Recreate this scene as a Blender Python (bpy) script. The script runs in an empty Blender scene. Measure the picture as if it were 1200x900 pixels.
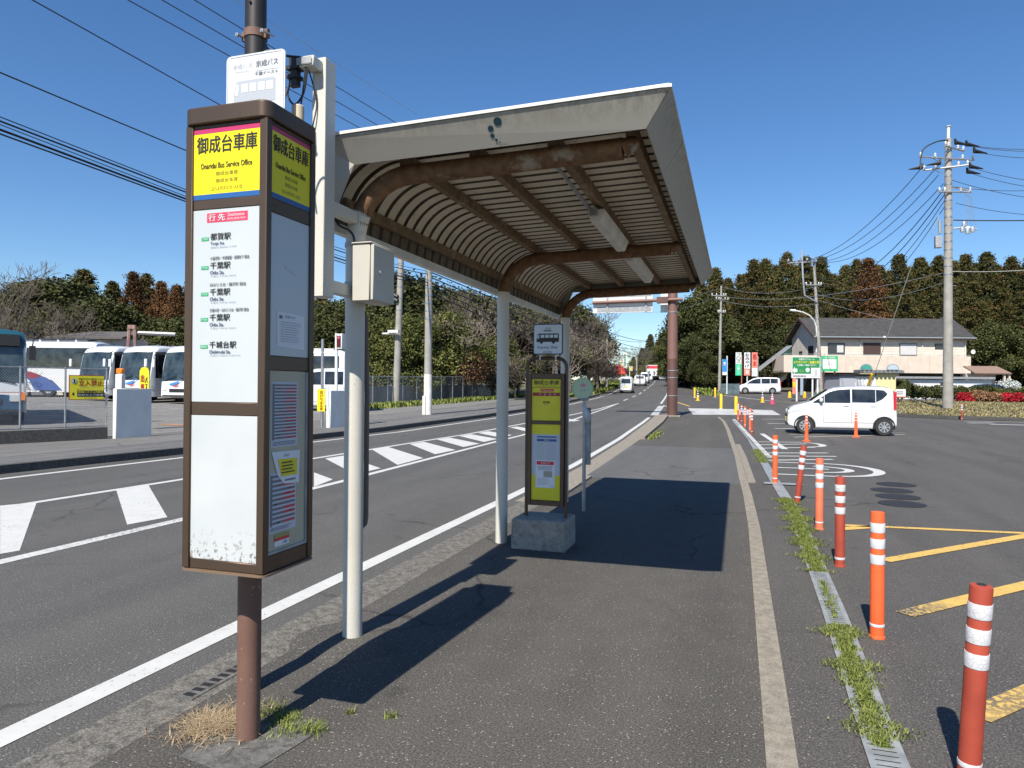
import bpy, math, random
import numpy as np
from mathutils import Vector, Matrix
random.seed(7); rng = np.random.default_rng(7)
sc = bpy.context.scene
COL = sc.collection
rad = math.radians

# ------------------------------------------------------------------ camera, sky, sun, exposure
EYE = 1.56
FPX = 832.0
YAW = math.atan(265/832.)
def cam_axes():
    p = 4/832.; r = .008
    F = Vector((-math.sin(YAW)*math.cos(p), math.cos(YAW)*math.cos(p), math.sin(p)))
    R = Vector((math.cos(YAW), math.sin(YAW), 0)); U = R.cross(F)
    R2 = R*math.cos(r) + U*math.sin(r); U2 = R2.cross(F)
    return R2, U2, F
CR, CU, CF = cam_axes()
cd = bpy.data.cameras.new('camera'); cam = bpy.data.objects.new('camera', cd); COL.objects.link(cam)
cd.sensor_width = 36; cd.lens = FPX/1200*36; cd.clip_start = .05; cd.clip_end = 3000
m = Matrix.Identity(4)
for i in range(3):
    m[i][0] = CR[i]; m[i][1] = CU[i]; m[i][2] = -CF[i]
m[2][3] = EYE
cam.matrix_world = m
sc.camera = cam
SUN_EL = rad(48); SUN_AZX = .074          # light travels towards +Y and a little +X
w = bpy.data.worlds.new('World'); sc.world = w; w.use_nodes = True
wn = w.node_tree; bg = wn.nodes['Background']
sky = wn.nodes.new('ShaderNodeTexSky'); sky.sky_type = 'NISHITA'; sky.sun_disc = False
sky.sun_elevation = SUN_EL
sd = Vector((-SUN_AZX, -1, 0)).normalized()          # horizontal direction to the sun
sky.sun_rotation = math.atan2(sd.x, sd.y)
sky.altitude = 0; sky.air_density = 1.0; sky.dust_density = .15; sky.ozone_density = 5.0
hs_ = wn.nodes.new('ShaderNodeHueSaturation'); hs_.inputs['Hue'].default_value = .503; hs_.inputs['Saturation'].default_value = 1.16; hs_.inputs['Value'].default_value = 1.18
wn.links.new(sky.outputs[0], hs_.inputs['Color']); wn.links.new(hs_.outputs[0], bg.inputs[0]); bg.inputs[1].default_value = .078
sl = bpy.data.lights.new('sun', 'SUN'); so = bpy.data.objects.new('sun', sl); COL.objects.link(so)
sl.energy = 5.0; sl.angle = rad(.53); sl.color = (1, .94, .84)
tosun = Vector((sd.x*math.cos(SUN_EL), sd.y*math.cos(SUN_EL), math.sin(SUN_EL)))
so.rotation_euler = tosun.to_track_quat('Z', 'Y').to_euler()
sc.view_settings.view_transform = 'Standard'; sc.view_settings.look = 'None'
sc.view_settings.exposure = 0.62; sc.view_settings.gamma = 1.0
sc.render.engine = 'CYCLES'
sc.render.resolution_x = 1024; sc.render.resolution_y = 768
sc.cycles.transparent_max_bounces = 12; sc.cycles.max_bounces = 6; sc.cycles.diffuse_bounces = 3

# ------------------------------------------------------------------ ground heights and places
TY = [(-400,0),(22,0),(30,.11),(45,.27),(65,.6),(81,.92),(90,1.25),(120,2.2),(133,2.7),(170,3.5),(200,3.9),(260,3.6),(2000,3.6)]
def zt(y):
    return float(np.interp(y, [a for a,_ in TY], [b for _,b in TY]))
# right edge line of the road, x as a function of y
ER = [(-400,-3.14),(0,-3.14),(10,-3.16),(14,-3.22),(16,-3.3),(19.5,-3.45),(25,-3.7),(30,-3.9),(35.5,-4.2),(44,-4.85),(53,-5.5),(76,-7.25),(101,-9.3),(124,-11.2),(160,-14.8),(200,-19.5),(260,-28),(400,-50)]
CL_ = [(-400,-6.2),(9.5,-6.2),(14,-6.42),(20,-6.7),(30,-7.05),(40,-7.75),(54,-8.72),(62,-9.45),(76,-10.35),(101,-12.2),(134,-14.9),(160,-17.7),(200,-22.4),(260,-31),(400,-53)]
CU_ = [(-400,-8.85),(6.6,-8.85),(9.5,-8.78),(15,-8.7),(21,-8.62),(25,-8.5),(35,-8.2),(44,-8.35),(54,-8.72)]
EL = [(-400,-11.5),(9,-11.5),(12.4,-11.38),(17.2,-11.28),(31,-10.85),(40,-11.1),(51,-11.7),(60,-12.3),(76,-13.5),(93,-15.1),(124,-17.5),(160,-20.9),(200,-25.5),(260,-34),(400,-56)]
def ip(tab, y): return float(np.interp(y, [a for a,_ in tab], [b for _,b in tab]))
def depot_z(x, y):
    return zt(y) + .15 + .01*max(0, min(30, -x-15))
def at(px, Z):
    """ground point seen in picture column px at distance Z ahead"""
    xc = (px-600)*Z/FPX
    x = xc*math.cos(YAW) - Z*math.sin(YAW); y = xc*math.sin(YAW) + Z*math.cos(YAW)
    return x, y

# ------------------------------------------------------------------ materials
MATS = {}
def mat(name, col=(.5,.5,.5), rough=.6, metal=0, spec=.5, noise=0, nscale=8, bump=0, bscale=40, emit=None, trans=0, coat=0, col2=None, alpha=None, detail=3, objvar=0):
    if name in MATS: return MATS[name]
    M = bpy.data.materials.new(name); M.use_nodes = True; nt = M.node_tree; b = nt.nodes['Principled BSDF']
    b.inputs['Base Color'].default_value = (*col, 1); b.inputs['Roughness'].default_value = rough
    b.inputs['Metallic'].default_value = metal; b.inputs['Specular IOR Level'].default_value = spec
    if coat: b.inputs['Coat Weight'].default_value = coat
    if trans: b.inputs['Transmission Weight'].default_value = trans
    if alpha is not None: b.inputs['Alpha'].default_value = alpha
    if emit: b.inputs['Emission Color'].default_value = (*emit[0], 1); b.inputs['Emission Strength'].default_value = emit[1]
    tc = None
    if noise or bump or col2:
        tc = nt.nodes.new('ShaderNodeTexCoord')
    if noise or col2:
        n = nt.nodes.new('ShaderNodeTexNoise'); n.inputs['Scale'].default_value = nscale; n.inputs['Detail'].default_value = detail
        nt.links.new(tc.outputs['Object'], n.inputs['Vector'])
        r = nt.nodes.new('ShaderNodeValToRGB'); r.color_ramp.elements[0].position = .35; r.color_ramp.elements[1].position = .68
        c2 = col2 if col2 else tuple(c*(1-noise) for c in col)
        r.color_ramp.elements[0].color = (*c2, 1); r.color_ramp.elements[1].color = (*col, 1)
        nt.links.new(n.outputs['Fac'], r.inputs[0]); nt.links.new(r.outputs[0], b.inputs['Base Color'])
    if bump:
        n = nt.nodes.new('ShaderNodeTexNoise'); n.inputs['Scale'].default_value = bscale; n.inputs['Detail'].default_value = 2
        nt.links.new(tc.outputs['Object'], n.inputs['Vector'])
        bp = nt.nodes.new('ShaderNodeBump'); bp.inputs['Strength'].default_value = bump; bp.inputs['Distance'].default_value = .01
        nt.links.new(n.outputs['Fac'], bp.inputs['Height']); nt.links.new(bp.outputs[0], b.inputs['Normal'])
    MATS[name] = M
    return M

class NT:
    """small node helper"""
    def __init__(s, name, rough=.8):
        s.m = bpy.data.materials.new(name); s.m.use_nodes = True; s.t = s.m.node_tree; s.b = s.t.nodes['Principled BSDF']
        s.b.inputs['Roughness'].default_value = rough; MATS[name] = s.m
        s.geo = s.t.nodes.new('ShaderNodeNewGeometry')
    def noise(s, scale, detail=2, vec=None, rough=.5, stretch=None):
        n = s.t.nodes.new('ShaderNodeTexNoise'); n.inputs['Scale'].default_value = scale; n.inputs['Detail'].default_value = detail
        n.inputs['Roughness'].default_value = rough
        v = vec or s.geo.outputs['Position']
        if stretch:
            mp = s.t.nodes.new('ShaderNodeMapping'); mp.inputs['Scale'].default_value = stretch; s.t.links.new(v, mp.inputs[0]); v = mp.outputs[0]
        s.t.links.new(v, n.inputs['Vector']); return n.outputs['Fac']
    def voro(s, scale, feat='F1', out='Distance', rnd=1):
        n = s.t.nodes.new('ShaderNodeTexVoronoi'); n.inputs['Scale'].default_value = scale; n.feature = feat
        n.inputs['Randomness'].default_value = rnd
        s.t.links.new(s.geo.outputs['Position'], n.inputs['Vector']); return n.outputs[out]
    def ramp(s, fac, stops):
        r = s.t.nodes.new('ShaderNodeValToRGB'); e = r.color_ramp.elements
        while len(e) < len(stops): e.new(.5)
        for i, (p, c) in enumerate(stops):
            e[i].position = p; e[i].color = (*(c if isinstance(c, tuple) else (c,c,c)), 1)
        s.t.links.new(fac, r.inputs[0]); return r.outputs[0]
    def mix(s, fac, a, b, mode='MIX'):
        n = s.t.nodes.new('ShaderNodeMix'); n.data_type = 'RGBA'; n.blend_type = mode
        for sock, v in ((n.inputs[0], fac), (n.inputs[6], a), (n.inputs[7], b)):
            if hasattr(v, 'is_linked'): s.t.links.new(v, sock)
            elif isinstance(v, tuple): sock.default_value = (*v, 1)
            else: sock.default_value = v
        return n.outputs[2]
    def bump(s, h, strength=.3, dist=.01):
        n = s.t.nodes.new('ShaderNodeBump'); n.inputs['Strength'].default_value = strength; n.inputs['Distance'].default_value = dist
        s.t.links.new(h, n.inputs['Height']); s.t.links.new(n.outputs[0], s.b.inputs['Normal'])
    def col(s, c): s.t.links.new(c, s.b.inputs['Base Color']); return s.m

def asphalt(name, lo, hi, speck, tint=(1,1,.98), patch=.35, bs=.5):
    n = NT(name, .85); n.b.inputs['Specular IOR Level'].default_value = .35
    T = lambda v: tuple(v*t for t in tint)
    big = n.noise(.45, 4, rough=.6); mid = n.noise(3.5, 3); fine = n.noise(95, 3, rough=.75); st = n.noise(1.3, 3, stretch=(1.2,.12,1))
    base = n.ramp(big, [(.3, T(lo)), (.7, T(hi))])
    base = n.mix(patch, base, n.ramp(mid, [(.35, T(lo*.7)), (.65, T(hi*1.2))]))
    base = n.mix(.45, base, n.ramp(st, [(.38, T(lo*.65)), (.62, T(hi*1.25))]))
    base = n.mix(.55, base, n.ramp(fine, [(.36, T(lo*.25)), (.5, T((lo+hi)/2)), (.66, T(hi*2.3))]))
    vs = n.voro(75); vc = n.voro(75, out='Color')
    spk = n.mix(1, n.ramp(vs, [(.20, 1.), (.34, 0.)]), n.ramp(vc, [(.72, 0.), (.84, 1.)]), 'MULTIPLY')
    base = n.mix(spk, base, T(speck))
    # hairline cracks, darker seams and oil spots
    dv = n.t.nodes.new('ShaderNodeVectorMath'); dv.operation = 'MULTIPLY_ADD'
    nz = n.t.nodes.new('ShaderNodeTexNoise'); nz.inputs['Scale'].default_value = 2.2; nz.inputs['Detail'].default_value = 4; n.t.links.new(n.geo.outputs['Position'], nz.inputs['Vector'])
    dv.inputs[1].default_value = (.5,.5,0); n.t.links.new(nz.outputs['Color'], dv.inputs[0]); n.t.links.new(n.geo.outputs['Position'], dv.inputs[2])
    vo = n.t.nodes.new('ShaderNodeTexVoronoi'); vo.feature = 'DISTANCE_TO_EDGE'; vo.inputs['Scale'].default_value = .33; n.t.links.new(dv.outputs[0], vo.inputs['Vector'])
    ck = n.mix(1, n.ramp(vo.outputs['Distance'], [(.0015, 1.), (.006, 0.)]), n.ramp(n.noise(.5, 2), [(.48, 0.), (.56, 1.)]), 'MULTIPLY')
    base = n.mix(n.mix(1, ck, (.75,.75,.75), 'MULTIPLY'), base, T(lo*.3))
    oil = n.mix(1, n.ramp(n.noise(2.6, 3, rough=.6), [(.64, 0.), (.72, .5)]), n.ramp(n.noise(.35, 1), [(.45, 0.), (.6, 1.)]), 'MULTIPLY')
    base = n.mix(oil, base, T(lo*.45))
    n.bump(n.noise(220, 2), bs, .004)
    return n.col(base)

M_ROAD = asphalt('road_asphalt', .066, .086, .30, (1.03,1,.94))
M_WALK = asphalt('sidewalk_asphalt', .050, .078, .34, (1.08,1,.88), .5)
M_LOT = asphalt('lot_asphalt', .058, .078, .30, (1.07,1,.92))
M_PATCH = asphalt('patch_asphalt', .076, .10, .30, (1.02,1,.97))
M_YARD = asphalt('yard_asphalt', .13, .18, .3, (1.03,1,.94))
M_LWALK = asphalt('left_walk_asphalt', .10, .15, .3, (1.03,1,.95))
def rough_conc(name, lo, hi, agg, tint=(1.03,1,.93), vs=60):
    n = NT(name, .9)
    T = lambda v: tuple(v*t for t in tint)
    base = n.ramp(n.noise(2.2, 4, rough=.65), [(.3, T(lo)), (.7, T(hi))])
    v = n.voro(vs); vcol = n.voro(vs, out='Color')
    base = n.mix(agg, base, n.ramp(v, [(.08, T(hi*1.5)), (.5, T(lo*.45))]))
    base = n.mix(.35, base, n.ramp(vcol, [(.2, T(lo*.5)), (.8, T(hi*1.3))]))
    base = n.mix(.35, base, n.ramp(n.noise(14, 3), [(.4, T(lo*.5)), (.6, T(hi))]))
    n.bump(v, .5, .006)
    return n.col(base)
M_GUT = rough_conc('gutter_concrete', .095, .19, .85, (1.07,1,.87), 70)
M_KERB = rough_conc('kerb_concrete', .21, .26, .3, (1.13,1,.80), 110)
M_DKERB = rough_conc('dark_kerb_concrete', .055, .09, .12)
M_PAD = rough_conc('pad_concrete', .07, .15, .2)
def paint(name, col, wear_lo=.36, wear_hi=.44, under=(.07,.07,.07), amt=1):
    n = NT(name, .65)
    wear = n.ramp(n.noise(28, 4, rough=.7), [(wear_lo, 1.), (wear_hi, 0.)])
    big = n.ramp(n.noise(1.4, 2), [(.35, 1.), (.6, .25)])
    wm = n.mix(1, wear, big, 'MULTIPLY')
    c = n.mix(.35, col, n.ramp(n.noise(5, 3), [(.3, tuple(v*.7 for v in col)), (.7, col)]))
    return n.col(n.mix(wm, c, under))
M_WPAINT = paint('white_road_paint', (.53,.53,.51), .34, .40)
M_WPAINT2 = paint('worn_white_paint', (.55,.55,.53), .44, .52)
M_YPAINT = paint('yellow_road_paint', (.62,.40,.10), .38, .44)
M_YPAINT2 = paint('worn_yellow_paint', (.60,.40,.11), .50, .56)
M_OPAINT = paint('orange_yard_paint', (.55,.22,.06), .42, .50, (.12,.11,.10))

M_GROUND = None
g = NT('field_ground', .95)
c = g.ramp(g.noise(.25, 4), [(.35, (.045,.06,.02)), (.5, (.13,.11,.055)), (.7, (.19,.155,.085))])
M_GROUND = g.col(g.mix(.4, c, g.ramp(g.noise(9, 4), [(.35, (.03,.035,.015)), (.65, (.2,.17,.09))])))

M_BROWN = mat('bronze_aluminium', (.11,.075,.052), .42, .55, noise=.15, nscale=3, bump=.03, bscale=60)
M_BROWND = mat('bronze_dark', (.05,.036,.028), .45, .4)
g = NT('old_brown_pole', .65)
c = g.ramp(g.noise(3, 4, stretch=(1,1,.6)), [(.3,(.105,.05,.035)),(.7,(.17,.095,.07))])
c = g.mix(g.ramp(g.noise(38, 3), [(.66,0.),(.72,1.)]), c, (.28,.17,.12)); g.bump(g.noise(30,3), .25, .004)
M_BPOLE = g.col(c)
M_DPOLE = mat('dark_pole_paint', (.028,.024,.023), .5, .1, noise=.3, nscale=8)
g = NT('white_pole_paint', .45)
v = g.voro(70); g.bump(v, .16, .004)
c = g.ramp(g.noise(2.2, 4), [(.3,(.50,.48,.42)),(.65,(.57,.55,.49))])
c = g.mix(g.ramp(g.noise(24, 4, rough=.7), [(.68,0.),(.74,1.)]), c, (.28,.2,.14)); M_WPOLE = g.col(c)
def rusty(name, a, b, c3, sc_=5, th=(.45,.55)):
    g = NT(name, .8)
    st = g.noise(sc_, 5, rough=.7)
    c = g.ramp(g.noise(18, 4), [(.3, a), (.7, b)])
    c = g.mix(g.ramp(st, [(th[0], 0.), (th[1], 1.)]), c, c3)
    g.bump(g.noise(45, 3), .5, .004)
    return g.col(c)
M_RUST = rusty('rusty_tube', (.10,.05,.022), (.21,.11,.05), (.30,.25,.18), 3.2, (.60,.68))
M_RUSTP = rusty('rusty_purlin', (.13,.085,.045), (.23,.155,.085), (.32,.25,.16), 6, (.55,.68))
g = NT('roof_sheet_cream', .6)
c = g.ramp(g.noise(1.6, 4), [(.3,(.58,.51,.39)),(.7,(.68,.61,.48))]); c = g.mix(g.ramp(g.noise(26,4), [(.62,0.),(.72,.6)]), c, (.2,.13,.07)); M_SHEET = g.col(c)
g = NT('fascia_beige', .55)
c = g.ramp(g.noise(.9, 3), [(.3,(.36,.335,.285)),(.7,(.40,.375,.32))])
stn = g.noise(9, 4, stretch=(3.5,3.5,.5), rough=.7)
zz = g.t.nodes.new('ShaderNodeSeparateXYZ'); g.t.links.new(g.geo.outputs['Position'], zz.inputs[0])
mr = g.t.nodes.new('ShaderNodeMapRange'); mr.inputs[1].default_value = 2.93; mr.inputs[2].default_value = 3.07; g.t.links.new(zz.outputs[2], mr.inputs[0])
dirt = g.mix(1, g.ramp(stn, [(.38, 0.), (.62, 1.)]), mr.outputs[0], 'MULTIPLY')
c = g.mix(dirt, c, (.24,.22,.17)); M_FASCIA = g.col(c)
M_CAPW = mat('cap_white', (.72,.70,.65), .5, noise=.2, nscale=5)
M_CAB = mat('cabinet_cream', (.50,.48,.42), .45, noise=.08, nscale=4)
M_GALV = mat('galvanised_steel', (.42,.43,.44), .42, .7, noise=.25, nscale=12)
M_GALVW = mat('weathered_grey_metal', (.36,.37,.38), .55, .3, noise=.3, nscale=10)
M_ALU = mat('aluminium', (.6,.6,.6), .35, .8)
g = NT('white_panel', .3)
c = g.ramp(g.noise(2.5, 3), [(.3,(.455,.49,.50)),(.7,(.50,.53,.54))]); M_PANEL = g.col(c)
g = NT('aged_white_panel', .35)
c = g.ramp(g.noise(3.5, 4), [(.3,(.45,.48,.485)),(.7,(.50,.525,.525))])
zz = g.t.nodes.new('ShaderNodeSeparateXYZ'); g.t.links.new(g.geo.outputs['Position'], zz.inputs[0])
mr = g.t.nodes.new('ShaderNodeMapRange'); mr.inputs[1].default_value = .98; mr.inputs[2].default_value = .84; g.t.links.new(zz.outputs[2], mr.inputs[0])
flk = g.mix(1, g.ramp(g.noise(42, 4, rough=.7), [(.56, 0.), (.60, 1.)]), mr.outputs[0], 'MULTIPLY')
c = g.mix(flk, c, (.13,.10,.07)); c = g.mix(g.ramp(g.noise(17, 5, rough=.8), [(.70,0.),(.73,.5)]), c, (.4,.37,.3)); M_PANEL2 = g.col(c)
M_YEL = mat('sign_yellow', (.74,.64,.008), .35)
M_YEL2 = mat('sign_yellow_dull', (.74,.66,.02), .3, noise=.12, nscale=3)
M_MAG = mat('sign_magenta', (.45,.03,.12), .4)
M_BLUE = mat('sign_blue', (.02,.10,.30), .4)
M_RED = mat('sign_red', (.62,.03,.05), .4)
M_DRED = mat('sign_dark_red', (.33,.02,.02), .4)
M_PINKR = mat('label_pink_red', (.70,.05,.11), .4)
M_GRN = mat('label_green', (.03,.35,.15), .4)
M_BLK = mat('black_ink', (.018,.018,.02), .5)
M_INK = mat('grey_ink', (.17,.18,.2), .6)
M_INKL = mat('faded_ink', (.42,.44,.46), .6)
M_FADE = mat('faded_grey_print', (.52,.55,.56), .5)
M_PAPER = mat('paper_white', (.70,.71,.73), .6)
M_PAPERG = mat('paper_lilac', (.52,.54,.60), .6)
M_CREAM = mat('cream_backing', (.50,.46,.33), .6, noise=.15, nscale=4)
M_WHITE = mat('white_paint', (.64,.64,.63), .45)
M_RUB = mat('black_rubber', (.02,.02,.02), .75)
M_CABLE = mat('black_cable', (.012,.012,.013), .55)
M_GLASSC = mat('case_glass', (.9,.93,.95), .05, trans=0, alpha=.12)
M_CONC = rough_conc('block_concrete', .25, .31, .02, (1.10,1,.86), 40)
M_POLEC = mat('concrete_pole', (.33,.315,.285), .8, noise=.25, nscale=2.5, bump=.2, bscale=60)
M_ORANGE = mat('bollard_orange', (.80,.12,.03), .5, noise=.1, nscale=10)
g = NT('bollard_old_red', .65)
c = g.ramp(g.noise(5, 4), [(.3,(.27,.038,.02)),(.7,(.38,.06,.03))]); c = g.mix(g.ramp(g.noise(30, 5, rough=.8), [(.60,0.),(.70,.7)]), c, (.16,.05,.03)); M_OLDRED = g.col(c)
M_SALMON = mat('bollard_salmon', (.78,.17,.08), .6, noise=.15, nscale=8)
M_REFL = mat('reflective_white', (.62,.63,.66), .35, noise=.12, nscale=25)
g = NT('cracked_reflective_white', .4)
ck = g.voro(45, 'DISTANCE_TO_EDGE'); c = g.mix(g.ramp(ck, [(.02,1.),(.05,0.)]), (.58,.58,.60), (.42,.41,.40)); M_REFLC = g.col(c)
M_YPOST = mat('post_yellow', (.80,.48,.02), .5, noise=.1)
M_GBROWN = mat('gantry_brown', (.20,.105,.085), .55, .1, noise=.12, nscale=2)
M_GBROWN2 = mat('gantry_brown_dark', (.12,.062,.05), .55, .1, noise=.2, nscale=2)
M_GRATE = mat('steel_grate', (.34,.36,.36), .5, .15, noise=.35, nscale=9)
M_DARK = mat('dark_hole', (.008,.008,.008), .9)
M_IRON = mat('cast_iron', (.045,.042,.04), .6, .4, noise=.4, nscale=20, bump=.6, bscale=70)
M_CARW = mat('car_white', (.62,.63,.64), .22, coat=1, spec=.5)
M_CARS = mat('car_silver', (.5,.52,.54), .25, .6, coat=1)
M_CARG = mat('car_window', (.035,.038,.036), .06, spec=.8, col2=(.006,.007,.008), nscale=2.2)
M_CARGL = mat('windscreen', (.06,.08,.085), .05, spec=.8, col2=(.008,.014,.018), nscale=1.6, detail=5)
M_CARB = mat('black_trim', (.015,.015,.016), .5)
M_TYRE = mat('tyre', (.022,.022,.022), .8)
M_RIM = mat('alloy_rim', (.55,.56,.58), .3, .8)
M_TAIL = mat('tail_lamp', (.45,.01,.01), .2, coat=1)
M_HEAD = mat('head_lamp', (.65,.68,.70), .12, .3, coat=1)
M_AMB = mat('amber_lamp', (.85,.22,.02), .2, coat=1)
M_TEAL = mat('bus_teal', (.012,.075,.10), .3, coat=.6)
M_BSTRIPE = mat('bus_blue', (.012,.05,.12), .3, coat=.6)
M_HWALL = mat('house_wall_pink', (.60,.51,.42), .75, noise=.12, nscale=1.5)
M_HWALL2 = mat('house_wall_cream', (.64,.58,.50), .75, noise=.12, nscale=1.2)
M_HROOF = mat('house_roof_slate', (.055,.052,.05), .8, noise=.35, nscale=2)
M_WIN = mat('window_glass', (.03,.035,.04), .08, spec=.8)
M_CURT = mat('curtain_white', (.5,.5,.5), .8)
M_BLIND = mat('brown_shutter', (.06,.035,.03), .6)
M_SGREEN = mat('board_green', (.015,.22,.07), .5)
M_SGREEN2 = mat('board_bright_green', (.03,.42,.16), .5)
M_TILE = mat('roof_tile_grey', (.2,.21,.22), .6, noise=.3, nscale=4)
M_LYEL = mat('hut_yellow', (.62,.56,.3), .7)
M_BLUES = mat('banner_blue', (.02,.22,.55), .5)
M_CORAL = mat('banner_coral', (.75,.22,.15), .5)
M_BARK = mat('bark', (.10,.08,.06), .9, noise=.4, nscale=6)
M_BARKL = mat('bark_pale', (.24,.20,.155), .9, noise=.35, nscale=6)
M_TWIG = mat('twig_brown', (.125,.10,.078), .9, noise=.3, nscale=1)
M_TWIGL = mat('twig_pale', (.25,.21,.165), .9, noise=.3, nscale=1)
def leaf(name, cols, rough=.75, tr=.25):
    M = bpy.data.materials.new(name); M.use_nodes = True; nt = M.node_tree; b = nt.nodes['Principled BSDF']
    a = nt.nodes.new('ShaderNodeAttribute'); a.attribute_name = 'var'
    r = nt.nodes.new('ShaderNodeValToRGB'); e = r.color_ramp.elements
    while len(e) < len(cols): e.new(.5)
    for i, c in enumerate(cols):
        e[i].position = i/(len(cols)-1); e[i].color = (*c, 1)
    oi = nt.nodes.new('ShaderNodeObjectInfo'); hs = nt.nodes.new('ShaderNodeHueSaturation')
    ad = nt.nodes.new('ShaderNodeMath'); ad.operation = 'MULTIPLY_ADD'; ad.inputs[1].default_value = .5; ad.inputs[2].default_value = .75
    nt.links.new(a.outputs['Fac'], r.inputs[0]); nt.links.new(r.outputs[0], hs.inputs['Color'])
    nt.links.new(oi.outputs['Random'], ad.inputs[0]); nt.links.new(ad.outputs[0], hs.inputs['Value'])
    nt.links.new(hs.outputs[0], b.inputs['Base Color']); b.inputs['Roughness'].default_value = rough
    b.inputs['Specular IOR Level'].default_value = .15
    MATS[name] = M; return M
M_LCON = leaf('cedar_foliage', [(.022,.028,.010),(.046,.054,.017),(.085,.078,.026),(.14,.08,.032)])
M_LCONB = leaf('cedar_foliage_rust', [(.05,.03,.013),(.10,.052,.022),(.16,.078,.032),(.21,.10,.04)])
M_LGRN = leaf('evergreen_foliage', [(.026,.034,.013),(.06,.068,.022),(.115,.115,.04)])
M_LOLV = leaf('olive_foliage', [(.038,.048,.014),(.085,.095,.026),(.155,.155,.048)])
M_LBRN = leaf('dead_leaf_foliage', [(.14,.07,.035),(.24,.13,.07),(.32,.2,.12)])
M_LRED = leaf('red_flowers', [(.08,.03,.015),(.40,.015,.03),(.55,.03,.05)])
M_LWHI = leaf('pale_shrub', [(.35,.38,.36),(.55,.58,.56)])
M_GRASS = leaf('weed_green', [(.075,.10,.02),(.145,.18,.04),(.25,.27,.08)])
M_DRYG = leaf('dry_grass', [(.27,.19,.10),(.42,.31,.19),(.52,.42,.28)])
M_FARG = leaf('dry_field_grass', [(.15,.13,.05),(.30,.25,.12),(.40,.34,.18)])

# ------------------------------------------------------------------ mesh builder
def frame(d):
    d = Vector(d).normalized(); a = Vector((0,0,1)) if abs(d.z) < .9 else Vector((1,0,0))
    u = d.cross(a).normalized(); v = u.cross(d).normalized(); return u, v
_txt = {}
def glyph(s, bold=0):
    key = (s, bold)
    if key not in _txt:
        c = bpy.data.curves.new('t', 'FONT'); c.body = s; c.size = 1; c.resolution_u = 2; c.offset = bold
        c.fill_mode = 'FRONT'
        o = bpy.data.objects.new('t', c); COL.objects.link(o)
        dg = bpy.context.evaluated_depsgraph_get(); me = bpy.data.meshes.new_from_object(o.evaluated_get(dg))
        vs = [tuple(v.co) for v in me.vertices]; fs = [tuple(p.vertices) for p in me.polygons]
        bpy.data.objects.remove(o); bpy.data.curves.remove(c); bpy.data.meshes.remove(me)
        if vs:
            x0 = min(v[0] for v in vs); x1 = max(v[0] for v in vs); y0 = min(v[1] for v in vs); y1 = max(v[1] for v in vs)
        else: x0 = y0 = 0; x1 = y1 = 1
        _txt[key] = (vs, fs, x0, x1, y0, y1)
    return _txt[key]

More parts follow.
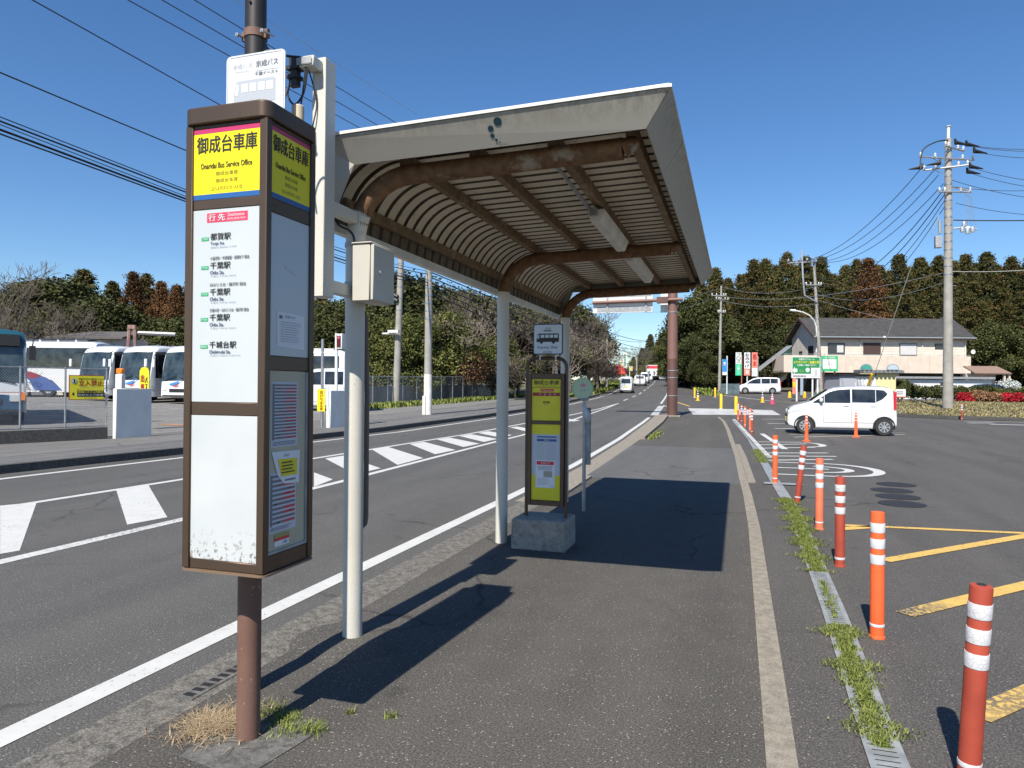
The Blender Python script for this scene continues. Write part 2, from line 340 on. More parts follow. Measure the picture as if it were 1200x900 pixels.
class MB:
    def __init__(s): s.v = []; s.f = []; s.mi = []; s.mats = []; s.cur = 0
    def m(s, mt):
        if mt not in s.mats: s.mats.append(mt)
        s.cur = s.mats.index(mt); return s
    def add(s, vs, fs):
        o = len(s.v); s.v += [tuple(v) for v in vs]
        for f in fs: s.f.append(tuple(i+o for i in f)); s.mi.append(s.cur)
        return s
    def box(s, x0, x1, y0, y1, z0, z1, T=None):
        vs = [(x,y,z) for z in (z0,z1) for y in (y0,y1) for x in (x0,x1)]
        if T: vs = [tuple(T @ Vector(v)) for v in vs]
        return s.add(vs, [(0,2,3,1),(4,5,7,6),(0,1,5,4),(2,6,7,3),(0,4,6,2),(1,3,7,5)])
    def tube(s, pts, r, n=10, caps=True, scale2=None):
        pts = [Vector(p) for p in pts]; rs = r if isinstance(r, (list, tuple)) else [r]*len(pts)
        vs = []; N = len(pts); pu = None
        for i, p in enumerate(pts):
            d = (pts[min(i+1,N-1)]-pts[max(i-1,0)])
            if d.length < 1e-9: d = Vector((0,0,1))
            d.normalize()
            if pu is None: u, v = frame(d)
            else:
                u = (pu - d*pu.dot(d)).normalized(); v = d.cross(u)
            pu = u
            if i == 0: v = d.cross(u)
            for k in range(n):
                a = 2*math.pi*k/n; vs.append(p + u*math.cos(a)*rs[i] + v*math.sin(a)*rs[i])
        fs = []
        for i in range(N-1):
            for k in range(n):
                a = i*n+k; b = i*n+(k+1)%n; fs.append((a, b, b+n, a+n))
        if caps: fs.append(tuple(range(n))[::-1]); fs.append(tuple((N-1)*n+k for k in range(n)))
        return s.add(vs, fs)
    def cyl(s, x, y, z0, z1, r0, r1=None, n=16): return s.tube([(x,y,z0),(x,y,z1)], [r0, r1 if r1 is not None else r0], n)
    def lathe(s, prof, n=24, o=(0,0,0), axis='Z'):
        vs = []
        for r, h in prof:
            for k in range(n):
                a = 2*math.pi*k/n; c, q = r*math.cos(a), r*math.sin(a)
                vs.append((o[0]+c,o[1]+q,o[2]+h) if axis=='Z' else ((o[0]+c,o[1]-h,o[2]+q) if axis=='Y' else (o[0]+h,o[1]+c,o[2]+q)))
        fs = []
        for i in range(len(prof)-1):
            for k in range(n):
                a = i*n+k; b = i*n+(k+1)%n; fs.append((a,b,b+n,a+n))
        fs.append(tuple(range(n))[::-1]); fs.append(tuple((len(prof)-1)*n+k for k in range(n)))
        return s.add(vs, fs)
    def prism(s, poly, y0, y1, T=None):
        """poly in (x,z), extruded along y"""
        n = len(poly); vs = [(x,y0,z) for x,z in poly] + [(x,y1,z) for x,z in poly]
        if T: vs = [tuple(T @ Vector(v)) for v in vs]
        fs = [tuple(range(n)), tuple(range(n,2*n))[::-1]] + [(i, i+n, (i+1)%n+n, (i+1)%n) for i in range(n)]
        return s.add(vs, fs)
    def quad(s, a, b, c, d): return s.add([a,b,c,d], [(0,1,2,3)])
    def strip(s, L, R):
        n = len(L); return s.add(list(L)+list(R), [(i, i+n, i+n+1, i+1) for i in range(n-1)])
    def build(s, name, parent=None, mt=None, label=None, bevel=0, smooth=True, world=True, seg=1):
        if not s.v: return None
        me = bpy.data.meshes.new(name)
        off = parent_off(parent) if (parent and world) else Vector((0,0,0))
        vs = s.v if off.length == 0 else [(a-off.x, b-off.y, c-off.z) for a,b,c in s.v]
        me.from_pydata(vs, [], s.f)
        if mt: me.materials.append(mt)
        else:
            for q in s.mats: me.materials.append(q)
            me.polygons.foreach_set('material_index', s.mi)
        if smooth:
            me.polygons.foreach_set('use_smooth', [True]*len(s.f)); me.set_sharp_from_angle(angle=rad(35))
        me.update()
        o = bpy.data.objects.new(name, me); COL.objects.link(o)
        if parent: o.parent = parent
        if label: o['label'] = label
        if bevel:
            b = o.modifiers.new('bevel', 'BEVEL'); b.width = bevel; b.segments = seg; b.limit_method = 'ANGLE'; b.angle_limit = rad(40)
        return o
OFF = {}
def parent_off(p):
    while p is not None:
        if p.name in OFF: return OFF[p.name]
        p = p.parent
    return Vector((0,0,0))
def thing(name, label, cat, loc=(0,0,0), group=None, local=False):
    o = bpy.data.objects.new(name, None); COL.objects.link(o); o.location = loc; o.empty_display_size = .2
    o['label'] = label; o['category'] = cat
    if group: o['group'] = group
    OFF[o.name] = Vector((0,0,0)) if local else Vector(loc)
    return o
def tag(o, label, cat, group=None, kind=None):
    if label: o['label'] = label
    if cat: o['category'] = cat
    if group: o['group'] = group
    if kind: o['kind'] = kind
    return o
def struct(name, mb, mt=None):
    o = mb.build(name, None, mt, smooth=False); o['kind'] = 'structure'; return o
def dup(root, loc, label=None, rotz=0, scale=1, group=None):
    r = root.copy(); COL.objects.link(r); r.location = loc; r.rotation_euler = (0,0,rotz)
    r.scale = (scale,)*3 if not isinstance(scale, tuple) else scale
    if label: r['label'] = label
    if group: r['group'] = group
    for c in list(root.children):
        q = c.copy(); COL.objects.link(q); q.parent = r
        for gch in list(c.children):
            q2 = gch.copy(); COL.objects.link(q2); q2.parent = q
    return r

class Face:
    """draws flat print on a plane: o = lower-left corner, u = right, v = up"""
    def __init__(s, o, u, v, gap=.0012):
        s.o = Vector(o); s.u = Vector(u).normalized(); s.vv = Vector(v).normalized(); s.n = s.u.cross(s.vv); s.mb = MB(); s.gap = gap
    def P(s, a, b, k=1): return s.o + s.u*a + s.vv*b + s.n*(s.gap*k)
    def rect(s, a0, b0, a1, b1, mt, k=1):
        s.mb.m(mt).quad(s.P(a0,b0,k), s.P(a1,b0,k), s.P(a1,b1,k), s.P(a0,b1,k)); return s
    def poly(s, pts, mt, k=1):
        s.mb.m(mt).add([s.P(a,b,k) for a,b in pts], [tuple(range(len(pts)))]); return s
    def disc(s, a, b, r, mt, k=1, n=24, ry=None):
        return s.poly([(a+r*math.cos(2*math.pi*i/n), b+(ry or r)*math.sin(2*math.pi*i/n)) for i in range(n)], mt, k)
    def text(s, t, a0, b0, a1, b1, mt, k=2, bold=0):
        vs, fs, x0, x1, y0, y1 = glyph(t, 0)
        if not fs: return s
        if bold:      # heavier weight: the same word laid twice more, a hair apart
            q = (b1-b0)*min(bold,.02)*1.6
            s.text(t, a0-q, b0, a1-q, b1, mt, k+.25); s.text(t, a0+q, b0, a1+q, b1, mt, k+.5); s.text(t, a0, b0-q*.6, a1, b1-q*.6, mt, k+.75)
        sx = (a1-a0)/(x1-x0); sy = (b1-b0)/(y1-y0)
        s.mb.m(mt).add([s.P(a0+(x-x0)*sx, b0+(y-y0)*sy, k) for x,y,_ in vs], fs); return s
    def vtext(s, t, a0, b0, a1, b1, mt, k=2, bold=0):
        n = len(t); h = (b1-b0)/n
        for i, ch in enumerate(t): s.text(ch, a0, b1-(i+1)*h+h*.08, a1, b1-i*h-h*.08, mt, k, bold)
        return s
    def lines(s, a0, b0, a1, b1, n, mt, k=2, fill=.45, ragged=.25):
        h = (b1-b0)/n
        for i in range(n):
            e = a1-(a1-a0)*random.random()*ragged; y = b1-(i+1)*h+h*(1-fill)/2
            x = a0
            while x < e:
                L = (a1-a0)*random.uniform(.05,.16); s.rect(x, y, min(e,x+L), y+h*fill, mt, k); x += L*1.15
        return s
# ------------------------------------------------------------------ ground, road, pavements, markings
def ys(y0, y1, step=1.0):
    n = max(1, int(math.ceil((y1-y0)/step))); L = [y0+(y1-y0)*i/n for i in range(n+1)]
    L += [a for a,_ in TY if y0 < a < y1]
    return sorted(set(round(v,4) for v in L))
def band(mb, fl, fr, y0, y1, lift, step=1.0, zf=None):
    Y = ys(y0, y1, step); z = zf or (lambda x, y: zt(y))
    g1 = (lambda y: fl) if not callable(fl) else fl; g2 = (lambda y: fr) if not callable(fr) else fr
    mb.strip([(g1(y), y, z(g1(y),y)+lift) for y in Y], [(g2(y), y, z(g2(y),y)+lift) for y in Y]); return mb
def raised(mb, fl, fr, y0, y1, lo, hi, step=1.0):
    """kerb-like solid between two lines"""
    Y = ys(y0, y1, step); g1 = (lambda y: fl) if not callable(fl) else fl; g2 = (lambda y: fr) if not callable(fr) else fr
    A = [(g1(y),y,zt(y)+lo) for y in Y]; B = [(g1(y),y,zt(y)+hi) for y in Y]; C = [(g2(y),y,zt(y)+hi) for y in Y]; D = [(g2(y),y,zt(y)+lo) for y in Y]
    mb.strip(A,B); mb.strip(B,C); mb.strip(C,D)
    mb.quad(A[0],B[0],C[0],D[0]); mb.quad(A[-1],B[-1],C[-1],D[-1]); return mb
def ground_hit(px, py):
    d = CF + CR*((px-600)/FPX) + CU*((450-py)/FPX); t = .5
    while t < 600:
        if EYE + d.z*t <= zt(d.y*t): break
        t += .02
    return d.x*t, d.y*t

gm = MB(); Y = ys(-60, 300, 5) + [500, 900, 1500]
X = [-900,-300,-120,-60,-30,0,30,60,120,300,900]
for i in range(len(X)-1):
    gm.strip([(X[i],y,zt(y)-.05) for y in Y], [(X[i+1],y,zt(y)-.05) for y in Y])
struct('ground', gm, M_GROUND)
er = lambda y: ip(ER, y); el = lambda y: ip(EL, y)
KL = [(-60,-12.05),(9,-12.05),(13,-11.85),(17,-11.75),(24,-11.6),(31,-11.35),(40,-11.6),(51,-12.25),(60,-12.9),(76,-14.1),(93,-15.7),(124,-18.1),(160,-21.5),(200,-26.1),(260,-34.6)]
kl = lambda y: ip(KL, y)
m_ = MB(); band(m_, kl, lambda y: er(y)+.33, -40, 260, 0); struct('road', m_, M_ROAD)
gutr = lambda y: ip([(-40,-2.52),(9,-2.5),(12,-2.55),(16,-2.66),(22,-2.85),(30,-3.1),(38,-3.55)], y)
m_ = MB(); band(m_, lambda y: er(y)+.33, gutr, -40, 9.3, .001, .5); struct('gutter_rough', m_, M_GUT)
m_ = MB(); band(m_, lambda y: er(y)+.25, gutr, 9.3, 38, .002, .5); struct('gutter_smooth', m_, M_KERB)
m_ = MB(); raised(m_, gutr, lambda y: gutr(y)+.14, 9.6, 12.2, -.02, .035); struct('kerb_ramp', m_, M_KERB)
m_ = MB(); raised(m_, gutr, lambda y: gutr(y)+.14, 22, 37.6, -.02, .09); struct('kerb_road', m_, M_KERB)
# right-hand pavement and lot
ck = lambda y: ip([(-40,.13),(8.4,.12),(11,.08),(13.2,.02),(17,-.06),(21.3,-.2),(27,-.4),(32.6,-.66),(36,-.95)], y)
m_ = MB(); band(m_, lambda y: (gutr(y) if y < 38.01 else er(y)+.25), ck, -40, 12.2, 0); struct('sidewalk', m_, M_WALK)
m_ = MB(); band(m_, gutr, ck, 12.2, 19.5, .002); struct('sidewalk_patch', m_, M_PATCH)
m_ = MB(); band(m_, gutr, ck, 19.5, 36, .0); struct('sidewalk_far', m_, M_WALK)
m_ = MB()
yy = -2.0
while yy < 36:
    L = .6; raised(m_, lambda y: ck(y)+.0, lambda y: ck(y)+.125, yy+.004, yy+L-.004, -.02, .012, .3); yy += L
yy = 12.6
while yy < 21:
    L = .6; raised(m_, lambda y: ck(y)+.13, lambda y: ck(y)+.255, yy+.004, yy+L-.004, -.02, .012, .3); yy += L
struct('path_kerb', m_, M_KERB)
m_ = MB(); band(m_, lambda y: (ck(y)+.06 if y < 36 else er(y)+.25), lambda y: ip([(-40,60),(20,60),(34,60),(45,60),(82,60)], y), -40, 100, -.012); struct('parking_lot', m_, M_LOT)
m_ = MB(); band(m_, lambda y: er(y)+.25, lambda y: er(y)+3.2, 82, 220, .0); struct('sidewalk_beyond', m_, M_WALK)
# drain channel
dk = lambda y: ip([(-2,.52),(3.3,.53),(5.4,.575),(9.7,.62),(13.3,.52),(18,.42),(23,.30),(35,-.33)], y)
m_ = MB(); m_.m(M_GRATE); band(m_, dk, lambda y: dk(y)+.158, -2, 34, .001, .5)
m_.m(M_DARK)
for i in range(3, 300):
    y = i*.045
    if y > 9.5: break
    m_.quad((dk(y)+.03,y,.0025),(dk(y)+.128,y,.0025),(dk(y)+.128,y+.006,.0025),(dk(y)+.03,y+.006,.0025))
o = m_.build('drain_channel', smooth=False); o['kind'] = 'structure'
m_ = MB(); m_.m(M_GRATE)
m_.quad((.42,12.45,.004),(1.02,12.45,.004),(1.02,12.7,.004),(.42,12.7,.004)); o = m_.build('drain_cover', smooth=False); o['kind'] = 'structure'
# pole pad
m_ = MB(); m_.add([(-2.22,2.42,.004),(-1.86,2.36,.004),(-1.78,2.86,.004),(-2.28,2.95,.004)], [(0,1,2,3)]); struct('pole_pad', m_, M_PAD)
m_ = MB()
m_.lathe([(.40,-.002),(.33,.010),(.22,.02),(.08,.026)], 24, (-2.26,3.86,-.004)); o = m_.build('asphalt_mound', mt=M_WALK); o['kind'] = 'structure'

# left-hand side
m_ = MB(); raised(m_, lambda y: kl(y)-.18, kl, -10, 75, -.02, .15); struct('kerb_left', m_, M_DKERB)
wb = lambda y: ip([(-10,-26),(5,-21.4),(12.5,-17.0),(15,-15.9),(22,-15.9),(30,-15.6),(45,-16.2),(60,-17.4),(75,-19)], y)
m_ = MB(); band(m_, wb, lambda y: kl(y)-.18, -10, 75, .148); struct('sidewalk_left', m_, M_LWALK)
m_ = MB()
Yd = ys(-10, 60, 2); Xd = [-110,-45,-38,-30,-22,-15.9]
for i in range(len(Xd)-1):
    f = (lambda y, i=i: Xd[i]); f2 = (lambda y, i=i: Xd[i+1] if i < len(Xd)-2 else wb(y))
    m_.strip([(f(y), y, depot_z(f(y), y)-.004) for y in Yd], [(min(f2(y),wb(y)) if i==len(Xd)-2 else f2(y), y, depot_z(f2(y), y)-.004) for y in Yd])
struct('depot_yard', m_, M_YARD)

# markings
m_ = MB(); m_.m(M_WPAINT)
band(m_, lambda y: er(y)-.0, lambda y: er(y)+.15, -6, 34.6, .004, .5)
band(m_, lambda y: er(y)-.0, lambda y: er(y)+.16, 54, 200, .006, 2)
band(m_, lambda y: ip(CL_,y), lambda y: ip(CL_,y)+.14, 8, 54, .004, 1)
band(m_, lambda y: ip(CU_,y), lambda y: ip(CU_,y)+.14, -6, 54, .004, 1)
band(m_, lambda y: el(y), lambda y: el(y)+.15, -6, 120, .004, 1)
y = 60.
while y < 190:
    band(m_, lambda q: ip(CL_,q), lambda q: ip(CL_,q)+.15, y, y+5, .006, 1); y += 10
m_.m(M_WPAINT2)
band(m_, lambda y: ip(CL_,y), lambda y: ip(CL_,y)+.16, -6, 8, .004, .5)
band(m_, lambda y: er(y)+.02, lambda y: er(y)+.42, 37, 50, .005, 1)
m_.m(M_WPAINT)
def zebra(pts):
    P_ = [ground_hit(*p) for p in pts]; m_.add([(x,y,zt(y)+.0035) for x,y in P_], [tuple(range(len(P_)))])
for pts in ([(0,593),(43,589),(23,645.5),(0,650)], [(136,574),(174,569),(196,606.5),(149,615.5)],
            [(368,554),(390,562),(368,571)], [(381,537.5),(403,534),(446,549),(416,556)],
            [(436,527),(455,524),(496,537),(466,545)], [(480,520.5),(497,518),(534,527.5),(510,532.5)],
            [(512,515),(527,513),(562,520),(543,524)], [(538,511),(552,509),(583,514.5),(567,518)],
            [(560,507.5),(572,505.5),(600,510),(587,513)],[(598,501),(606,500),(632,504.5),(622,507)],[(620,497.5),(628,496.5),(650,500),(640,502)],
            [(638,494.5),(646,493.5),(666,496),(658,497.5)],[(655,491.5),(662,490.5),(680,492.5),(672,494)]):
    zebra(pts)
o = m_.build('road_marking', smooth=False); o['kind'] = 'structure'
# lot markings
m_ = MB()
def line_px(a, b, wd, mt, ext=0):
    (x0,y0),(x1,y1) = ground_hit(*a), ground_hit(*b); d = Vector((x1-x0,y1-y0)); n = Vector((-d.y,d.x)).normalized()*wd/2
    x1 += d.x*ext; y1 += d.y*ext
    m_.m(mt).quad((x0+n.x,y0+n.y,zt(y0)-.006),(x0-n.x,y0-n.y,zt(y0)-.006),(x1-n.x,y1-n.y,zt(y1)-.006),(x1+n.x,y1+n.y,zt(y1)-.006))
line_px((1036,656),(1198,628),.13,M_YPAINT,.6); line_px((990,615),(1200,624),.11,M_YPAINT,.6); line_px((986,619),(1032,616),.15,M_YPAINT)
line_px((1060,719),(1112,706),.14,M_YPAINT2); line_px((1112,706),(1200,685),.14,M_YPAINT,.5); line_px((1143,838),(1200,814),.14,M_YPAINT2,.8)
line_px((860,491),(902,536),.13,M_WPAINT2); line_px((893,508),(920,526),.16,M_WPAINT)
line_px((930,512),(1060,509),.10,M_WPAINT); line_px((925,509),(1060,507),.07,M_WPAINT2)
for a, b in (((893,491),(925,491)),((900,496),(925,496)),((908,502),(930,502))): line_px(a,b,.28,M_WPAINT2)
def oval(cx, cy, rx, ry, wd, mt, a0=-90, a1=90):
    N = 20
    for i in range(N):
        t0 = rad(a0+(a1-a0)*i/N); t1 = rad(a0+(a1-a0)*(i+1)/N)
        q = []
        for t, k in ((t0,0),(t1,0),(t1,1),(t0,1)):
            q.append((cx+(rx-wd*1.6*k)*math.cos(t), cy+(ry-wd*k)*math.sin(t)))
        m_.m(mt).quad(*[(x,y,zt(y)-.005) for x,y in q])
def rect_w(x0, y0, x1, y1, mt): m_.m(mt).quad((x0,y0,zt(y0)-.006),(x1,y0,zt(y0)-.006),(x1,y1,zt(y1)-.006),(x0,y1,zt(y1)-.006))
# worn reserved-bay lettering laid out as ovals and bars
x0, y0 = ground_hit(918,554); x1, y1 = ground_hit(1015,550)
cx = x0+.55
oval(cx+.35, y0+1.0, .98, 1.2, .13, M_WPAINT); oval(cx+.1, y0+.95, .7, .6, .11, M_WPAINT)
for k in (-.25, .95, 2.05): rect_w(x0-.15, y0+k, cx+.35, y0+k+.12, M_WPAINT)
for (a, b) in (((900,539),(976,538)),((903,534),(980,534.5)),((897,530.5),(970,530.5)),((890,521),(945,520)),((893,525),(955,524)),((889,517.5),(940,518))): line_px(a, b, .15, M_WPAINT)
x1, y1 = ground_hit(944,521); oval(x1, y1, .55, .8, .12, M_WPAINT)
line_px((1135,495.5),(1165,495.5),.35,M_WPAINT); line_px((1160,497),(1200,498),.45,M_WPAINT,.6); line_px((1130,493.5),(1200,494.5),.25,M_WPAINT2,.6)
m_.m(M_WPAINT2).add([(x,y,zt(y)-.005) for x,y in [ground_hit(*p) for p in ((806,478.2),(905,480.5),(915,486.3),(812,485.8))]], [(0,1,2,3)])
line_px((845,463),(905,470),.25,M_WPAINT2); line_px((790,470),(808,476),.18,M_YPAINT); line_px((774,474.5),(786,477),.2,M_WPAINT); line_px((905,470),(1000,476),.25,M_YPAINT2)
o = m_.build('lot_marking', smooth=False); o['kind'] = 'structure'
m_ = MB(); m_.m(M_OPAINT)
for (X0,Y0,X1,Y1) in ((-20,22,-17.2,22.5),(-22,25,-18,25.4),(-19,19.5,-17,19.9)):
    m_.quad((X0,Y0,depot_z(X0,Y0)+.006),(X1,Y0,depot_z(X1,Y0)+.006),(X1,Y1,depot_z(X1,Y1)+.006),(X0,Y1,depot_z(X0,Y1)+.006))
m_.m(M_WPAINT2)
for k in range(6):
    X0 = -44+k*4.2; m_.quad((X0,28.6,depot_z(X0,28.6)+.006),(X0+3.4,28.6,depot_z(X0+3.4,28.6)+.006),(X0+3.4,28.85,depot_z(X0+3.4,28.85)+.006),(X0,28.85,depot_z(X0,28.85)+.006))
for k in range(4):
    Y0 = 19+k*2.6; m_.quad((-34,Y0,depot_z(-34,Y0)+.006),(-22,Y0,depot_z(-22,Y0)+.006),(-22,Y0+.14,depot_z(-22,Y0)+.006),(-34,Y0+.14,depot_z(-34,Y0)+.006))
o = m_.build('yard_marking', smooth=False); o['kind'] = 'structure'
# dry grass verge across the lot
def verge_pts(row): return [ground_hit(*p) for p in row]
lo_ = verge_pts([(1000,486),(1055,488.5),(1110,491),(1160,492.5),(1215,494.5),(1300,498)]); hi_ = verge_pts([(1000,473),(1055,474),(1110,475),(1160,476),(1215,477),(1300,479)])
m_ = MB(); m_.strip([(x,y,zt(y)+.0) for x,y in lo_], [(x,y,zt(y)+.16) for x,y in lo_]); m_.strip([(x,y,zt(y)+.16) for x,y in lo_], [(x,y+.18,zt(y)+.16) for x,y in lo_])
struct('verge_kerb', m_, M_DKERB)
m_ = MB(); N = 12; A = [(x,y+.18,zt(y)+.13) for x,y in lo_]; B = [(x,y,zt(y)+.3) for x,y in hi_]; m_.strip(A, B)
struct('verge', m_, M_GROUND)
VERGE = (A, B)
# ------------------------------------------------------------------ bus shelter
sh = thing('bus_shelter', 'cream bus shelter with cantilevered corrugated roof, rusty beams and white posts over the footpath', 'bus shelter', (-2.24, 6.7, 0))
PX = -2.262; PY = (3.89, 6.79, 9.49)
ztop = lambda x: 2.838 + (x+1.86)*.030
for i, y in enumerate(PY):
    b = MB().m(M_WPOLE); b.tube([(PX,y,-.02),(PX,y,2.46)]+[(PX+.38-.38*math.cos(rad(9*k)), y, 2.46+.38*math.sin(rad(9*k))) for k in range(1,(4 if i == 0 else 2))], .0605, 28); b.m(M_KERB)
    post = b.build('post', sh)
    if i == 0:
        for z in (2.43, 2.19): s_ = MB(); s_.tube([(PX,y,z-.012),(PX,y,z+.012)], .066, 24); s_.build('band', post, M_GALVW)
    pts = [(PX, y, 2.46)]
    for k in range(1, 10):
        a = rad(90*k/9); pts.append((PX+.38-.38*math.cos(a), y, 2.46+.38*math.sin(a)))
    for x in (-1.5,-1.1,-.8): pts.append((x, y, ztop(x)))
    pts.append((-.61, y, ztop(-.61)))
    bm_ = MB(); rs = [.060]*(len(pts)); bm_.tube(pts, rs, 24)
    # obliquely cut end
    bm_.tube([(-.61,y,ztop(-.61)),(-.565,y,ztop(-.56)+.018),(-.525,y,ztop(-.52)+.036)], [.060,.042,.022], 20)
    bm_.build('beam', sh, M_RUST)
def sheet_pt(s):
    """roof section: s=0 at the road edge, returns x, z and outward normal"""
    L1 = .04; R = .40; cx, cz = -1.98, 2.565; La = R*math.pi/2
    if s < L1: return (-2.38, 2.595+s, -1, 0)
    if s < L1+La:
        a = (s-L1)/R; return (cx-R*math.cos(a), cz+R*math.sin(a), -math.cos(a), math.sin(a))
    q = s-L1-La; return (cx+q, cz+R+q*.030, -.03, 1)
Ltot = .06+.5*math.pi/2+1.47
S = [0] + [.005+.6048*k/14 for k in range(15)] + [.005+.6048+1.575*k/8 for k in range(1,9)]
ysn = []; y = 3.72; 
while y < 9.5:
    ysn += [(y,0),(y+.100,0),(y+.108,.034),(y+.138,.034)]; y += .146
rm = MB(); n = len(S)
vs = []
for (yv, d) in ysn:
    for s in S:
        x, z, nx, nz = sheet_pt(s); vs.append((x+nx*d, yv, z+nz*d))
fs = []
for i in range(len(ysn)-1):
    for k in range(n-1): a = i*n+k; fs.append((a, a+1, a+1+n, a+n))
M_GRIME_SHADE = mat('roof_grime_shade', (.15,.115,.08), .85, noise=.4, nscale=12)  # dark colour holds real grime plus painted shade of the rib grooves
rm.m(M_SHEET).add(vs, fs); rm.m(M_GRIME_SHADE); nseg = n-1
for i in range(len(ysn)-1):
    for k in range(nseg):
        if ysn[i][1] > 0 or ysn[i+1][1] > 0 or k < 5: rm.mi[i*nseg+k] = rm.cur  # groove faces and the lowest roadside segments take the dark colour
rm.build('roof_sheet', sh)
for x, zo, wd in ((-1.93,.0,.055),(-1.48,0,.055),(-1.005,0,.06),(-.565,0,.055)):
    b = MB(); z = 2.98+(x+1.88)*.03
    b.box(x-wd/2, x+wd/2, 3.87, 9.5, z-.085, z-.004); b.build('purlin', sh, M_RUSTP, bevel=.004)
b = MB(); b.box(-2.365,-2.32,3.87,9.5,2.66,2.73); b.build('purlin', sh, M_RUSTP, bevel=.004)
# fascia ring: outer top edge and inner lower edge
y0, y1 = 3.60, 9.60; xl, xr = -2.41, -.335
zt_l, zt_r = 3.005, 3.062
def fascia_band(pts_o, pts_i, name='fascia'):
    b = MB(); b.m(M_FASCIA); b.strip(pts_o, pts_i)
    inn = [(p[0], p[1], p[2]) for p in pts_i]
    o = b.build(name, sh, smooth=False); md = o.modifiers.new('thick', 'SOLIDIFY'); md.thickness = .012; md.offset = 0
    return o
TL, TR = (xl, y0, zt_l), (xr, y0, zt_r); BL, BR = (-2.165, y0+.10, 2.868), (-.462, y0+.10, 2.905)
LB, LBi = (xl, y0, 2.575), (-2.30, y0+.10, 2.575)
fo = fascia_band([TL, TR], [BL, BR])
fascia_band([LB, TL], [LBi, BL])
fascia_band([TR, (xr, y0+.82, zt_r)], [BR, (-.462, y0+.90, 2.905)])
fascia_band([(xr, y0+.826, zt_r), (xr, y1, zt_r)], [(-.462, y0+.906, 2.905), (-.462, y1-.10, 2.905)])
fascia_band([(xl,y1,zt_l),(xr,y1,zt_r)], [(-2.165,y1-.1,2.868),(-.462,y1-.1,2.905)])
fascia_band([(xl,y1,2.575),(xl,y1,zt_l)], [(-2.30,y1-.1,2.575),(-2.165,y1-.1,2.868)])
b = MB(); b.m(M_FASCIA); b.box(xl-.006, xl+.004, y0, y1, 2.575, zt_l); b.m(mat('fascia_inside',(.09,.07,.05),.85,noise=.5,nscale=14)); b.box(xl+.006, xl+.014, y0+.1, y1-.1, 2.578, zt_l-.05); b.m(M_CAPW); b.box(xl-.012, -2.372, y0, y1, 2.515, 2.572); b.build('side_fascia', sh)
b = MB(); b.m(M_CAPW)
for (xa, xb) in ((xl-.01, xl+.035), (xr-.035, xr+.012)):
    za = zt_l+(xa-xl)*.0272
    b.box(xa, xb, y0-.012, y1+.012, za, za+.016)
b.prism([(xl,zt_l+.001),(xr,zt_r+.001),(xr,zt_r+.018),(xl,zt_l+.018)], y0-.013, y0+.03)
b.prism([(xl,zt_l+.001),(xr,zt_r+.001),(xr,zt_r+.018),(xl,zt_l+.018)], y1-.03, y1+.013)
b.m(M_FASCIA).quad((xl,y0,zt_l+.002),(xr,y0,zt_r+.002),(xr,y1,zt_r+.002),(xl,y1,zt_l+.002))
b.build('roof_cap', sh)
u = Vector((xr-xl, 0, zt_r-zt_l)).normalized(); dn = (Vector(BL)-Vector(TL)+Vector(BR)-Vector(TR))/2; dn = dn-u*dn.dot(u); vup = -dn.normalized()
Fc = Face(Vector(TL)+dn, u, vup, .0045)      # on the fascia: origin at inner edge height
Wf = dn.length
cx = 1.115
for (a, bb, r) in ((.048,.134,.023),(.002,.102,.0165),(.004,.064,.012),(.022,.038,.008),(.040,.024,.0045)):
    Fc.disc(cx+a, bb, r, mat('logo_teal', (.015,.05,.075), .4), 2)
Fc.text('Urbano', cx+.030, .006, cx+.085, .019, M_INK, 2)
o = Fc.mb.build('maker_mark', fo, smooth=False)
# tube light fittings under the roof
for (ya, yb) in ((5.22, 6.45), (6.92, 8.45)):
    b = MB().m(M_CAPW)
    za, zb = 2.80, 2.895; x0_, x1_ = -1.085, -.955
    v = [(x0_-.005,ya,zb),(x1_+.005,ya,zb),(x1_+.005,yb,zb),(x0_-.005,yb,zb),(x0_+.028,ya+.02,za),(x1_-.028,ya+.02,za),(x1_-.028,yb-.02,za),(x0_+.028,yb-.02,za)]
    b.add(v, [(0,3,2,1),(4,5,6,7),(0,1,5,4),(1,2,6,5),(2,3,7,6),(3,0,4,7)])
    lf = b.build('light_fitting', sh, bevel=.006)
    b = MB().m(M_GALVW); b.tube([(-1.04,ya-.02,2.87),(-1.07,ya-.14,2.90),(-1.06,3.9,2.91)], .010, 8); b.box(-1.055,-1.0,ya-.055,ya-.005,2.84,2.89); b.build('conduit', lf)
# downpipe on the far side of the first post
b = MB().m(mat('downpipe_brown', (.13,.10,.085), .5)); b.tube([(-2.235,3.975,2.0),(-2.222,3.975,1.52),(-2.222,3.975,.74),(-2.225,3.97,.70),(-2.25,3.95,.67)], .016, 10)
b.build('cable_guard', sh)

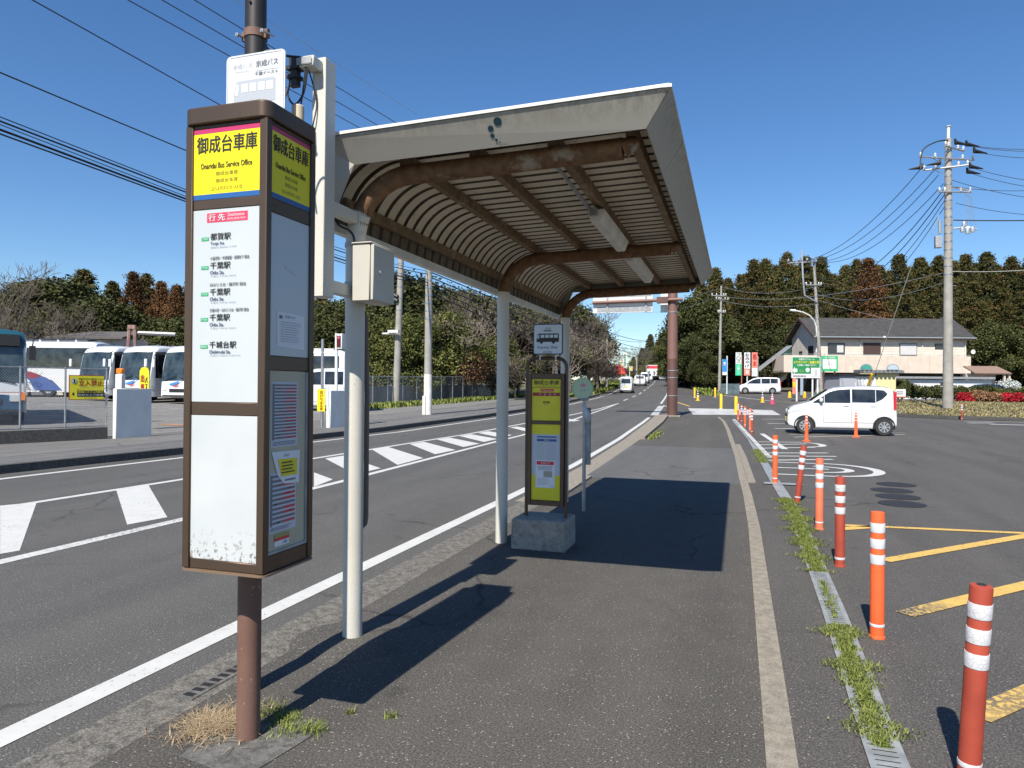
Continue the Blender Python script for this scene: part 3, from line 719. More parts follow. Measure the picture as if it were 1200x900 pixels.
# ------------------------------------------------------------------ service mast bracketed to the shelter post
ms = thing('service_mast', 'square white cable mast bolted beside the first shelter post, with black cables', 'mast', (-2.24,3.5,2.05))
b = MB().m(M_WPOLE); b.box(-2.292,-2.207,3.45,3.56,2.06,3.40); mp = b.build('mast_post', ms, bevel=.004)
for z in (2.585, 2.13):
    b = MB().m(M_WPOLE); b.box(-2.27,-2.21,3.55,3.82,z-.035,z+.035); b.build('bracket_arm', ms, bevel=.003)
b = MB().m(M_WPOLE); b.box(-2.318,-2.225,3.36,3.45,3.315,3.375); jb = b.build('junction_box', ms, bevel=.005)
b = MB().m(M_GALVW); b.box(-2.33,-2.235,3.350,3.357,3.325,3.365); b.build('cover_plate', jb, bevel=.004)
b = MB().m(M_CABLE)
def cable(b, pts, r=.004, n=6):
    P_ = [Vector(p) for p in pts]; out = []
    for i in range(len(P_)-1):
        p0 = P_[max(i-1,0)]; p1 = P_[i]; p2 = P_[i+1]; p3 = P_[min(i+2,len(P_)-1)]
        for k in range(6):
            t = k/6; out.append(.5*((2*p1)+(-p0+p2)*t+(2*p0-5*p1+4*p2-p3)*t*t+(-p0+3*p1-3*p2+p3)*t**3))
    out.append(P_[-1]); b.tube(out, r, n)
cable(b, [(-2.27,3.37,3.31),(-2.30,3.38,3.18),(-2.37,3.40,3.13),(-2.43,3.42,3.2),(-2.41,3.42,3.28),(-2.38,3.42,3.38)], .006)
cable(b, [(-2.28,3.37,3.32),(-2.32,3.38,3.10),(-2.38,3.40,3.06),(-2.44,3.40,3.12),(-2.43,3.42,3.24)], .0045)
cable(b, [(-2.28,3.4,3.31),(-2.255,3.44,3.15),(-2.27,3.43,3.02),(-2.30,3.46,2.95)], .004)
cable(b, [(-2.36,3.0,3.50),(-2.36,3.1,3.42),(-2.42,3.22,3.37),(-2.40,3.33,3.38),(-2.32,3.38,3.38)], .007)
b.box(-2.41,-2.36,3.40,3.44,3.24,3.40); b.box(-2.425,-2.345,3.39,3.45,3.33,3.35); b.box(-2.42,-2.35,3.39,3.45,3.28,3.30)
b.build('cable', ms)
b = MB().m(M_CAPW); b.cyl(-2.325,3.76,2.625,2.69,.024,.024,n=18); b.m(M_CABLE); b.cyl(-2.325,3.76,2.575,2.625,.026,.026,n=18); 
cable(b, [(-2.325,3.76,2.575),(-2.30,3.76,2.53),(-2.25,3.80,2.50),(-2.225,3.81,2.44),(-2.22,3.81,2.25)], .007)
o = tag(b.build('photocell', None), 'small white and black light sensor fixed beside the first shelter post', 'sensor')
# cabinet
cb = thing('electric_cabinet', 'small cream metal electric cabinet strapped to the first shelter post', 'cabinet', (-2.1,3.9,2.07))
b = MB().m(M_CAB); b.box(-2.185,-2.07,3.72,3.99,2.065,2.40); b.box(-2.19,-2.055,3.71,4.0,2.402,2.412); b.build('cabinet_body', cb, bevel=.004)
b = MB().m(M_CAB); b.box(-2.066,-2.045,3.722,3.988,2.068,2.398); dr = b.build('cabinet_door', cb, bevel=.004)
b = MB().m(M_ALU); b.lathe([(.014,0),(.014,.008),(.006,.012)], 14, (-2.045,3.80,2.24), 'X'); b.build('lock', dr)

# ------------------------------------------------------------------ tall bus stop sign box
BX0, BX1, BY0, BY1, BZ0, BZ1 = -2.20, -1.80, 2.40, 2.745, .80, 2.635
DXP, DYP = -.072, .083
st = thing('bus_stop_pillar', 'tall bronze bus stop box on a brown post with yellow name panels and white destination list', 'bus stop sign', (-2.03,2.60,0))
b = MB().m(M_BPOLE); b.cyl(-2.06,2.655,-.01,.80,.050,n=32); b.build('post', st)
b = MB().m(M_BROWN)
t = .036
for (x, y) in ((BX0,BY0),(BX1-t,BY0),(BX0,BY1-t),(BX1-t,BY1-t)): b.box(x, x+t, y, y+t, BZ0+.004, BZ1)
for z0_, z1_ in ((BZ0+.002,.842),(1.436,1.49),(2.284,2.325),(2.618,BZ1)):
    b.box(BX0+t, BX1-t, BY0+.006, BY0+.02, z0_, z1_); b.box(BX0+t, BX1-t, BY1-.02, BY1-.006, z0_, z1_)
    b.box(BX0+.006, BX0+.02, BY0+t, BY1-t, z0_, z1_)
for z0_, z1_ in ((BZ0+.002,.868),(1.622,1.682),(2.265,2.325),(2.618,BZ1)):
    b.box(BX1-.02, BX1-.006, BY0+t, BY1-t, z0_, z1_)
b.build('frame', st, bevel=.003)
b = MB().m(M_BROWND); b.box(BX0+.022,BX1-.022,BY0+.024,BY1-.022,BZ0+.01,BZ1-.01); b.build('core', st)
def rrect(x0, x1, y0, y1, r, n=6):
    P_ = []
    for cx, cy, a0 in ((x1-r,y1-r,0),(x0+r,y1-r,90),(x0+r,y0+r,180),(x1-r,y0+r,270)):
        for k in range(n+1): a = rad(a0+90*k/n); P_.append((cx+r*math.cos(a), cy+r*math.sin(a)))
    return P_
def rslab(b, x0, x1, y0, y1, z0, z1, r):
    P_ = rrect(x0, x1, y0, y1, r); n = len(P_)
    b.add([(x,y,z0) for x,y in P_]+[(x,y,z1) for x,y in P_], [tuple(range(n))[::-1], tuple(range(n,2*n))]+[(i,(i+1)%n,(i+1)%n+n,i+n) for i in range(n)])
b = MB().m(M_BROWN); rslab(b, BX0-.008, BX1+.010, BY0-.012, BY1+.01, BZ1, 2.705, .045); b.build('cap', st, bevel=.006, seg=3)
b = MB().m(mat('base_plate_tan', (.22,.15,.10), .5, .3)); rslab(b, BX0-.006, BX1+.008, BY0-.008, BY1+.008, .792, .80, .03)
b.m(M_BROWND)
for x, y in ((BX0+.03,BY0+.04),(BX1-.03,BY0+.04),(BX1-.03,BY1-.04),(BX0+.03,BY1-.04)): b.cyl(x,y,.784,.793,.008,n=8)
b.build('base_plate', st)
NAME = '御成台車庫'
def name_print(F, w, h):
    F.rect(0,0,w,h,M_YEL,1); F.rect(0,h-.018,w,h,M_MAG,1.5); F.rect(0,0,w,.021,M_BLUE,1.5)
    F.text(NAME, w*.05, h*.655, w*.95, h*.895, M_BLK, 2, .012)
    F.text('Onaridai Bus Service Office', w*.11, h*.435, w*.88, h*.515, mat('olive_ink',(.06,.05,.01),.5), 2, .016)
    ik = mat('olive_ink2',(.20,.17,.02),.5)
    F.text(NAME, w*.34, h*.325, w*.67, h*.385, ik, 2); F.text('御成台车库', w*.34, h*.225, w*.67, h*.285, ik, 2)
    F.text('오나리다이 사코', w*.27, h*.115, w*.74, h*.175, ik, 2)
# front name panel
b = MB().m(M_YEL); b.box(BX0+t, BX1-t, BY0+.009, BY0+.022, 2.326, 2.617); np_ = b.build('name_panel', st)
F = Face((BX0+t, BY0+.009, 2.326), (1,0,0), (0,0,1)); name_print(F, BX1-BX0-2*t, .291); F.mb.build('lettering', np_, smooth=False)
b = MB().m(M_YEL); b.box(BX1-.022, BX1-.009, BY0+t, BY1-t, 2.326, 2.617); np_ = b.build('name_panel', st)
F = Face((BX1-.009, BY0+t, 2.326), (0,1,0), (0,0,1)); name_print(F, BY1-BY0-2*t, .291); F.mb.build('lettering', np_, smooth=False)
# destination panel
b = MB().m(M_PANEL); b.box(BX0+t, BX1-t, BY0+.009, BY0+.022, 1.491, 2.283); dp = b.build('destination_panel', st)
F = Face((BX0+t, BY0+.009, 0), (1,0,0), (0,0,1)); X_ = lambda x: x-(BX0+t)
F.rect(X_(-2.095), 2.230, X_(-1.895), 2.268, M_PINKR, 1)
F.text('行 先', X_(-2.085), 2.235, X_(-2.005), 2.263, M_WHITE, 2, .02); F.text('Destination', X_(-1.99), 2.250, X_(-1.91), 2.264, M_WHITE, 2); F.text('目的地 目的地 행선지', X_(-1.993), 2.235, X_(-1.905), 2.245, M_WHITE, 2)
rows = [(2.157,2.185,'都賀駅','Tsuga Sta.','都賀站 都贺站 쓰가역',None,'つ01'), (2.038,2.066,'千葉駅','Chiba Sta.','千葉站 千叶站 지바역','小倉団地・市営霊園・道場坂下 経由','千03'),
        (1.929,1.957,'千葉駅','Chiba Sta.','千葉站 千叶站 지바역','ほおじろ台・鶴沢町 経由','千05'), (1.824,1.852,'千葉駅','Chiba Sta.','千葉站 千叶站 지바역','交番の前・ほおじろ台・鶴沢町 経由','千06'),
        (1.712,1.740,'千城台駅','Chishirodai Sta.','千城台站 千城台站 지시로다이역',None,'御01')]
for z0_, z1_, jp, en, sm, via, code in rows:
    wd = .132 if len(jp) == 4 else .100
    F.text(jp, X_(-2.076), z0_, X_(-2.076+wd), z1_, M_BLK, 2, .012)
    F.text(en, X_(-2.076), z0_-.022, X_(-2.076+(.105 if len(en) > 10 else .07)), z0_-.008, mat('blue_ink',(.07,.10,.18),.5), 2, .012)
    F.text(sm, X_(-2.075), z0_-.034, X_(-2.075+(.15 if len(jp)==4 else .125)), z0_-.026, mat('blue_ink2',(.3,.35,.45),.5), 2)
    if via: F.text(via, X_(-2.076), z1_+.009, X_(-2.076+(.19 if len(via) > 13 else .175)), z1_+.023, M_INK, 2, .01)
    F.rect(X_(-2.122), z0_-.002, X_(-2.085), z0_+.013, M_GRN, 1); F.text(code, X_(-2.117), z0_+.001, X_(-2.090), z0_+.010, M_WHITE, 2)
F.mb.build('lettering', dp, smooth=False)
b = MB().m(M_PANEL2); b.box(BX0+t, BX1-t, BY0+.009, BY0+.022, .843, 1.435); b.build('blank_panel', st, label='weathered blank white panel with peeling lower edge')
b = MB().m(M_PANEL); b.box(BX1-.022, BX1-.009, BY0+t, BY1-t, 1.683, 2.264); rp = b.build('side_panel', st)
F = Face((BX1-.009, BY0, 0), (0,1,0), (0,0,1))
F.poly([(.088,1.722),(.280,1.715),(.277,1.862),(.086,1.868)], M_PAPER, 1)
F.lines(.11,1.74,.26,1.83,9,M_INKL,2,.35); F.text('お知らせ', .14,1.842,.21,1.855,M_INK,2); F.rect(.10,1.838,.122,1.852,M_INK,2)
F.poly([(.14,2.05),(.22,2.03),(.22,2.045),(.14,2.062)], M_FADE, 1)
F.mb.build('notice', rp, smooth=False)
b = MB().m(M_CREAM); b.box(BX1-.022, BX1-.012, BY0+t, BY1-t, .869, 1.621)
b.m(M_BROWN); b.box(BX1-.0115, BX1-.008, BY0+t, BY0+t+.008, .87, 1.62); b.m(M_GALVW); b.box(BX1-.0115, BX1-.006, BY1-t-.012, BY1-t, .87, 1.62); b.box(BX1-.0115, BX1-.006, BY0+t, BY1-t-.012, .87, .882)
tc_ = b.build('timetable_case', st)
F = Face((BX1-.012, BY0, 0), (0,1,0), (0,0,1))
def timetable(F, a0, b0, a1, b1, n, red):
    F.rect(a0,b0,a1,b1,M_PAPERG,1); h = (b1-b0)*.86/n; top = b1-(b1-b0)*.03
    F.rect(a0+.006, top-n*h, a0+.02, top, M_INK, 1.6)
    for i in range(n):
        y = top-(i+1)*h; F.rect(a0+.02, y+h*.32, a0+(a1-a0)*.52, y+h*.86, M_INK, 2); F.rect(a0+(a1-a0)*.52, y+h*.32, a1-.008, y+h*.86, red if i%3 else M_INK, 2)
        for k in range(3): 
            q = random.uniform(a0+.03, a1-.04); F.rect(q, y+h*.5, q+.015, y+h*.68, red, 2.4)
    F.lines(a0+.01, b0+.006, a1-.01, b0+(b1-b0)*.09, 3, M_INK, 2)
timetable(F, .058,1.305,.238,1.575,17,mat('red_ink',(.42,.08,.07),.6))
timetable(F, .050,.955,.232,1.20,11,mat('red_ink2',(.55,.06,.06),.6))
F.poly([(.06,1.288),(.255,1.283),(.250,1.142),(.145,1.150),(.10,1.19)], M_PAPER, 3)
F.poly([(.10,1.255),(.235,1.250),(.235,1.180),(.125,1.182)], M_YEL2, 4); F.lines(.125,1.19,.22,1.245,4,M_BLK,5,.4); F.text('お詫び',.14,1.262,.18,1.274,M_INK,4); F.lines(.15,1.155,.235,1.172,1,M_INK,4)
F.rect(.085,.895,.185,.938,M_PAPER,2); F.rect(.085,.918,.185,.93,M_RED,3); F.rect(.085,.93,.185,.945,mat('sticker_olive',(.3,.3,.1),.5),3); F.text('お願い',.14,.90,.178,.913,M_BLUE,3)
F.mb.build('notice', tc_, smooth=False)
# bus plate on top
b = MB().m(mat('plate_white', (.60,.62,.65), .4)); 
rp_ = rrect(-2.165,-1.862,2.735,3.010,.022,4); n = len(rp_)
b.add([(x,2.60,z) for x,z in rp_]+[(x,2.606,z) for x,z in rp_], [tuple(range(n)),tuple(range(n,2*n))[::-1]]+[(i,i+n,(i+1)%n+n,(i+1)%n) for i in range(n)])
pl = b.build('bus_plate', st)
F = Face((-2.165,2.60,2.735), (1,0,0), (0,0,1)); g1 = mat('pale_print',(.38,.41,.45),.5); g2 = mat('pale_print2',(.47,.50,.54),.5)
for (a,bb,c_,d) in ((.006,.02,.009,.255),(.294,.02,.297,.255),(.02,.266,.283,.269)): F.rect(a,bb,c_,d,g1)
def bus_icon(F, a, b_, w, h, body, win, k=1, left=True):
    F.poly([(a,b_+h*.18),(a+w,b_+h*.18),(a+w,b_+h*.95),(a+w*.97,b_+h),(a+w*.1,b_+h),(a+w*.05,b_+h*.93),(a,b_+h*.45)], body, k)
    for q in (.22,.76): F.disc(a+w*q, b_+h*.16, h*.16, body, k+.3, 16)
    F.poly([(a+w*.03,b_+h*.5),(a+w*.11,b_+h*.5),(a+w*.13,b_+h*.88),(a+w*.07,b_+h*.88)], win, k+.6)
    for i in range(4):
        x = a+w*(.19+i*.2); F.rect(x, b_+h*.58, x+w*.16, b_+h*.88, win, k+.6)
bus_icon(F, .04,.035,.215,.125,g1,mat('plate_white'),1)
F.text('京成バス',.035,.215,.135,.236,g1,2); F.text('Keisei Bus',.05,.198,.12,.208,g2,2)
F.text('京成バス',.155,.212,.268,.240,M_INK,2,.012); F.rect(.155,.196,.268,.198,M_INKL,2); F.text('千葉イースト',.150,.175,.268,.191,M_INK,2,.012)
F.mb.build('lettering', pl, smooth=False)
b = MB().m(mat('light_cap_cream',(.55,.47,.33),.5)); b.cyl(-1.865,2.70,2.70,2.80,.027,n=20); b.build('lamp_cap', st, bevel=.006, seg=3)

# dark pole behind the pillar
DX, DY = -2.370, 3.06
dp_ = thing('dark_steel_pole', 'dark brown steel pole standing right behind the bus stop pillar, rising out of the picture', 'pole', (-2.39,3.08,0))
b = MB().m(M_DPOLE); b.tube([(-2.375,3.07,-.01),(-2.365,3.05,6.2)],[.054,.052],28); b.build('shaft', dp_)
b = MB().m(mat('rusty_clamp',(.20,.12,.09),.7,.3,noise=.3,nscale=20)); b.cyl(DX,DY,3.335,3.375,.058,n=28)
for sx in (-1,1): b.box(DX+sx*.066-.012,DX+sx*.066+.012,DY-.01,DY+.01,3.332,3.378)
cl = b.build('clamp', dp_)
b = MB().m(M_GALV)
for sx in (-1,1): b = MB().m(M_GALV); b.tube([(DX+sx*.075,DY-.055,3.345),(DX+sx*.075,DY+.045,3.365)], .006, 8); b.lathe([(.011,0),(.011,.008)], 6, (DX+sx*.075,DY-.045,3.347), 'Y'); b.build('bolt', cl)
pass
b = MB().m(M_GALVW); cable(b, [(-2.29,2.98,3.05),(-2.30,2.98,3.15),(-2.27,2.99,3.22),(-2.22,3.0,3.23)], .006); b.build('conduit', dp_)

# ------------------------------------------------------------------ framed express bus stop on a concrete block
es = thing('framed_bus_stop', 'brown framed bus stop board with yellow timetable panels on a concrete block under the shelter', 'bus stop sign', (-1.79,6.75,0))
b = MB().m(M_CONC)
v = []
for z, i in ((-.01,0),(.29,.004)):
    v += [(-2.09+i,6.55+i,z),(-1.55-i,6.55+i,z),(-1.55-i,7.03-i,z),(-2.09+i,7.03-i,z)]
b.add(v, [(0,3,2,1),(4,5,6,7),(0,1,5,4),(1,2,6,5),(2,3,7,6),(3,0,4,7)]); b.build('base_block', es, bevel=.02, seg=2)
fx0, fx1, fy = -2.0, -1.60, 6.78
b = MB().m(M_BROWN)
for x in (fx0+.0, fx1-.0):
    for yy in ((fy-.045, fy+.005) if True else ()):
        pass
r_ = .017
pts = [(fx0,fy,.29),(fx0,fy,1.76)]
for k in range(1,7): a = rad(90*k/6); pts.append((fx0+.09-.09*math.cos(a), fy, 1.76+.09*math.sin(a)))
for k in range(0,7): a = rad(90*k/6); pts.append((fx1-.09+.09*math.sin(a), fy, 1.76+.09*math.cos(a)))
pts.append((fx1,fy,.29)); b.tube(pts, r_, 10); b.build('tube_frame', es)
b = MB().m(M_BROWN)
bz0, bz1 = .40, 1.70
b.box(fx0+.014, fx0+.052, fy-.03, fy+.03, bz0, bz1); b.box(fx1-.052, fx1-.014, fy-.03, fy+.03, bz0, bz1)
for a, c_ in ((bz0,bz0+.05),(1.20,1.235),(bz1-.055,bz1)): b.box(fx0+.052, fx1-.052, fy-.03, fy+.03, a, c_)
b.box(fx0+.052, fx1-.052, fy+.01, fy+.02, bz0+.05, bz1-.055)
b.build('case', es, bevel=.003)
F = Face((fx0+.052, fy-.012, 0), (1,0,0), (0,0,1)); W_ = fx1-fx0-.104
b = MB().m(M_YEL2); b.box(fx0+.052,fx1-.052,fy-.012,fy+.005,1.236,bz1-.056); tp = b.build('name_panel', es)
F.text(NAME, .02,1.588,W_-.02,1.634,M_BLK,2,.012); F.text('Onaridai Bus Service Office',.04,1.572,W_-.04,1.582,M_BLK,2); F.rect(0,1.558,W_,1.562,M_BLK,2)
F.rect(.09,1.522,.225,1.548,M_RED,2); F.text('行 先 Destination',.10,1.528,.215,1.543,M_WHITE,3)
F.rect(.01,1.478,W_-.01,1.512,M_DRED,2)
for i, ch in enumerate('千城台駅'): F.text(ch,.075+i*.05,1.485,.095+i*.05,1.505,M_WHITE,3)
F.text('東京駅',.115,1.405,.185,1.428,M_BLK,2,.01); F.text('Tokyo Sta.',.12,1.388,.18,1.397,M_INK,2)
F.mb.build('lettering', tp, smooth=False)
b = MB().m(M_YEL2); b.box(fx0+.052,fx1-.052,fy-.012,fy+.005,bz0+.052,1.199); tp = b.build('timetable_panel', es)
F = Face((fx0+.052, fy-.012, 0), (1,0,0), (0,0,1))
F.rect(.004,.70,W_-.004,1.10,M_PAPERG,1); F.rect(.055,1.068,W_-.04,1.082,M_BLUE,2); F.rect(.055,1.03,W_-.04,1.055,M_BLUE,2); F.text('時刻表',.13,1.034,.18,1.051,M_WHITE,3)
F.lines(.055,.83,.14,1.02,10,mat('pale_green_print',(.4,.5,.42),.6),2,.4,.1); F.lines(.15,.83,W_-.04,1.02,16,M_INKL,2,.4,.2)
F.rect(.045,.575,W_-.055,.845,M_PAPER,2.5); F.rect(.055,.80,W_-.065,.835,M_RED,3); F.text('お知らせ',.10,.808,.19,.828,M_WHITE,4)
F.lines(.07,.745,W_-.075,.79,4,M_INK,3,.4,.1); F.lines(.065,.60,W_-.075,.67,6,M_INKL,3,.4,.5); F.rect(.13,.68,.215,.74,mat('map_tan',(.42,.38,.3),.6),3); F.lines(.12,.677,.225,.735,5,M_INK,3.5,.25,.3)
F.text('京成',.20,.585,.225,.60,M_BLUE,3)
F.mb.build('notice', tp, smooth=False)
b = MB().m(mat('plate_navy',(.02,.05,.10),.4)); rp_ = rrect(-1.925,-1.625,1.885,2.185,.02,4); n = len(rp_)
b.add([(x,6.72,z) for x,z in rp_]+[(x,6.735,z) for x,z in rp_], [tuple(range(n)),tuple(range(n,2*n))[::-1]]+[(i,i+n,(i+1)%n+n,(i+1)%n) for i in range(n)])
b.m(M_GALV); 
for x in (-1.86,-1.70): b.box(x-.008,x+.008,6.735,6.76,1.83,2.1)
pl = b.build('express_plate', es)
F = Face((-1.925,6.72,1.885), (1,0,0), (0,0,1)); F.poly([(x+1.925,z-1.885) for x,z in rrect(-1.915,-1.635,1.895,2.175,.016,4)], mat('plate_pale',(.58,.66,.76),.4), 1)
bus_icon(F,.035,.105,.225,.10,M_BLK,mat('plate_pale'),2); F.text('Expwy. Bus',.045,.05,.245,.085,M_INK,2,.01); F.rect(.10,.012,.19,.034,M_INKL,2); F.text('高速',.12,.245,.18,.265,M_INK,2); F.rect(.105,.225,.185,.24,M_INK,2)
F.mb.build('lettering', pl, smooth=False)

# ------------------------------------------------------------------ round-headed bus stop
rs_ = thing('round_bus_stop', 'slim grey bus stop post with pale green round disc under the shelter roof', 'bus stop sign', (-1.855,8.86,0))
b = MB().m(M_GALV); b.cyl(-1.855,8.86,-.01,1.45,.024,n=16); b.build('post', rs_)
b = MB().m(mat('disc_pale_green',(.40,.52,.30),.5,noise=.1,nscale=6)); b.lathe([(.138,0),(.138,.012)], 40, (-1.875,8.845,1.555), 'Y'); dd = b.build('disc', rs_)
F = Face((-1.875-.138,8.833,1.555-.138), (1,0,0), (0,0,1), .003)
F.disc(.138,.138,.127,mat('disc_pale_green2',(.50,.62,.42),.5),.5,32); F.disc(.142,.178,.036,mat('disc_pink',(.6,.28,.33),.5),1,16,.024); F.disc(.12,.115,.012,M_INKL,1,10); F.disc(.165,.115,.012,M_INKL,1,10); F.rect(.12,.10,.165,.106,M_INKL,1)
F.mb.build('emblem', dd, smooth=False)
b = MB().m(M_GALVW); b.box(-1.90,-1.80,8.83,8.85,1.40,1.432); b.box(-1.832,-1.775,8.845,8.86,.60,1.30); b.m(M_BLK); b.box(-1.835,-1.772,8.86,8.868,.59,1.31); b.build('timetable_plate', rs_)
b = MB().m(mat('plastic_note',(.5,.55,.6),.25)); b.add([(-1.87,8.82,1.36),(-1.80,8.80,1.30),(-1.745,8.79,1.20),(-1.79,8.82,1.10),(-1.83,8.835,1.14),(-1.87,8.83,1.25)], [(0,1,5),(1,2,3),(1,3,4),(1,4,5)])
o = b.build('note', rs_); md = o.modifiers.new('s','SOLIDIFY'); md.thickness = .003

# ------------------------------------------------------------------ bollards
def bollard(h, r, body, ref, rings, name='bollard', tilt=None, foot=.012, cap=None):
    t_ = thing(name, '', 'bollard', (0,0,0), local=True)
    b = MB().m(body); b.lathe([(r*1.12,0),(r*1.12,foot),(r,foot+.004),(r*.98,h-.012),(r*.93,h-.002),(r*.55,h+.001)], 28); b.build('tube', t_, world=False)
    for z0_, z1_ in rings:
        b = MB().m(ref); b.lathe([(r+.0012,z0_),(r+.002,z0_+.003),(r+.002,z1_-.003),(r+.0012,z1_)], 28); b.build('reflective_band', t_, world=False)
    if cap:
        b = MB().m(cap); b.lathe([(r*.42,h+.001),(r*.40,h+.004)], 16); b.build('cap_plug', t_, world=False)
    return t_
R3 = [(.47,.53),(.57,.63),(.67,.73)]
pA = bollard(.80, .042, M_ORANGE, M_REFL, R3+[(.075,.092)])
pB = bollard(.80, .042, M_OLDRED, M_REFLC, R3+[(.065,.085)], cap=M_BLK)
pC = bollard(.80, .042, M_SALMON, M_REFL, R3+[(.075,.09)])
pD = bollard(.80, .040, M_OLDRED, M_REFL, R3+[(.075,.09)])
GB = 'bollards along the edge of the car park'
def put(proto, x, y, label, first, rot=(0,0,0), group=GB):
    o = proto if first else dup(proto, (0,0,0))
    o.location = (x, y, zt(y)-.012); o.rotation_euler = rot; o['label'] = label; o['group'] = group; return o
put(pA, .852, 5.02, 'bright orange bollard with three white bands, second nearest to the camera', True)
put(pB, .895, 3.30, 'faded red nearest bollard with cracked white bands, leaning a little at the lower right', True, (rad(2),rad(2.5),0))
put(pB, .873, 6.93, 'faded red upright bollard with black foot, third in the near row beside the weeds', False)
put(pC, .881, 8.69, 'salmon orange bollard with three white bands beyond the black-footed one', True)
put(pD, .79, 10.62, 'faded red bollard tilted to the right beside the weeds', True, (0,rad(6),0))
put(pA, .60, 12.72, 'bright orange bollard standing on the metal drain cover', False)
far = [(*ground_hit(881,508),pD,'dark red nearest bollard of the tight far cluster at the kerb corner'),(*ground_hit(879,504),pC,'pale salmon bollard second in the tight far cluster'),(*ground_hit(873,500),pA,'orange bollard in the middle of the tight far cluster'),
       (*ground_hit(869,495),pD,'dark red bollard fourth in the tight far cluster'),(*ground_hit(865,492),pA,'orange bollard at the far end of the tight cluster')]
for x, y, p, l in far: put(p, x, y, l, False)
x, y = ground_hit(1127,492); put(pD, x, y, 'red and white bollard beside the tall concrete pole on the far side of the lot', False)
def flexpost():
    t_ = thing('lane_cone_post', '', 'traffic post', (0,0,0), local=True)
    b = MB().m(M_ORANGE); b.lathe([(.13,0),(.13,.018),(.075,.03),(.055,.10),(.048,.40),(.036,.79),(.030,.80)], 20); b.build('tube', t_, world=False)
    for z0_, z1_ in ((.50,.56),(.60,.66),(.70,.755)):
        r = .0465-(z0_-.4)*.028; b = MB().m(M_REFL); b.lathe([(r,z0_),(r,z1_)], 20); b.build('reflective_band', t_, world=False)
    return t_
pE = flexpost()
put(pE, *ground_hit(945,516.7), 'orange flexible post with flared foot in front of the small car front wheel', True, group='flexible posts beside the parked small car')
put(pE, *ground_hit(1003,512), 'orange flexible post with flared foot in front of the small car door', False, group='flexible posts beside the parked small car')
x, y = ground_hit(1222,600); put(pE, x, y, 'orange flexible post at the right edge of the picture by the yellow hatching', False, rot=(rad(80),0,rad(70)))['label'] = 'fallen orange flexible post at the right edge of the lot'
def ypost():
    t_ = thing('yellow_post', '', 'bollard', (0,0,0), local=True)
    b = MB().m(M_YPOST); b.lathe([(.09,0),(.09,.9),(.07,.95),(.03,.97)], 16); b.build('tube', t_, world=False)
    b = MB().m(M_WPAINT2); b.lathe([(.13,0),(.11,.03)], 16); b.build('foot', t_, world=False); return t_
pF = ypost()
for i, ((px, py), l) in enumerate([((862.5,485),'yellow bollard nearest the camera at the side street crossing'),((845,479),'yellow bollard second nearest at the side street crossing'),((814,466),'yellow bollard farthest left beside the far pavement'),((838,465.5),'yellow bollard at the foot of the leafy bank')]):
    x, y = ground_hit(px, py); put(pF, x, y, l, i == 0, group='yellow bollards at the side street')
def scone(c1, c2, r, h, name, label, px, py):
    x, y = ground_hit(px, py); t_ = thing(name, label, 'traffic cone', (x, y, zt(y)-.01), local=True)
    b = MB().m(c1); b.lathe([(r,0),(r,.04),(r*.6,.05),(r*.5,h*.45)], 16); b.build('base', t_, world=False)
    b = MB()
    for i in range(5):
        b.m(c2 if i % 2 else M_REFL); z0_ = h*.45+i*h*.11; b.lathe([(r*.5-i*r*.07,z0_),(r*.5-(i+1)*r*.07,z0_+h*.11)], 14)
    b.build('striped_top', t_, world=False)
scone(M_YPOST, M_BLK, .2, .85, 'striped_post', 'black and white striped post with yellow base left of the pink cone', 893.5, 471.5)
scone(mat('cone_pink',(.6,.06,.15),.6), mat('cone_pink'), .22, .8, 'traffic_cone', 'pink traffic cone in front of the parked minivan', 905, 473.5)
scone(M_YPOST, M_BLK, .2, .85, 'striped_post', 'black and white striped post with yellow base by the far yellow bollards', 817.8, 469.5)
# manholes
for i, (px, py) in enumerate([(1050,567.3),(1045,574.2),(1052,581.7),(1057,590)]):
    x, y = ground_hit(px, py); b = MB().m(M_IRON); b.lathe([(.30,0),(.30,.006),(.28,.0065)], 36, (x,y,-.010)); b.m(M_DARK)
    tag(b.build('manhole_cover', None), 'round iron manhole cover, %s of the row of four in the car park' % ['farthest','second farthest','second nearest','nearest'][i], 'manhole', 'manhole covers in the car park')
# drain grate at the roadside
x, y = -2.62, 3.10
b = MB().m(M_PAD); b.box(-2.67,-2.56,2.87,3.36,-.01,.006); b.m(M_DARK)
for k in range(7): b.box(-2.645,-2.585,2.90+k*.062,2.935+k*.062,.0062,.0072)
tag(b.build('drain_grate', None, smooth=False), 'black iron drain grate in the gutter beside the dry weeds', 'drain grate')

# ------------------------------------------------------------------ weeds
def blades(n, fn, hmin, hmax, wd, lean=.6, seed=1, curl=.5):
    """many grass blades; fn(r) gives the root x,y,z"""
    r = np.random.default_rng(seed); V = []; Fq = []; vr = []
    for i in range(n):
        x, y, z = fn(r); h = r.uniform(hmin, hmax); a = r.uniform(0, 6.283); l = r.uniform(0, lean)*h; w_ = wd*r.uniform(.6,1.3)
        dx, dy = math.cos(a), math.sin(a); px_, py_ = -dy*w_/2, dx*w_/2; o = len(V)
        V += [(x-px_,y-py_,z),(x+px_,y+py_,z),(x+px_*.8+dx*l*.5,y+py_*.8+dy*l*.5,z+h*.6),(x-px_*.8+dx*l*.5,y-py_*.8+dy*l*.5,z+h*.6),(x+dx*l*(1+curl),y+dy*l*(1+curl),z+h*(1-.3*curl*r.random()))]
        Fq += [(o,o+1,o+2,o+3),(o+3,o+2,o+4)]; c = r.random(); vr += [c,c]
    return V, Fq, vr
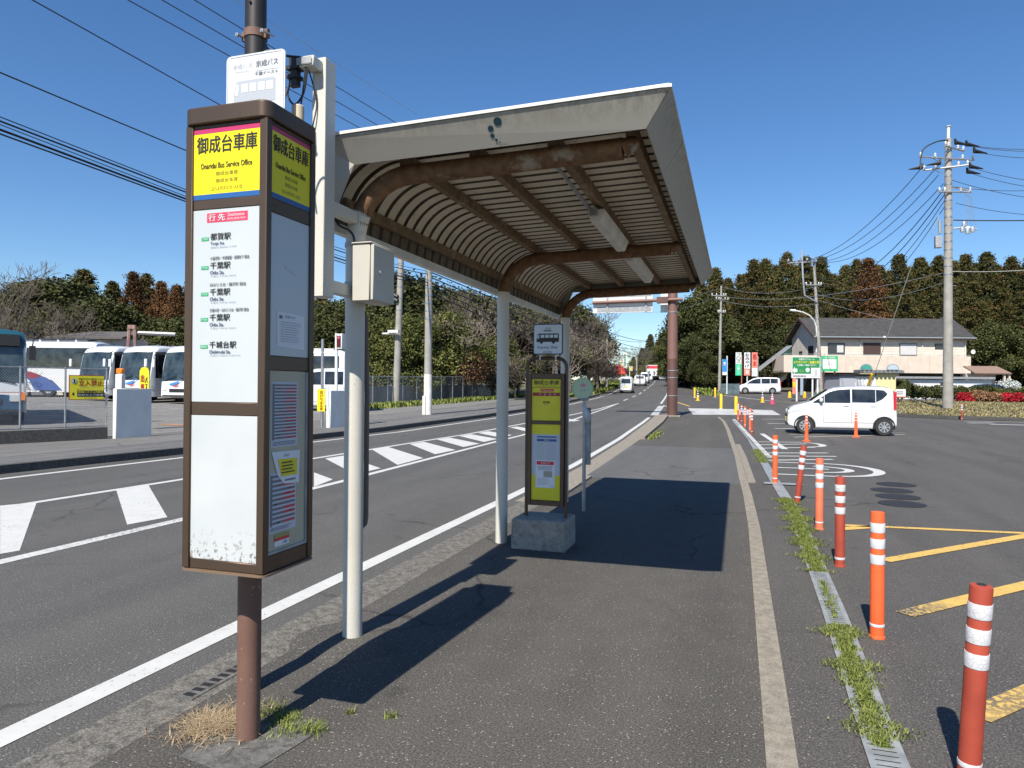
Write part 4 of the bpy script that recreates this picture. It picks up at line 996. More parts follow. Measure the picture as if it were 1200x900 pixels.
def leafmesh(name, V, Fq, vr, mt):
    me = bpy.data.meshes.new(name); me.from_pydata([tuple(map(float,v)) for v in V], [], Fq); me.materials.append(mt)
    at_ = me.attributes.new('var', 'FLOAT', 'FACE'); at_.data.foreach_set('value', [float(v) for v in vr]); me.update(); return me
def blade_obj(name, mt, kind='stuff', **k):
    me = leafmesh(name, *blades(**k), mt); o = bpy.data.objects.new(name, me); COL.objects.link(o); o['kind'] = kind; return o
def weed_strip(segs, dens):
    tot = [(y0, y1, wd, d) for y0, y1, wd, d in segs]
    wts = np.array([(y1-y0)*d for y0,y1,wd,d in tot]); wts = wts/wts.sum()
    def f(r):
        k = r.choice(len(tot), p=wts); y0, y1, wd, d = tot[k]; y = r.uniform(y0, y1)
        clump = .6+.4*math.sin(y*9)+.3*math.sin(y*23)
        x = dk(y)+.075+r.normal(0, 1.15*wd*max(.3,clump)); return x, y, 0
    return f
o = blade_obj('weeds', M_GRASS, n=34000, fn=weed_strip([(3.45,4.35,.05,.9),(4.35,5.15,.055,1.2),(5.3,6.3,.03,.15),(6.6,7.4,.06,1.2),(7.3,8.9,.07,1.3),(8.8,10.9,.075,1.3),(16,19.5,.07,.5)], 1), hmin=.006, hmax=.030, wd=.006, lean=1.0, seed=3)
o['label'] = 'green weeds growing along the drain channel'; o['category'] = 'weeds'
o = blade_obj('moss_weeds', M_GRASS, n=2600, fn=lambda r: ((lambda y: (gutr(y)+.22+abs(r.normal(0,.12)), y, 0))(r.uniform(22,37))), hmin=.03, hmax=.10, wd=.03, lean=.9, seed=5)
o['label'] = 'weeds along the road kerb before the brown pole'; o['category'] = 'weeds'
def clump(r):
    a = r.uniform(0,6.283); q = abs(r.normal(0,.085)); return -2.27+q*math.cos(a)*1.1, 2.70+q*math.sin(a)*1.1, 0
o = blade_obj('dry_weeds', M_DRYG, n=3000, fn=clump, hmin=.008, hmax=.035, wd=.0035, lean=2.6, seed=8, curl=.9)
o['label'] = 'dry straw-coloured weeds at the foot of the brown post'; o['category'] = 'weeds'
for cx_, cy_, s_, nn in ((-2.0,2.85,.035,260),(-1.82,2.80,.03,200),(-1.93,2.77,.05,200),(-2.12,2.88,.05,250),(-1.75,3.0,.012,30),(-1.55,3.02,.014,40)):
    o = blade_obj('green_tuft', M_GRASS, n=nn, fn=lambda r: (cx_+r.normal(0,s_), cy_+r.normal(0,s_), 0), hmin=.01, hmax=.04, wd=.004, lean=1.2, seed=int(nn*10+cx_*100)%97)
    o['label'] = 'green weed tufts in the pavement behind the brown post'; o['category'] = 'weeds'
vz = Vector((0,0,1))
# ------------------------------------------------------------------ vehicles
def lerp_tab(tab): 
    xs = [a for a,_ in tab]; zs = [b for _,b in tab]; return lambda x: float(np.interp(x, xs, zs))
class Body:
    def __init__(s, L, W, H, top, f, zb=.2, r=.08, nose=.22, tail=.12, crown=.03):
        s.L, s.W, s.H, s.top, s.f, s.zb, s.r = L, W, H, lerp_tab(top), lerp_tab(f), zb, r
        s.tab = top; s.nose, s.tail, s.crown = nose, tail, crown
    def end(s, x):
        a = max(0, 1-x/.6); b = max(0, 1-(s.L-x)/.5); return 1-s.nose*a**2.2-s.tail*b**2.4
    def hw(s, x, z): return s.W/2*s.f(z/s.H)*s.end(x)
    def mesh(s, mt, lower=None, lz=0):
        xs = sorted(set([a for a,_ in s.tab]+[s.L*i/30 for i in range(31)]+[.08,.2,.3]))
        xs = [x for x in xs if 0 <= x <= s.L+1e-6]
        b = MB().m(mt); rings = []
        NS = 12
        for x in xs:
            zt_ = s.top(x); zb = s.zb + .10*max(0,1-x/.4)**2 + .12*max(0,1-(s.L-x)/.4)**2
            zb = min(zb, zt_-.02); r = min(s.r, (zt_-zb)*.3); pts = [(0,zb),(s.hw(x,zb)*.93,zb)]
            for k in range(NS):
                z = zb+.02+(zt_-r-zb-.02)*k/(NS-1); pts.append((s.hw(x,z), z))
            ye = s.hw(x, zt_-r)
            for k in (1,2,3):
                a = rad(90*k/3.2); pts.append((ye-r*1.2*(1-math.cos(a)), zt_-r+r*math.sin(a)))
            pts.append((ye*.5, zt_+s.crown*.8)); pts.append((0, zt_+s.crown))
            rings.append([(x,-y,z) for y,z in pts]+[(x,y,z) for y,z in pts[-2:0:-1]])
        n = len(rings[0]); vs = [p for r_ in rings for p in r_]; fs = []
        for i in range(len(rings)-1):
            for k in range(n): a = i*n+k; c = i*n+(k+1)%n; fs.append((a,a+n,c+n,c))
        fs.append(tuple(range(n))); fs.append(tuple((len(rings)-1)*n+k for k in range(n))[::-1])
        b.add(vs, fs); return b
    def side(s, b, sgn, xa, xb, fb, ft, mt, nx=10, nz=4, off=.004):
        b.m(mt); g = lambda f_: f_ if callable(f_) else (lerp_tab(f_) if isinstance(f_, list) else (lambda x: f_))
        fb, ft = g(fb), g(ft); vs = []
        for i in range(nx+1):
            x = xa+(xb-xa)*i/nx; z0_, z1_ = fb(x), max(ft(x), fb(x)+.002)
            for k in range(nz+1): z = z0_+(z1_-z0_)*k/nz; vs.append((x, sgn*(s.hw(x,z)+off), z))
        m_ = nz+1; b.add(vs, [(i*m_+k,(i+1)*m_+k,(i+1)*m_+k+1,i*m_+k+1) for i in range(nx) for k in range(nz)])
    def over(s, b, xa, xb, wa, wb, mt, n=8, off=.012, y0=-1, y1=1, rear=False):
        """panel following the top / front / rear outline between stations xa, xb"""
        b.m(mt); xs = sorted(set([xa,xb]+[x for x,_ in s.tab if xa < x < xb]+[xa+(xb-xa)*i/n for i in range(n+1)])); vs = []
        for x in xs:
            t_ = (x-xa)/(xb-xa); w_ = wa+(wb-wa)*t_; z = s.top(x)
            for k in range(7):
                yy = (y0+(y1-y0)*k/6)*w_; cr = s.crown*(1-abs(yy)/(s.W/2))
                vs.append((x+(off if rear else -off*.8), yy, z+cr*.9+off*.8))
        b.add(vs, [(i*7+k,(i+1)*7+k,(i+1)*7+k+1,i*7+k+1) for i in range(len(xs)-1) for k in range(6)])
def wheel(parent, x, y, r, wd, rim=.62, spokes=8, sgn=1):
    b = MB().m(M_TYRE); b.lathe([(r*.6,-wd/2),(r*.93,-wd/2),(r,-wd/2+.03),(r,wd/2-.03),(r*.93,wd/2),(r*.6,wd/2)], 28, (x,y,r), 'Y'); wh = b.build('wheel', parent, world=False)
    b = MB().m(M_RIM); yo = y+sgn*(wd/2+.001)
    b.lathe([(r*rim,-.02),(r*rim,.02)], 24, (x,yo-sgn*.018,r), 'Y'); b.m(M_CARB)
    if spokes:
        for i in range(spokes):
            a0 = 2*math.pi*i/spokes+.18; a1 = 2*math.pi*(i+1)/spokes-.18; R0, R1 = r*rim*.32, r*rim*.88
            q = [(R0,(a0+a1)/2-.1),(R1,a0),(R1,(a0+a1)/2),(R1,a1),(R0,(a0+a1)/2+.1)]
            b.add([(x+R*math.cos(a), yo+sgn*.005, r+R*math.sin(a)) for R,a in q], [(0,1,2,3,4)])
    b.build('rim', wh, world=False); return wh
def arches(B, b, xs, r, mt, sides=(-1,1)):
    for x in xs:
        for sg in sides:
            pts = []
            for k in range(15):
                a = math.pi*k/14; pts.append((x+r*math.cos(a), max(.02,r*.86)+r*math.sin(a)*1.0))
            pts = [(x+r, B.zb+.01)]+pts+[(x-r, B.zb+.01)]
            n_ = len(pts); pts.append((x, r*.7)); b.m(mt).add([(px_, sg*(B.hw(min(max(px_,0),B.L),z)+(.004 if k_ < n_ else .010)), z) for k_,(px_,z) in enumerate(pts)], [(k_,(k_+1)%n_,n_) for k_ in range(n_)])
def shift_children(root, dx):
    for c in root.children:
        c.location.x += dx
def kei(name, label, paintm, L=3.395, W=1.475, H=1.63, kind='hatch'):
    if kind == 'hatch':
        top = [(0,.50),(.02,.66),(.08,.86),(.22,.95),(.5,1.03),(.72,1.09),(1.0,1.30),(1.28,1.49),(1.5,1.57),(1.9,1.615),(2.4,1.63),(2.95,1.61),(3.2,1.575),(3.28,1.50),(3.33,1.30),(3.36,1.05),(3.39,.72),(3.395,.42)]
    elif kind == 'van':
        top = [(0,.55),(.02,.80),(.06,.95),(.2,1.05),(.55,1.50),(.75,1.72),(1.0,1.82),(1.6,1.88),(2.8,1.88),(3.2,1.86),(3.32,1.78),(3.36,1.3),(3.39,.7),(3.395,.42)]
    elif kind == 'sedan':
        top = [(0,.45),(.03,.62),(.2,.75),(.8,.88),(1.15,.95),(1.7,1.30),(2.0,1.43),(2.6,1.47),(3.2,1.42),(3.9,1.10),(4.3,1.02),(4.45,.9),(4.5,.5)]
        L, W, H = 4.5, 1.7, 1.5
    elif kind == 'suv':
        top = [(0,.5),(.03,.75),(.15,.95),(.9,1.08),(1.15,1.14),(1.75,1.5),(2.1,1.62),(3.0,1.66),(3.9,1.60),(4.15,1.48),(4.3,1.1),(4.38,.7),(4.4,.4)]; L, W, H = 4.4, 1.8, 1.67
    elif kind == 'minivan':
        top = [(0,.45),(.03,.70),(.12,.88),(.45,1.0),(.85,1.12),(1.3,1.45),(1.75,1.70),(2.2,1.81),(3.2,1.85),(4.2,1.82),(4.5,1.75),(4.6,1.45),(4.66,1.0),(4.69,.5)]; L, W, H = 4.69, 1.72, 1.86
    if kind in ('hatch','van'): W, H = 1.475, top[10][1]+.0
    f = [(0,.93),(.15,.975),(.3,1),(.45,.995),(.57,.975),(.8,.89),(.95,.83),(1,.80)]
    if kind == 'van': f = [(0,.95),(.15,.98),(.4,1),(.6,.985),(.9,.93),(1,.90)]
    B = Body(L, W, H, top, f)
    t_ = thing(name, label, 'car', (0,0,0), local=True)
    body = B.mesh(paintm).build('body', t_, world=False)
    md = body.modifiers.new('sub', 'SUBSURF'); md.levels = 1; md.render_levels = 1
    b = MB(); wr = {'hatch':.28,'van':.27,'sedan':.31,'suv':.34,'minivan':.32}[kind]
    wx = {'hatch':(.56,3.0),'van':(.45,2.85),'sedan':(.85,3.5),'suv':(.85,3.5),'minivan':(.9,3.8)}[kind]
    for x in wx:
        for sg in (-1,1): b = MB(); arches(B, b, (x,), wr*1.22, M_CARB, (sg,)); b.build('wheel_arch', t_, world=False)
    for x in wx:
        for sg in (-1,1): wheel(t_, x, sg*(W/2-.085), wr, .19, sgn=sg)
    bw = {'hatch':(.78,1.09,3.18),'van':(.35,1.12,3.2),'sedan':(1.2,.98,3.75),'suv':(1.2,1.13,4.1),'minivan':(.9,1.13,4.4)}[kind]
    zb = bw[1]
    for sg in (-1,1):
        if kind == 'hatch':
            segs = [(.82,1.16,[(.82,1.055),(1.16,1.06)],[(.82,1.09),(1.16,1.30)],M_CARG),(1.18,1.98,1.065,[(1.18,1.33),(1.36,1.44),(1.6,1.505),(1.98,1.53)],M_CARG),(2.03,2.74,1.085,[(2.03,1.53),(2.74,1.525)],M_CARG),(2.76,3.1,[(2.76,1.10),(2.95,1.20),(3.1,1.36)],[(2.76,1.52),(3.0,1.50),(3.1,1.40)],M_CARG)]
        else:
            x0_ = bw[0]+.15; x1_ = bw[2]-.05; tt = lambda x: min(B.top(x)-.13, H-.16)
            q = [x0_+(x1_-x0_)*v for v in (0,.12,.45,.48,.75,.77,1)]
            segs = [(q[0],q[2],zb,tt,M_CARG),(q[3],q[4],zb+.01,tt,M_CARG),(q[5],q[6],zb+.03,tt,M_CARG)]
        for (xa,xb,fb,ft,mt) in segs:
            if kind != 'hatch' and callable(ft) and ft(xa) < zb+.03: xa = xa+.15
            b = MB(); B.side(b, sg, xa, xb, fb, ft, mt); b.build('side_window', t_, world=False)
        b = MB().m(mat('door_gap',(.12,.12,.12),.6)); xd = [L*.345,L*.60,L*.79] if kind != 'hatch' else [1.13,2.0,2.80]
        for x in xd: B.side(b, sg, x, x+.012, .42, zb-.04, mat('door_gap'), 1, 6, .002)
        B.side(b, sg, xd[0], xd[-1], .40, .412, mat('door_gap'), 8, 1, .002)
        b.build('door_gap', t_, world=False)
        for x in (xd[1]-.24, xd[2]-.22):
            b = MB().m(paintm); y_ = sg*(B.hw(x,zb-.12)); b.box(x,x+.17,min(y_,y_+sg*.03),max(y_,y_+sg*.03),zb-.14,zb-.105); b.build('door_handle', t_, world=False, bevel=.01)
        # mirror
        b = MB().m(paintm); x = bw[0]+.28 if kind != 'van' else .62; y_ = sg*(B.hw(x,zb)+.09)
        b.lathe([(.02,-.06),(.075,-.03),(.085,.02),(.07,.05)], 12, (x,y_,zb+.06), 'X'); b.m(M_CARB); b.box(x-.03,x+.05,min(y_,y_-sg*.14),max(y_,y_-sg*.14),zb-.04,zb+.02); b.build('door_mirror', t_, world=False)
    b = MB(); xa, xb = {'hatch':(.76,1.3),'van':(.22,.78),'sedan':(1.2,1.9),'suv':(1.2,1.95),'minivan':(.9,1.7)}[kind]
    B.over(b, xa, xb, W*.42, W*.36, M_CARGL, off=.012); b.build('windscreen', t_, world=False)
    b = MB(); z1_ = H-.12; xr = [(x,z) for x,z in top if x > L*.6]
    zz_ = [z for _,z in xr][::-1]; xx_ = [x for x,_ in xr][::-1]
    inv = lambda z: float(np.interp(z, zz_, xx_))
    rz0, rz1 = zb+.0, H-.15
    w0, w1 = W*.36, W*.33
    if kind == 'sedan': rz0, rz1 = 1.08, 1.38
    vs = []
    for k in range(5):
        z = rz0+(rz1-rz0)*k/4; x = inv(z)+.035
        for j in range(7): vs.append((x, (w0+(w1-w0)*k/4)*(j/3-1), z))
    b.m(M_CARG).add(vs, [(k*7+j,k*7+j+1,(k+1)*7+j+1,(k+1)*7+j) for k in range(4) for j in range(6)]); b.build('rear_window', t_, world=False)
    for sg in (-1,1):
        b = MB(); hz = top[1][1]+.10
        B.side(b, sg, .03, .42, [(.03,hz-.06),(.42,hz+.05)], [(.03,hz+.05),(.42,hz+.16)], M_HEAD, 6, 2, .012); b.build('headlight', t_, world=False)
        b = MB(); zl = {'hatch':(.85,1.45),'van':(.62,.75),'sedan':(.7,.9),'suv':(.85,1.05),'minivan':(.9,1.5)}[kind]
        B.side(b, sg, L-.11, L-.03, zl[0], zl[1], M_TAIL, 3, 4, .012)
        y_ = sg*(W*.34); b.box(L-.10, L+.002, min(y_,y_+sg*.06), max(y_,y_+sg*.06), zl[0], zl[1]); b.build('tail_light', t_, world=False)
    b = MB().m(M_CARB); b.box(-.012,.03,-W*.28,W*.28,.56,.66); b.box(-.005,.05,-W*.40,W*.40,.28,.36); b.build('grille', t_, world=False, bevel=.01)
    b = MB().m(mat('plate_yellow',(.7,.6,.1),.5) if kind in ('hatch','van') else M_WHITE); b.box(L+.012,L+.022,-.165,.165,.62,.78); b.box(-.022,-.012,-.165,.165,.42,.56); b.build('number_plate', t_, world=False)
    shift_children(t_, -L/2)
    return t_, L, W
def place(o, x, y, rot, dz=0, z=None):
    o.location = (x, y, (zt(y) if z is None else z)+dz); o.rotation_euler = (0,0,rot); return o
c1, L1, W1 = kei('parked_car', 'white tall hatchback parked side on with five-door body behind the orange posts', M_CARW)
place(c1, 1.62+L1/2, 26.15+W1/2, 0, -.008)
c2, L2, W2 = kei('parked_minivan', 'white minivan with faint side stripes parked under the three banners', M_CARW, kind='minivan')
cx_, cy_ = at(889, 80.5); place(c2, cx_, cy_, 0)
b = MB(); B_ = None
v1, LV, WV = kei('kei_van', 'white boxy small van driving away, nearest vehicle on the road', M_CARW, kind='van')
def lane(o, Z, off=0):
    # position in the left lane at distance y
    y = Z; xc = (ip(CL_, y)+ip(EL, y))/2+.1+off; d = (ip(CL_,y+2)-ip(CL_,y-2))/4
    return place(o, xc, y, rad(-90)-math.atan2(-d,1)*-1*-1 if False else rad(-90)+math.atan2(-d,1))
lane(v1, 84)
v2, _, _ = kei('suv', 'white estate car driving away behind the boxy small van', M_CARW, kind='suv'); lane(v2, 113, .1)
v3 = dup(v1, (0,0,0), 'tall white wagon, third vehicle driving away on the road'); v3.name = 'kei_wagon'; lane(v3, 128, .2)
v4 = dup(v2, (0,0,0), 'white car, fourth in the line just before the red and white lorry'); lane(v4, 150, .3)
v5, _, _ = kei('oncoming_car', 'pale silver car coming towards the camera beside the brown gantry pole', M_CARS, kind='sedan')
place(v5, ip(CL_,165)+1.9, 165, rad(90)+math.atan2(.1,1), .0)
# lorry
t_ = thing('box_lorry', 'white box lorry with red band along the top, far up the road', 'lorry', (0,0,0), local=True)
b = MB().m(M_WHITE); b.box(-1.2,1.2,-4,2.6,1.0,3.6); bx = b.build('cargo_box', t_, world=False, bevel=.04)
b = MB().m(mat('lorry_red',(.6,.05,.07),.5)); b.box(-1.205,1.205,-4.02,-3.99,2.75,3.45); b.build('red_band', bx, world=False)
b = MB().m(M_WHITE); b.box(-1.1,1.1,2.7,4.4,.6,2.6); b.build('cab', t_, world=False, bevel=.1)
b = MB().m(M_CARB); b.box(-1.1,1.1,-4,2.6,.75,1.0); b.box(-.9,-.6,-4.01,-3.98,1.2,2.2); b.box(.3,.6,-4.01,-3.98,1.2,2.2); b.build('chassis', t_, world=False)
for x in (-.9,.9):
    for y in (-2.6,3.2): b = MB().m(M_TYRE); b.lathe([(.3,-.14),(.45,-.12),(.45,.12),(.3,.14)],20,(x,y,.45),'X'); b.build('wheel', t_, world=False)
d = .14; place(t_, (ip(CL_,176)+ip(EL,176))/2+.9, 176, math.atan2(.17,1)+.0)
# small red-roofed stall and cars far left
x, y = at(718, 150); t_ = thing('red_kiosk', 'small red and white roadside kiosk among trees left of the far road', 'kiosk', (x,y,zt(y)), local=True)
b = MB().m(M_WHITE); b.box(-2.4,2.4,0,2,0,1.6); b.build('wall', t_, world=False); b = MB().m(mat('awning_red',(.6,.04,.06),.6)); b.prism([(-2.8,1.5),(2.8,1.5),(2.3,3.3),(-2.3,3.3)],-.6,2.4); b.build('awning', t_, world=False)

# coaches
def coach(name, label, L=11.9, W=2.5, H=3.35, scheme='plain', cat='coach'):
    top = [(0,.42),(.02,.95),(.05,1.2),(.12,1.7),(.24,2.4),(.36,2.85),(.5,3.10),(.75,3.27),(1.2,3.33),(L-.5,3.33),(L-.15,3.2),(L-.05,2.8),(L,.5)]
    if cat == 'bus': top = [(0,.38),(.02,.9),(.05,1.3),(.10,2.0),(.16,2.5),(.26,2.85),(.5,3.0),(1.0,3.04),(L-.4,3.04),(L-.1,2.9),(L,.5)]; H = 3.05
    f = [(0,.97),(.1,1),(.6,1),(.85,.985),(1,.93)]
    B = Body(L, W, H, top, f, zb=.28, r=.20, nose=.10, tail=.05, crown=.05)
    t_ = thing(name, label, cat, (0,0,0), local=True)
    up = M_TEAL if cat == 'bus' else M_CARW
    bm_ = B.mesh(M_CARW); 
    if cat == 'bus':
        bm_.m(M_TEAL); ti = bm_.cur; bm_.m(M_BSTRIPE); bi = bm_.cur
        for i, fc in enumerate(bm_.f):
            z = sum(bm_.v[k][2] for k in fc)/len(fc)
            if z > 2.45: bm_.mi[i] = ti
            elif z < .75: bm_.mi[i] = bi
    bm_.build('body', t_, world=False)
    wr = .48; wx = (2.5, L-3.2)
    for x in wx:
        for sg in (-1,1): b = MB(); arches(B, b, (x,), wr*1.18, M_CARB, (sg,)); b.build('wheel_arch', t_, world=False)
    for x in wx:
        for sg in (-1,1): wheel(t_, x, sg*(W/2-.15), wr, .3, rim=.55, spokes=0, sgn=sg)
    z0_, z1_ = (1.5,2.95) if cat == 'coach' else (1.25,2.4)
    for sg in (-1,1):
        b = MB(); B.side(b, sg, 1.5, L-.5, z0_+(.25 if cat=='coach' else 0), z1_, M_CARG, 30, 4, .01); b.build('side_window', t_, world=False)
        b = MB(); B.side(b, sg, .42, 1.35, .6 if sg == 1 else z0_-.1, z1_, M_CARG, 6, 4, .012); b.build('door_window' , t_, world=False)
    b = MB(); B.over(b, .055 if cat=='coach' else .05, .38 if cat=='coach' else .22, W*.46, W*.44, M_CARGL, 10, .015); ws = b.build('windscreen', t_, world=False)
    b = MB().m(M_CARB)
    for sg in (-1,1): b.tube([(.02,sg*.9,1.3),(-.0,sg*.1,1.55)], .02, 6)
    b.build('wiper', ws, world=False)
    b = MB(); B.over(b, .385 if cat=='coach' else .23, .55 if cat=='coach' else .3, W*.43, W*.40, up if cat=='bus' else M_CARW, 4, .02); b.build('front_dome', t_, world=False)
    for sg in (-1,1):
        b = MB().m(M_HEAD); B.side(b, sg, .03, .3, .72, .95, M_HEAD, 4, 2, .015); b.box(-.02,.03,min(sg*.75,sg*1.02),max(sg*.75,sg*1.02),.72,.92); b.build('headlight', t_, world=False)
        b = MB().m(M_CARB); b.tube([(.35,sg*1.15,2.95),(.0,sg*1.35,2.9),(-.35,sg*1.35,2.7),(-.35,sg*1.32,2.45)], .022, 6); b.m(M_CARW if cat == 'coach' else M_CARB); b.box(-.42,-.34,sg*1.32-.09,sg*1.32+.09,2.05,2.5); b.build('mirror', t_, world=False, bevel=.03)
    b = MB().m(M_CARB); b.box(-.02,.02,-.55,.55,.62,.82); b.box(-.01,.05,-1.05,1.05,.38,.46); b.build('grille', t_, world=False, bevel=.01)
    b = MB().m(M_CARW); zr_ = 3.34 if cat == 'coach' else 2.98; b.box(3.5,L-1,-.62,.62,zr_,zr_+.12)
    if scheme == 'swoosh':
        b.m(mat('solar_panel',(.05,.06,.1),.2)); 
        for k in range(4): b.box(L*.55+k*1.2,L*.55+1.1+k*1.2,-.9,.9,3.47,3.50)
    b.build('roof_unit', t_, world=False, bevel=.05)
    if cat == 'coach':
        F = Face((-.012,.5,.98), (0,-1,0), (0,0,1), .02)
        F.poly([(-.1,.10),(.2,.04),(.5,.10),(.85,.42),(.6,.28),(.25,.20)], mat('logo_blue',(.06,.2,.5),.4), 1); F.poly([(.1,-.02),(.45,-.04),(.75,.08),(.45,.03)], mat('logo_red',(.6,.08,.06),.4), 1)
        F.mb.build('emblem', t_, world=False, smooth=False)
    else:
        F = Face((-.012,1.0,1.0), (0,-1,0), (0,0,1), .02); F.rect(-.05,.0,2.1,.02,M_DRED,1); F.rect(.3,-.35,1.2,-.335,M_INK,1)
        F.mb.build('stripe', t_, world=False, smooth=False)
        for sg in (-1,1): b = MB().m(M_AMB); b.box(-.03,.04,sg*1.1-.07,sg*1.1+.07,.75,1.0); b.build('indicator', t_, world=False, bevel=.01)
        b = MB().m(M_CARB); b.box(-.02,.25,-1.0,1.0,2.5,2.86); F = Face((-.03,.85,2.55),(0,-1,0),(0,0,1),.01); F.text('回送',.55,.03,1.15,.26,M_WHITE,1); b2 = b.build('destination_display', t_, world=False); F.mb.build('lettering', b2, world=False, smooth=False)
    if scheme == 'swoosh':
        b = MB(); 
        for sg in (1,-1):
            B.side(b, sg, 6.3, 8.1, [(6.3,.4),(8.1,.4)], [(6.3,1.5),(6.7,1.42),(7.2,1.0),(7.6,.42),(8.1,.42)], M_GALVW, 14, 4, .012)
            B.side(b, sg, 6.4, 9.6, [(6.4,1.58),(6.9,1.40),(7.5,.95),(7.8,.4),(9.6,.4)], [(6.4,1.60),(7.6,1.48),(8.6,1.15),(9.2,.8),(9.6,.42)], mat('side_blue',(.05,.09,.26),.4), 24, 4, .014)
            B.side(b, sg, 6.4, 8.2, [(6.4,1.58),(6.9,1.42),(7.5,1.1),(7.9,1.12),(8.2,1.25)], [(6.4,1.60),(7.6,1.50),(8.2,1.30)], mat('side_red',(.22,.02,.04),.4), 16, 3, .017)
        b.build('side_swoosh', t_, world=False)
    shift_children(t_, -L/2)
    return t_
def pl_at(o, x, y, rot): o.location = (x, y, depot_z(x,y)-.004); o.rotation_euler = (0,0,rot); return o
L_ = 11.9
k0 = coach('coach', 'white coach, rightmost of the three facing the road, next to the bus stop pillar', scheme='plain')
k0['group'] = 'white coaches parked in the depot'
pl_at(k0, -30.6, 32.9+L_/2, rad(90))
k1 = dup(k0, (0,0,0), 'white coach with open black door side, middle one of the three facing the road'); pl_at(k1, -33.9, 33.0+L_/2, rad(90))
k2 = dup(k0, (0,0,0), 'white coach behind the yellow no-entry sign, leftmost of the three facing the road'); pl_at(k2, -37.4, 33.4+L_/2, rad(90))
k3 = coach('coach', 'white coach seen side on with red and blue swoosh behind the teal city bus', scheme='swoosh'); k3['group'] = 'white coaches parked in the depot'
x, y = at(22, 50.5); pl_at(k3, x, y, YAW); k3.scale = (1.06,1,1.16)
k4 = dup(k0, (0,0,0), 'white coach parked side on beyond the far gateway, behind the white minibus'); x, y = at(304, 46); pl_at(k4, x, y, YAW)
cb_ = coach('city_bus', 'teal and white city bus at the left edge facing the fence', L=10.5, W=2.45, scheme='bus', cat='bus')
fx_, fy_ = at(-23, 22.2); dirv = Vector((-fx_,-fy_)).normalized()   # heading: towards the street
pl_at(cb_, fx_-dirv.x*5.25, fy_-dirv.y*5.25, math.atan2(-dirv.y,-dirv.x))
mb_ = dup(c2, (0,0,0), 'white minibus parked in front of the side-on coach by the far gateway'); mb_.name = 'minibus'; mb_['category'] = 'minibus'; x, y = at(376, 36); pl_at(mb_, x, y, YAW+rad(8)); mb_.scale = (1,1,1.15)

# ------------------------------------------------------------------ depot fence, gate walls, notices
def chain(name, label, pts, h, pitch, wr, post_every, post_r, z0f, lift):
    t_ = thing(name, label, 'fence', (pts[0][0],pts[0][1],z0f(*pts[0])))
    mesh = MB().m(M_GALVW); rails = MB().m(M_GALV)
    for i in range(len(pts)-1):
        a, c = Vector((*pts[i],0)), Vector((*pts[i+1],0)); L = (c-a).length; d = (c-a)/L; n_ = int(L/pitch)
        za = z0f(a.x,a.y)+lift; zc = z0f(c.x,c.y)+lift; zz_ = lambda s_: za+(zc-za)*s_/L
        for sgn in (1,-1):
            k = -int(h/pitch)
            while k < n_+int(h/pitch):
                s0 = k*pitch; s1 = s0+h; t0, t1 = 0, h
                if s0 < 0: t0 = -s0; s0 = 0
                if s1 > L: t1 -= (s1-L); s1 = L
                if s1 > s0:
                    if sgn < 0: s0, s1 = L-s0, L-s1
                    p = a+d*s0+Vector((0,0,zz_(s0)+t0)); q = a+d*s1+Vector((0,0,zz_(s1)+t1)); u = (q-p).normalized(); w_ = u.cross(Vector((-d.y,d.x,0)))*wr
                    mesh.add([p-w_,p+w_,q+w_,q-w_], [(0,1,2,3)])
                k += 1
        for zz2 in (0, h): rails.tube([a+Vector((0,0,za+zz2)), c+Vector((0,0,zc+zz2))], post_r*.75, 8)
        k = 0; s_ = 0
        while s_ <= L+.01:
            p = a+d*s_; b = MB().m(M_GALV); b.tube([p+Vector((0,0,z0f(p.x,p.y)-.02)), p+Vector((0,0,zz_(s_)+h+.03))], post_r, 10); b.build('fence_post', t_); s_ += post_every
    mesh.build('wire_mesh', t_, smooth=False); rails.build('rail', t_)
    return t_
fz = lambda x, y: zt(y)+.148
# fence runs from the gate pillar towards the left edge
gx, gy = -15.50, 14.45
d_ = Vector((.30,.954,0)).normalized()
pA_, pB_ = (gx-.10, gy-.10), (gx-.10-d_.x*5.0, gy-.10-d_.y*5.0)
near_f = chain('chain_link_fence', 'chain-link fence on a dark concrete base in front of the teal city bus', [pA_, pB_], 1.46, .062, .0026, .98, .022, fz, .34)
t_ = thing('fence_base_wall', 'low dark concrete wall under the near chain-link fence', 'wall', (pA_[0],pA_[1],fz(*pA_)))
b = MB().m(M_DKERB); a = Vector((*pA_,0)); c = Vector((*pB_,0))-d_*3; nn = Vector((-d_.y,d_.x,0))*.09
b.add([a-nn+Vector((0,0,.1)),c-nn+Vector((0,0,.1)),c+nn+Vector((0,0,.1)),a+nn+Vector((0,0,.1)),a-nn+Vector((0,0,.45)),c-nn+Vector((0,0,.45)),c+nn+Vector((0,0,.45)),a+nn+Vector((0,0,.45))], [(0,3,2,1),(4,5,6,7),(0,1,5,4),(1,2,6,5),(2,3,7,6),(3,0,4,7)])
b.build('base', t_, bevel=.01)
def gate_block(x, y, w_, dp, h, rot, label):
    t_ = thing('gate_pillar', label, 'wall', (x,y,fz(x,y)), local=True, group='white gate pillars at the depot entrance'); t_.rotation_euler = (0,0,rot)
    b = MB().m(mat('pillar_white',(.68,.68,.66),.7,noise=.1,nscale=3)); b.box(0,w_,0,dp,-.05,h); b.build('block', t_, world=False, bevel=.012); return t_
gate_block(gx, gy, .12, 1.12, 1.30, rad(-3), 'white painted gate pillar at the end of the near chain-link fence')
x2, y2 = at(382.5, 24.0); gate_block(x2, y2, .18, 1.9, 1.26, rad(-3), 'white painted gate pillar beyond the depot entrance, left of the shelter post')
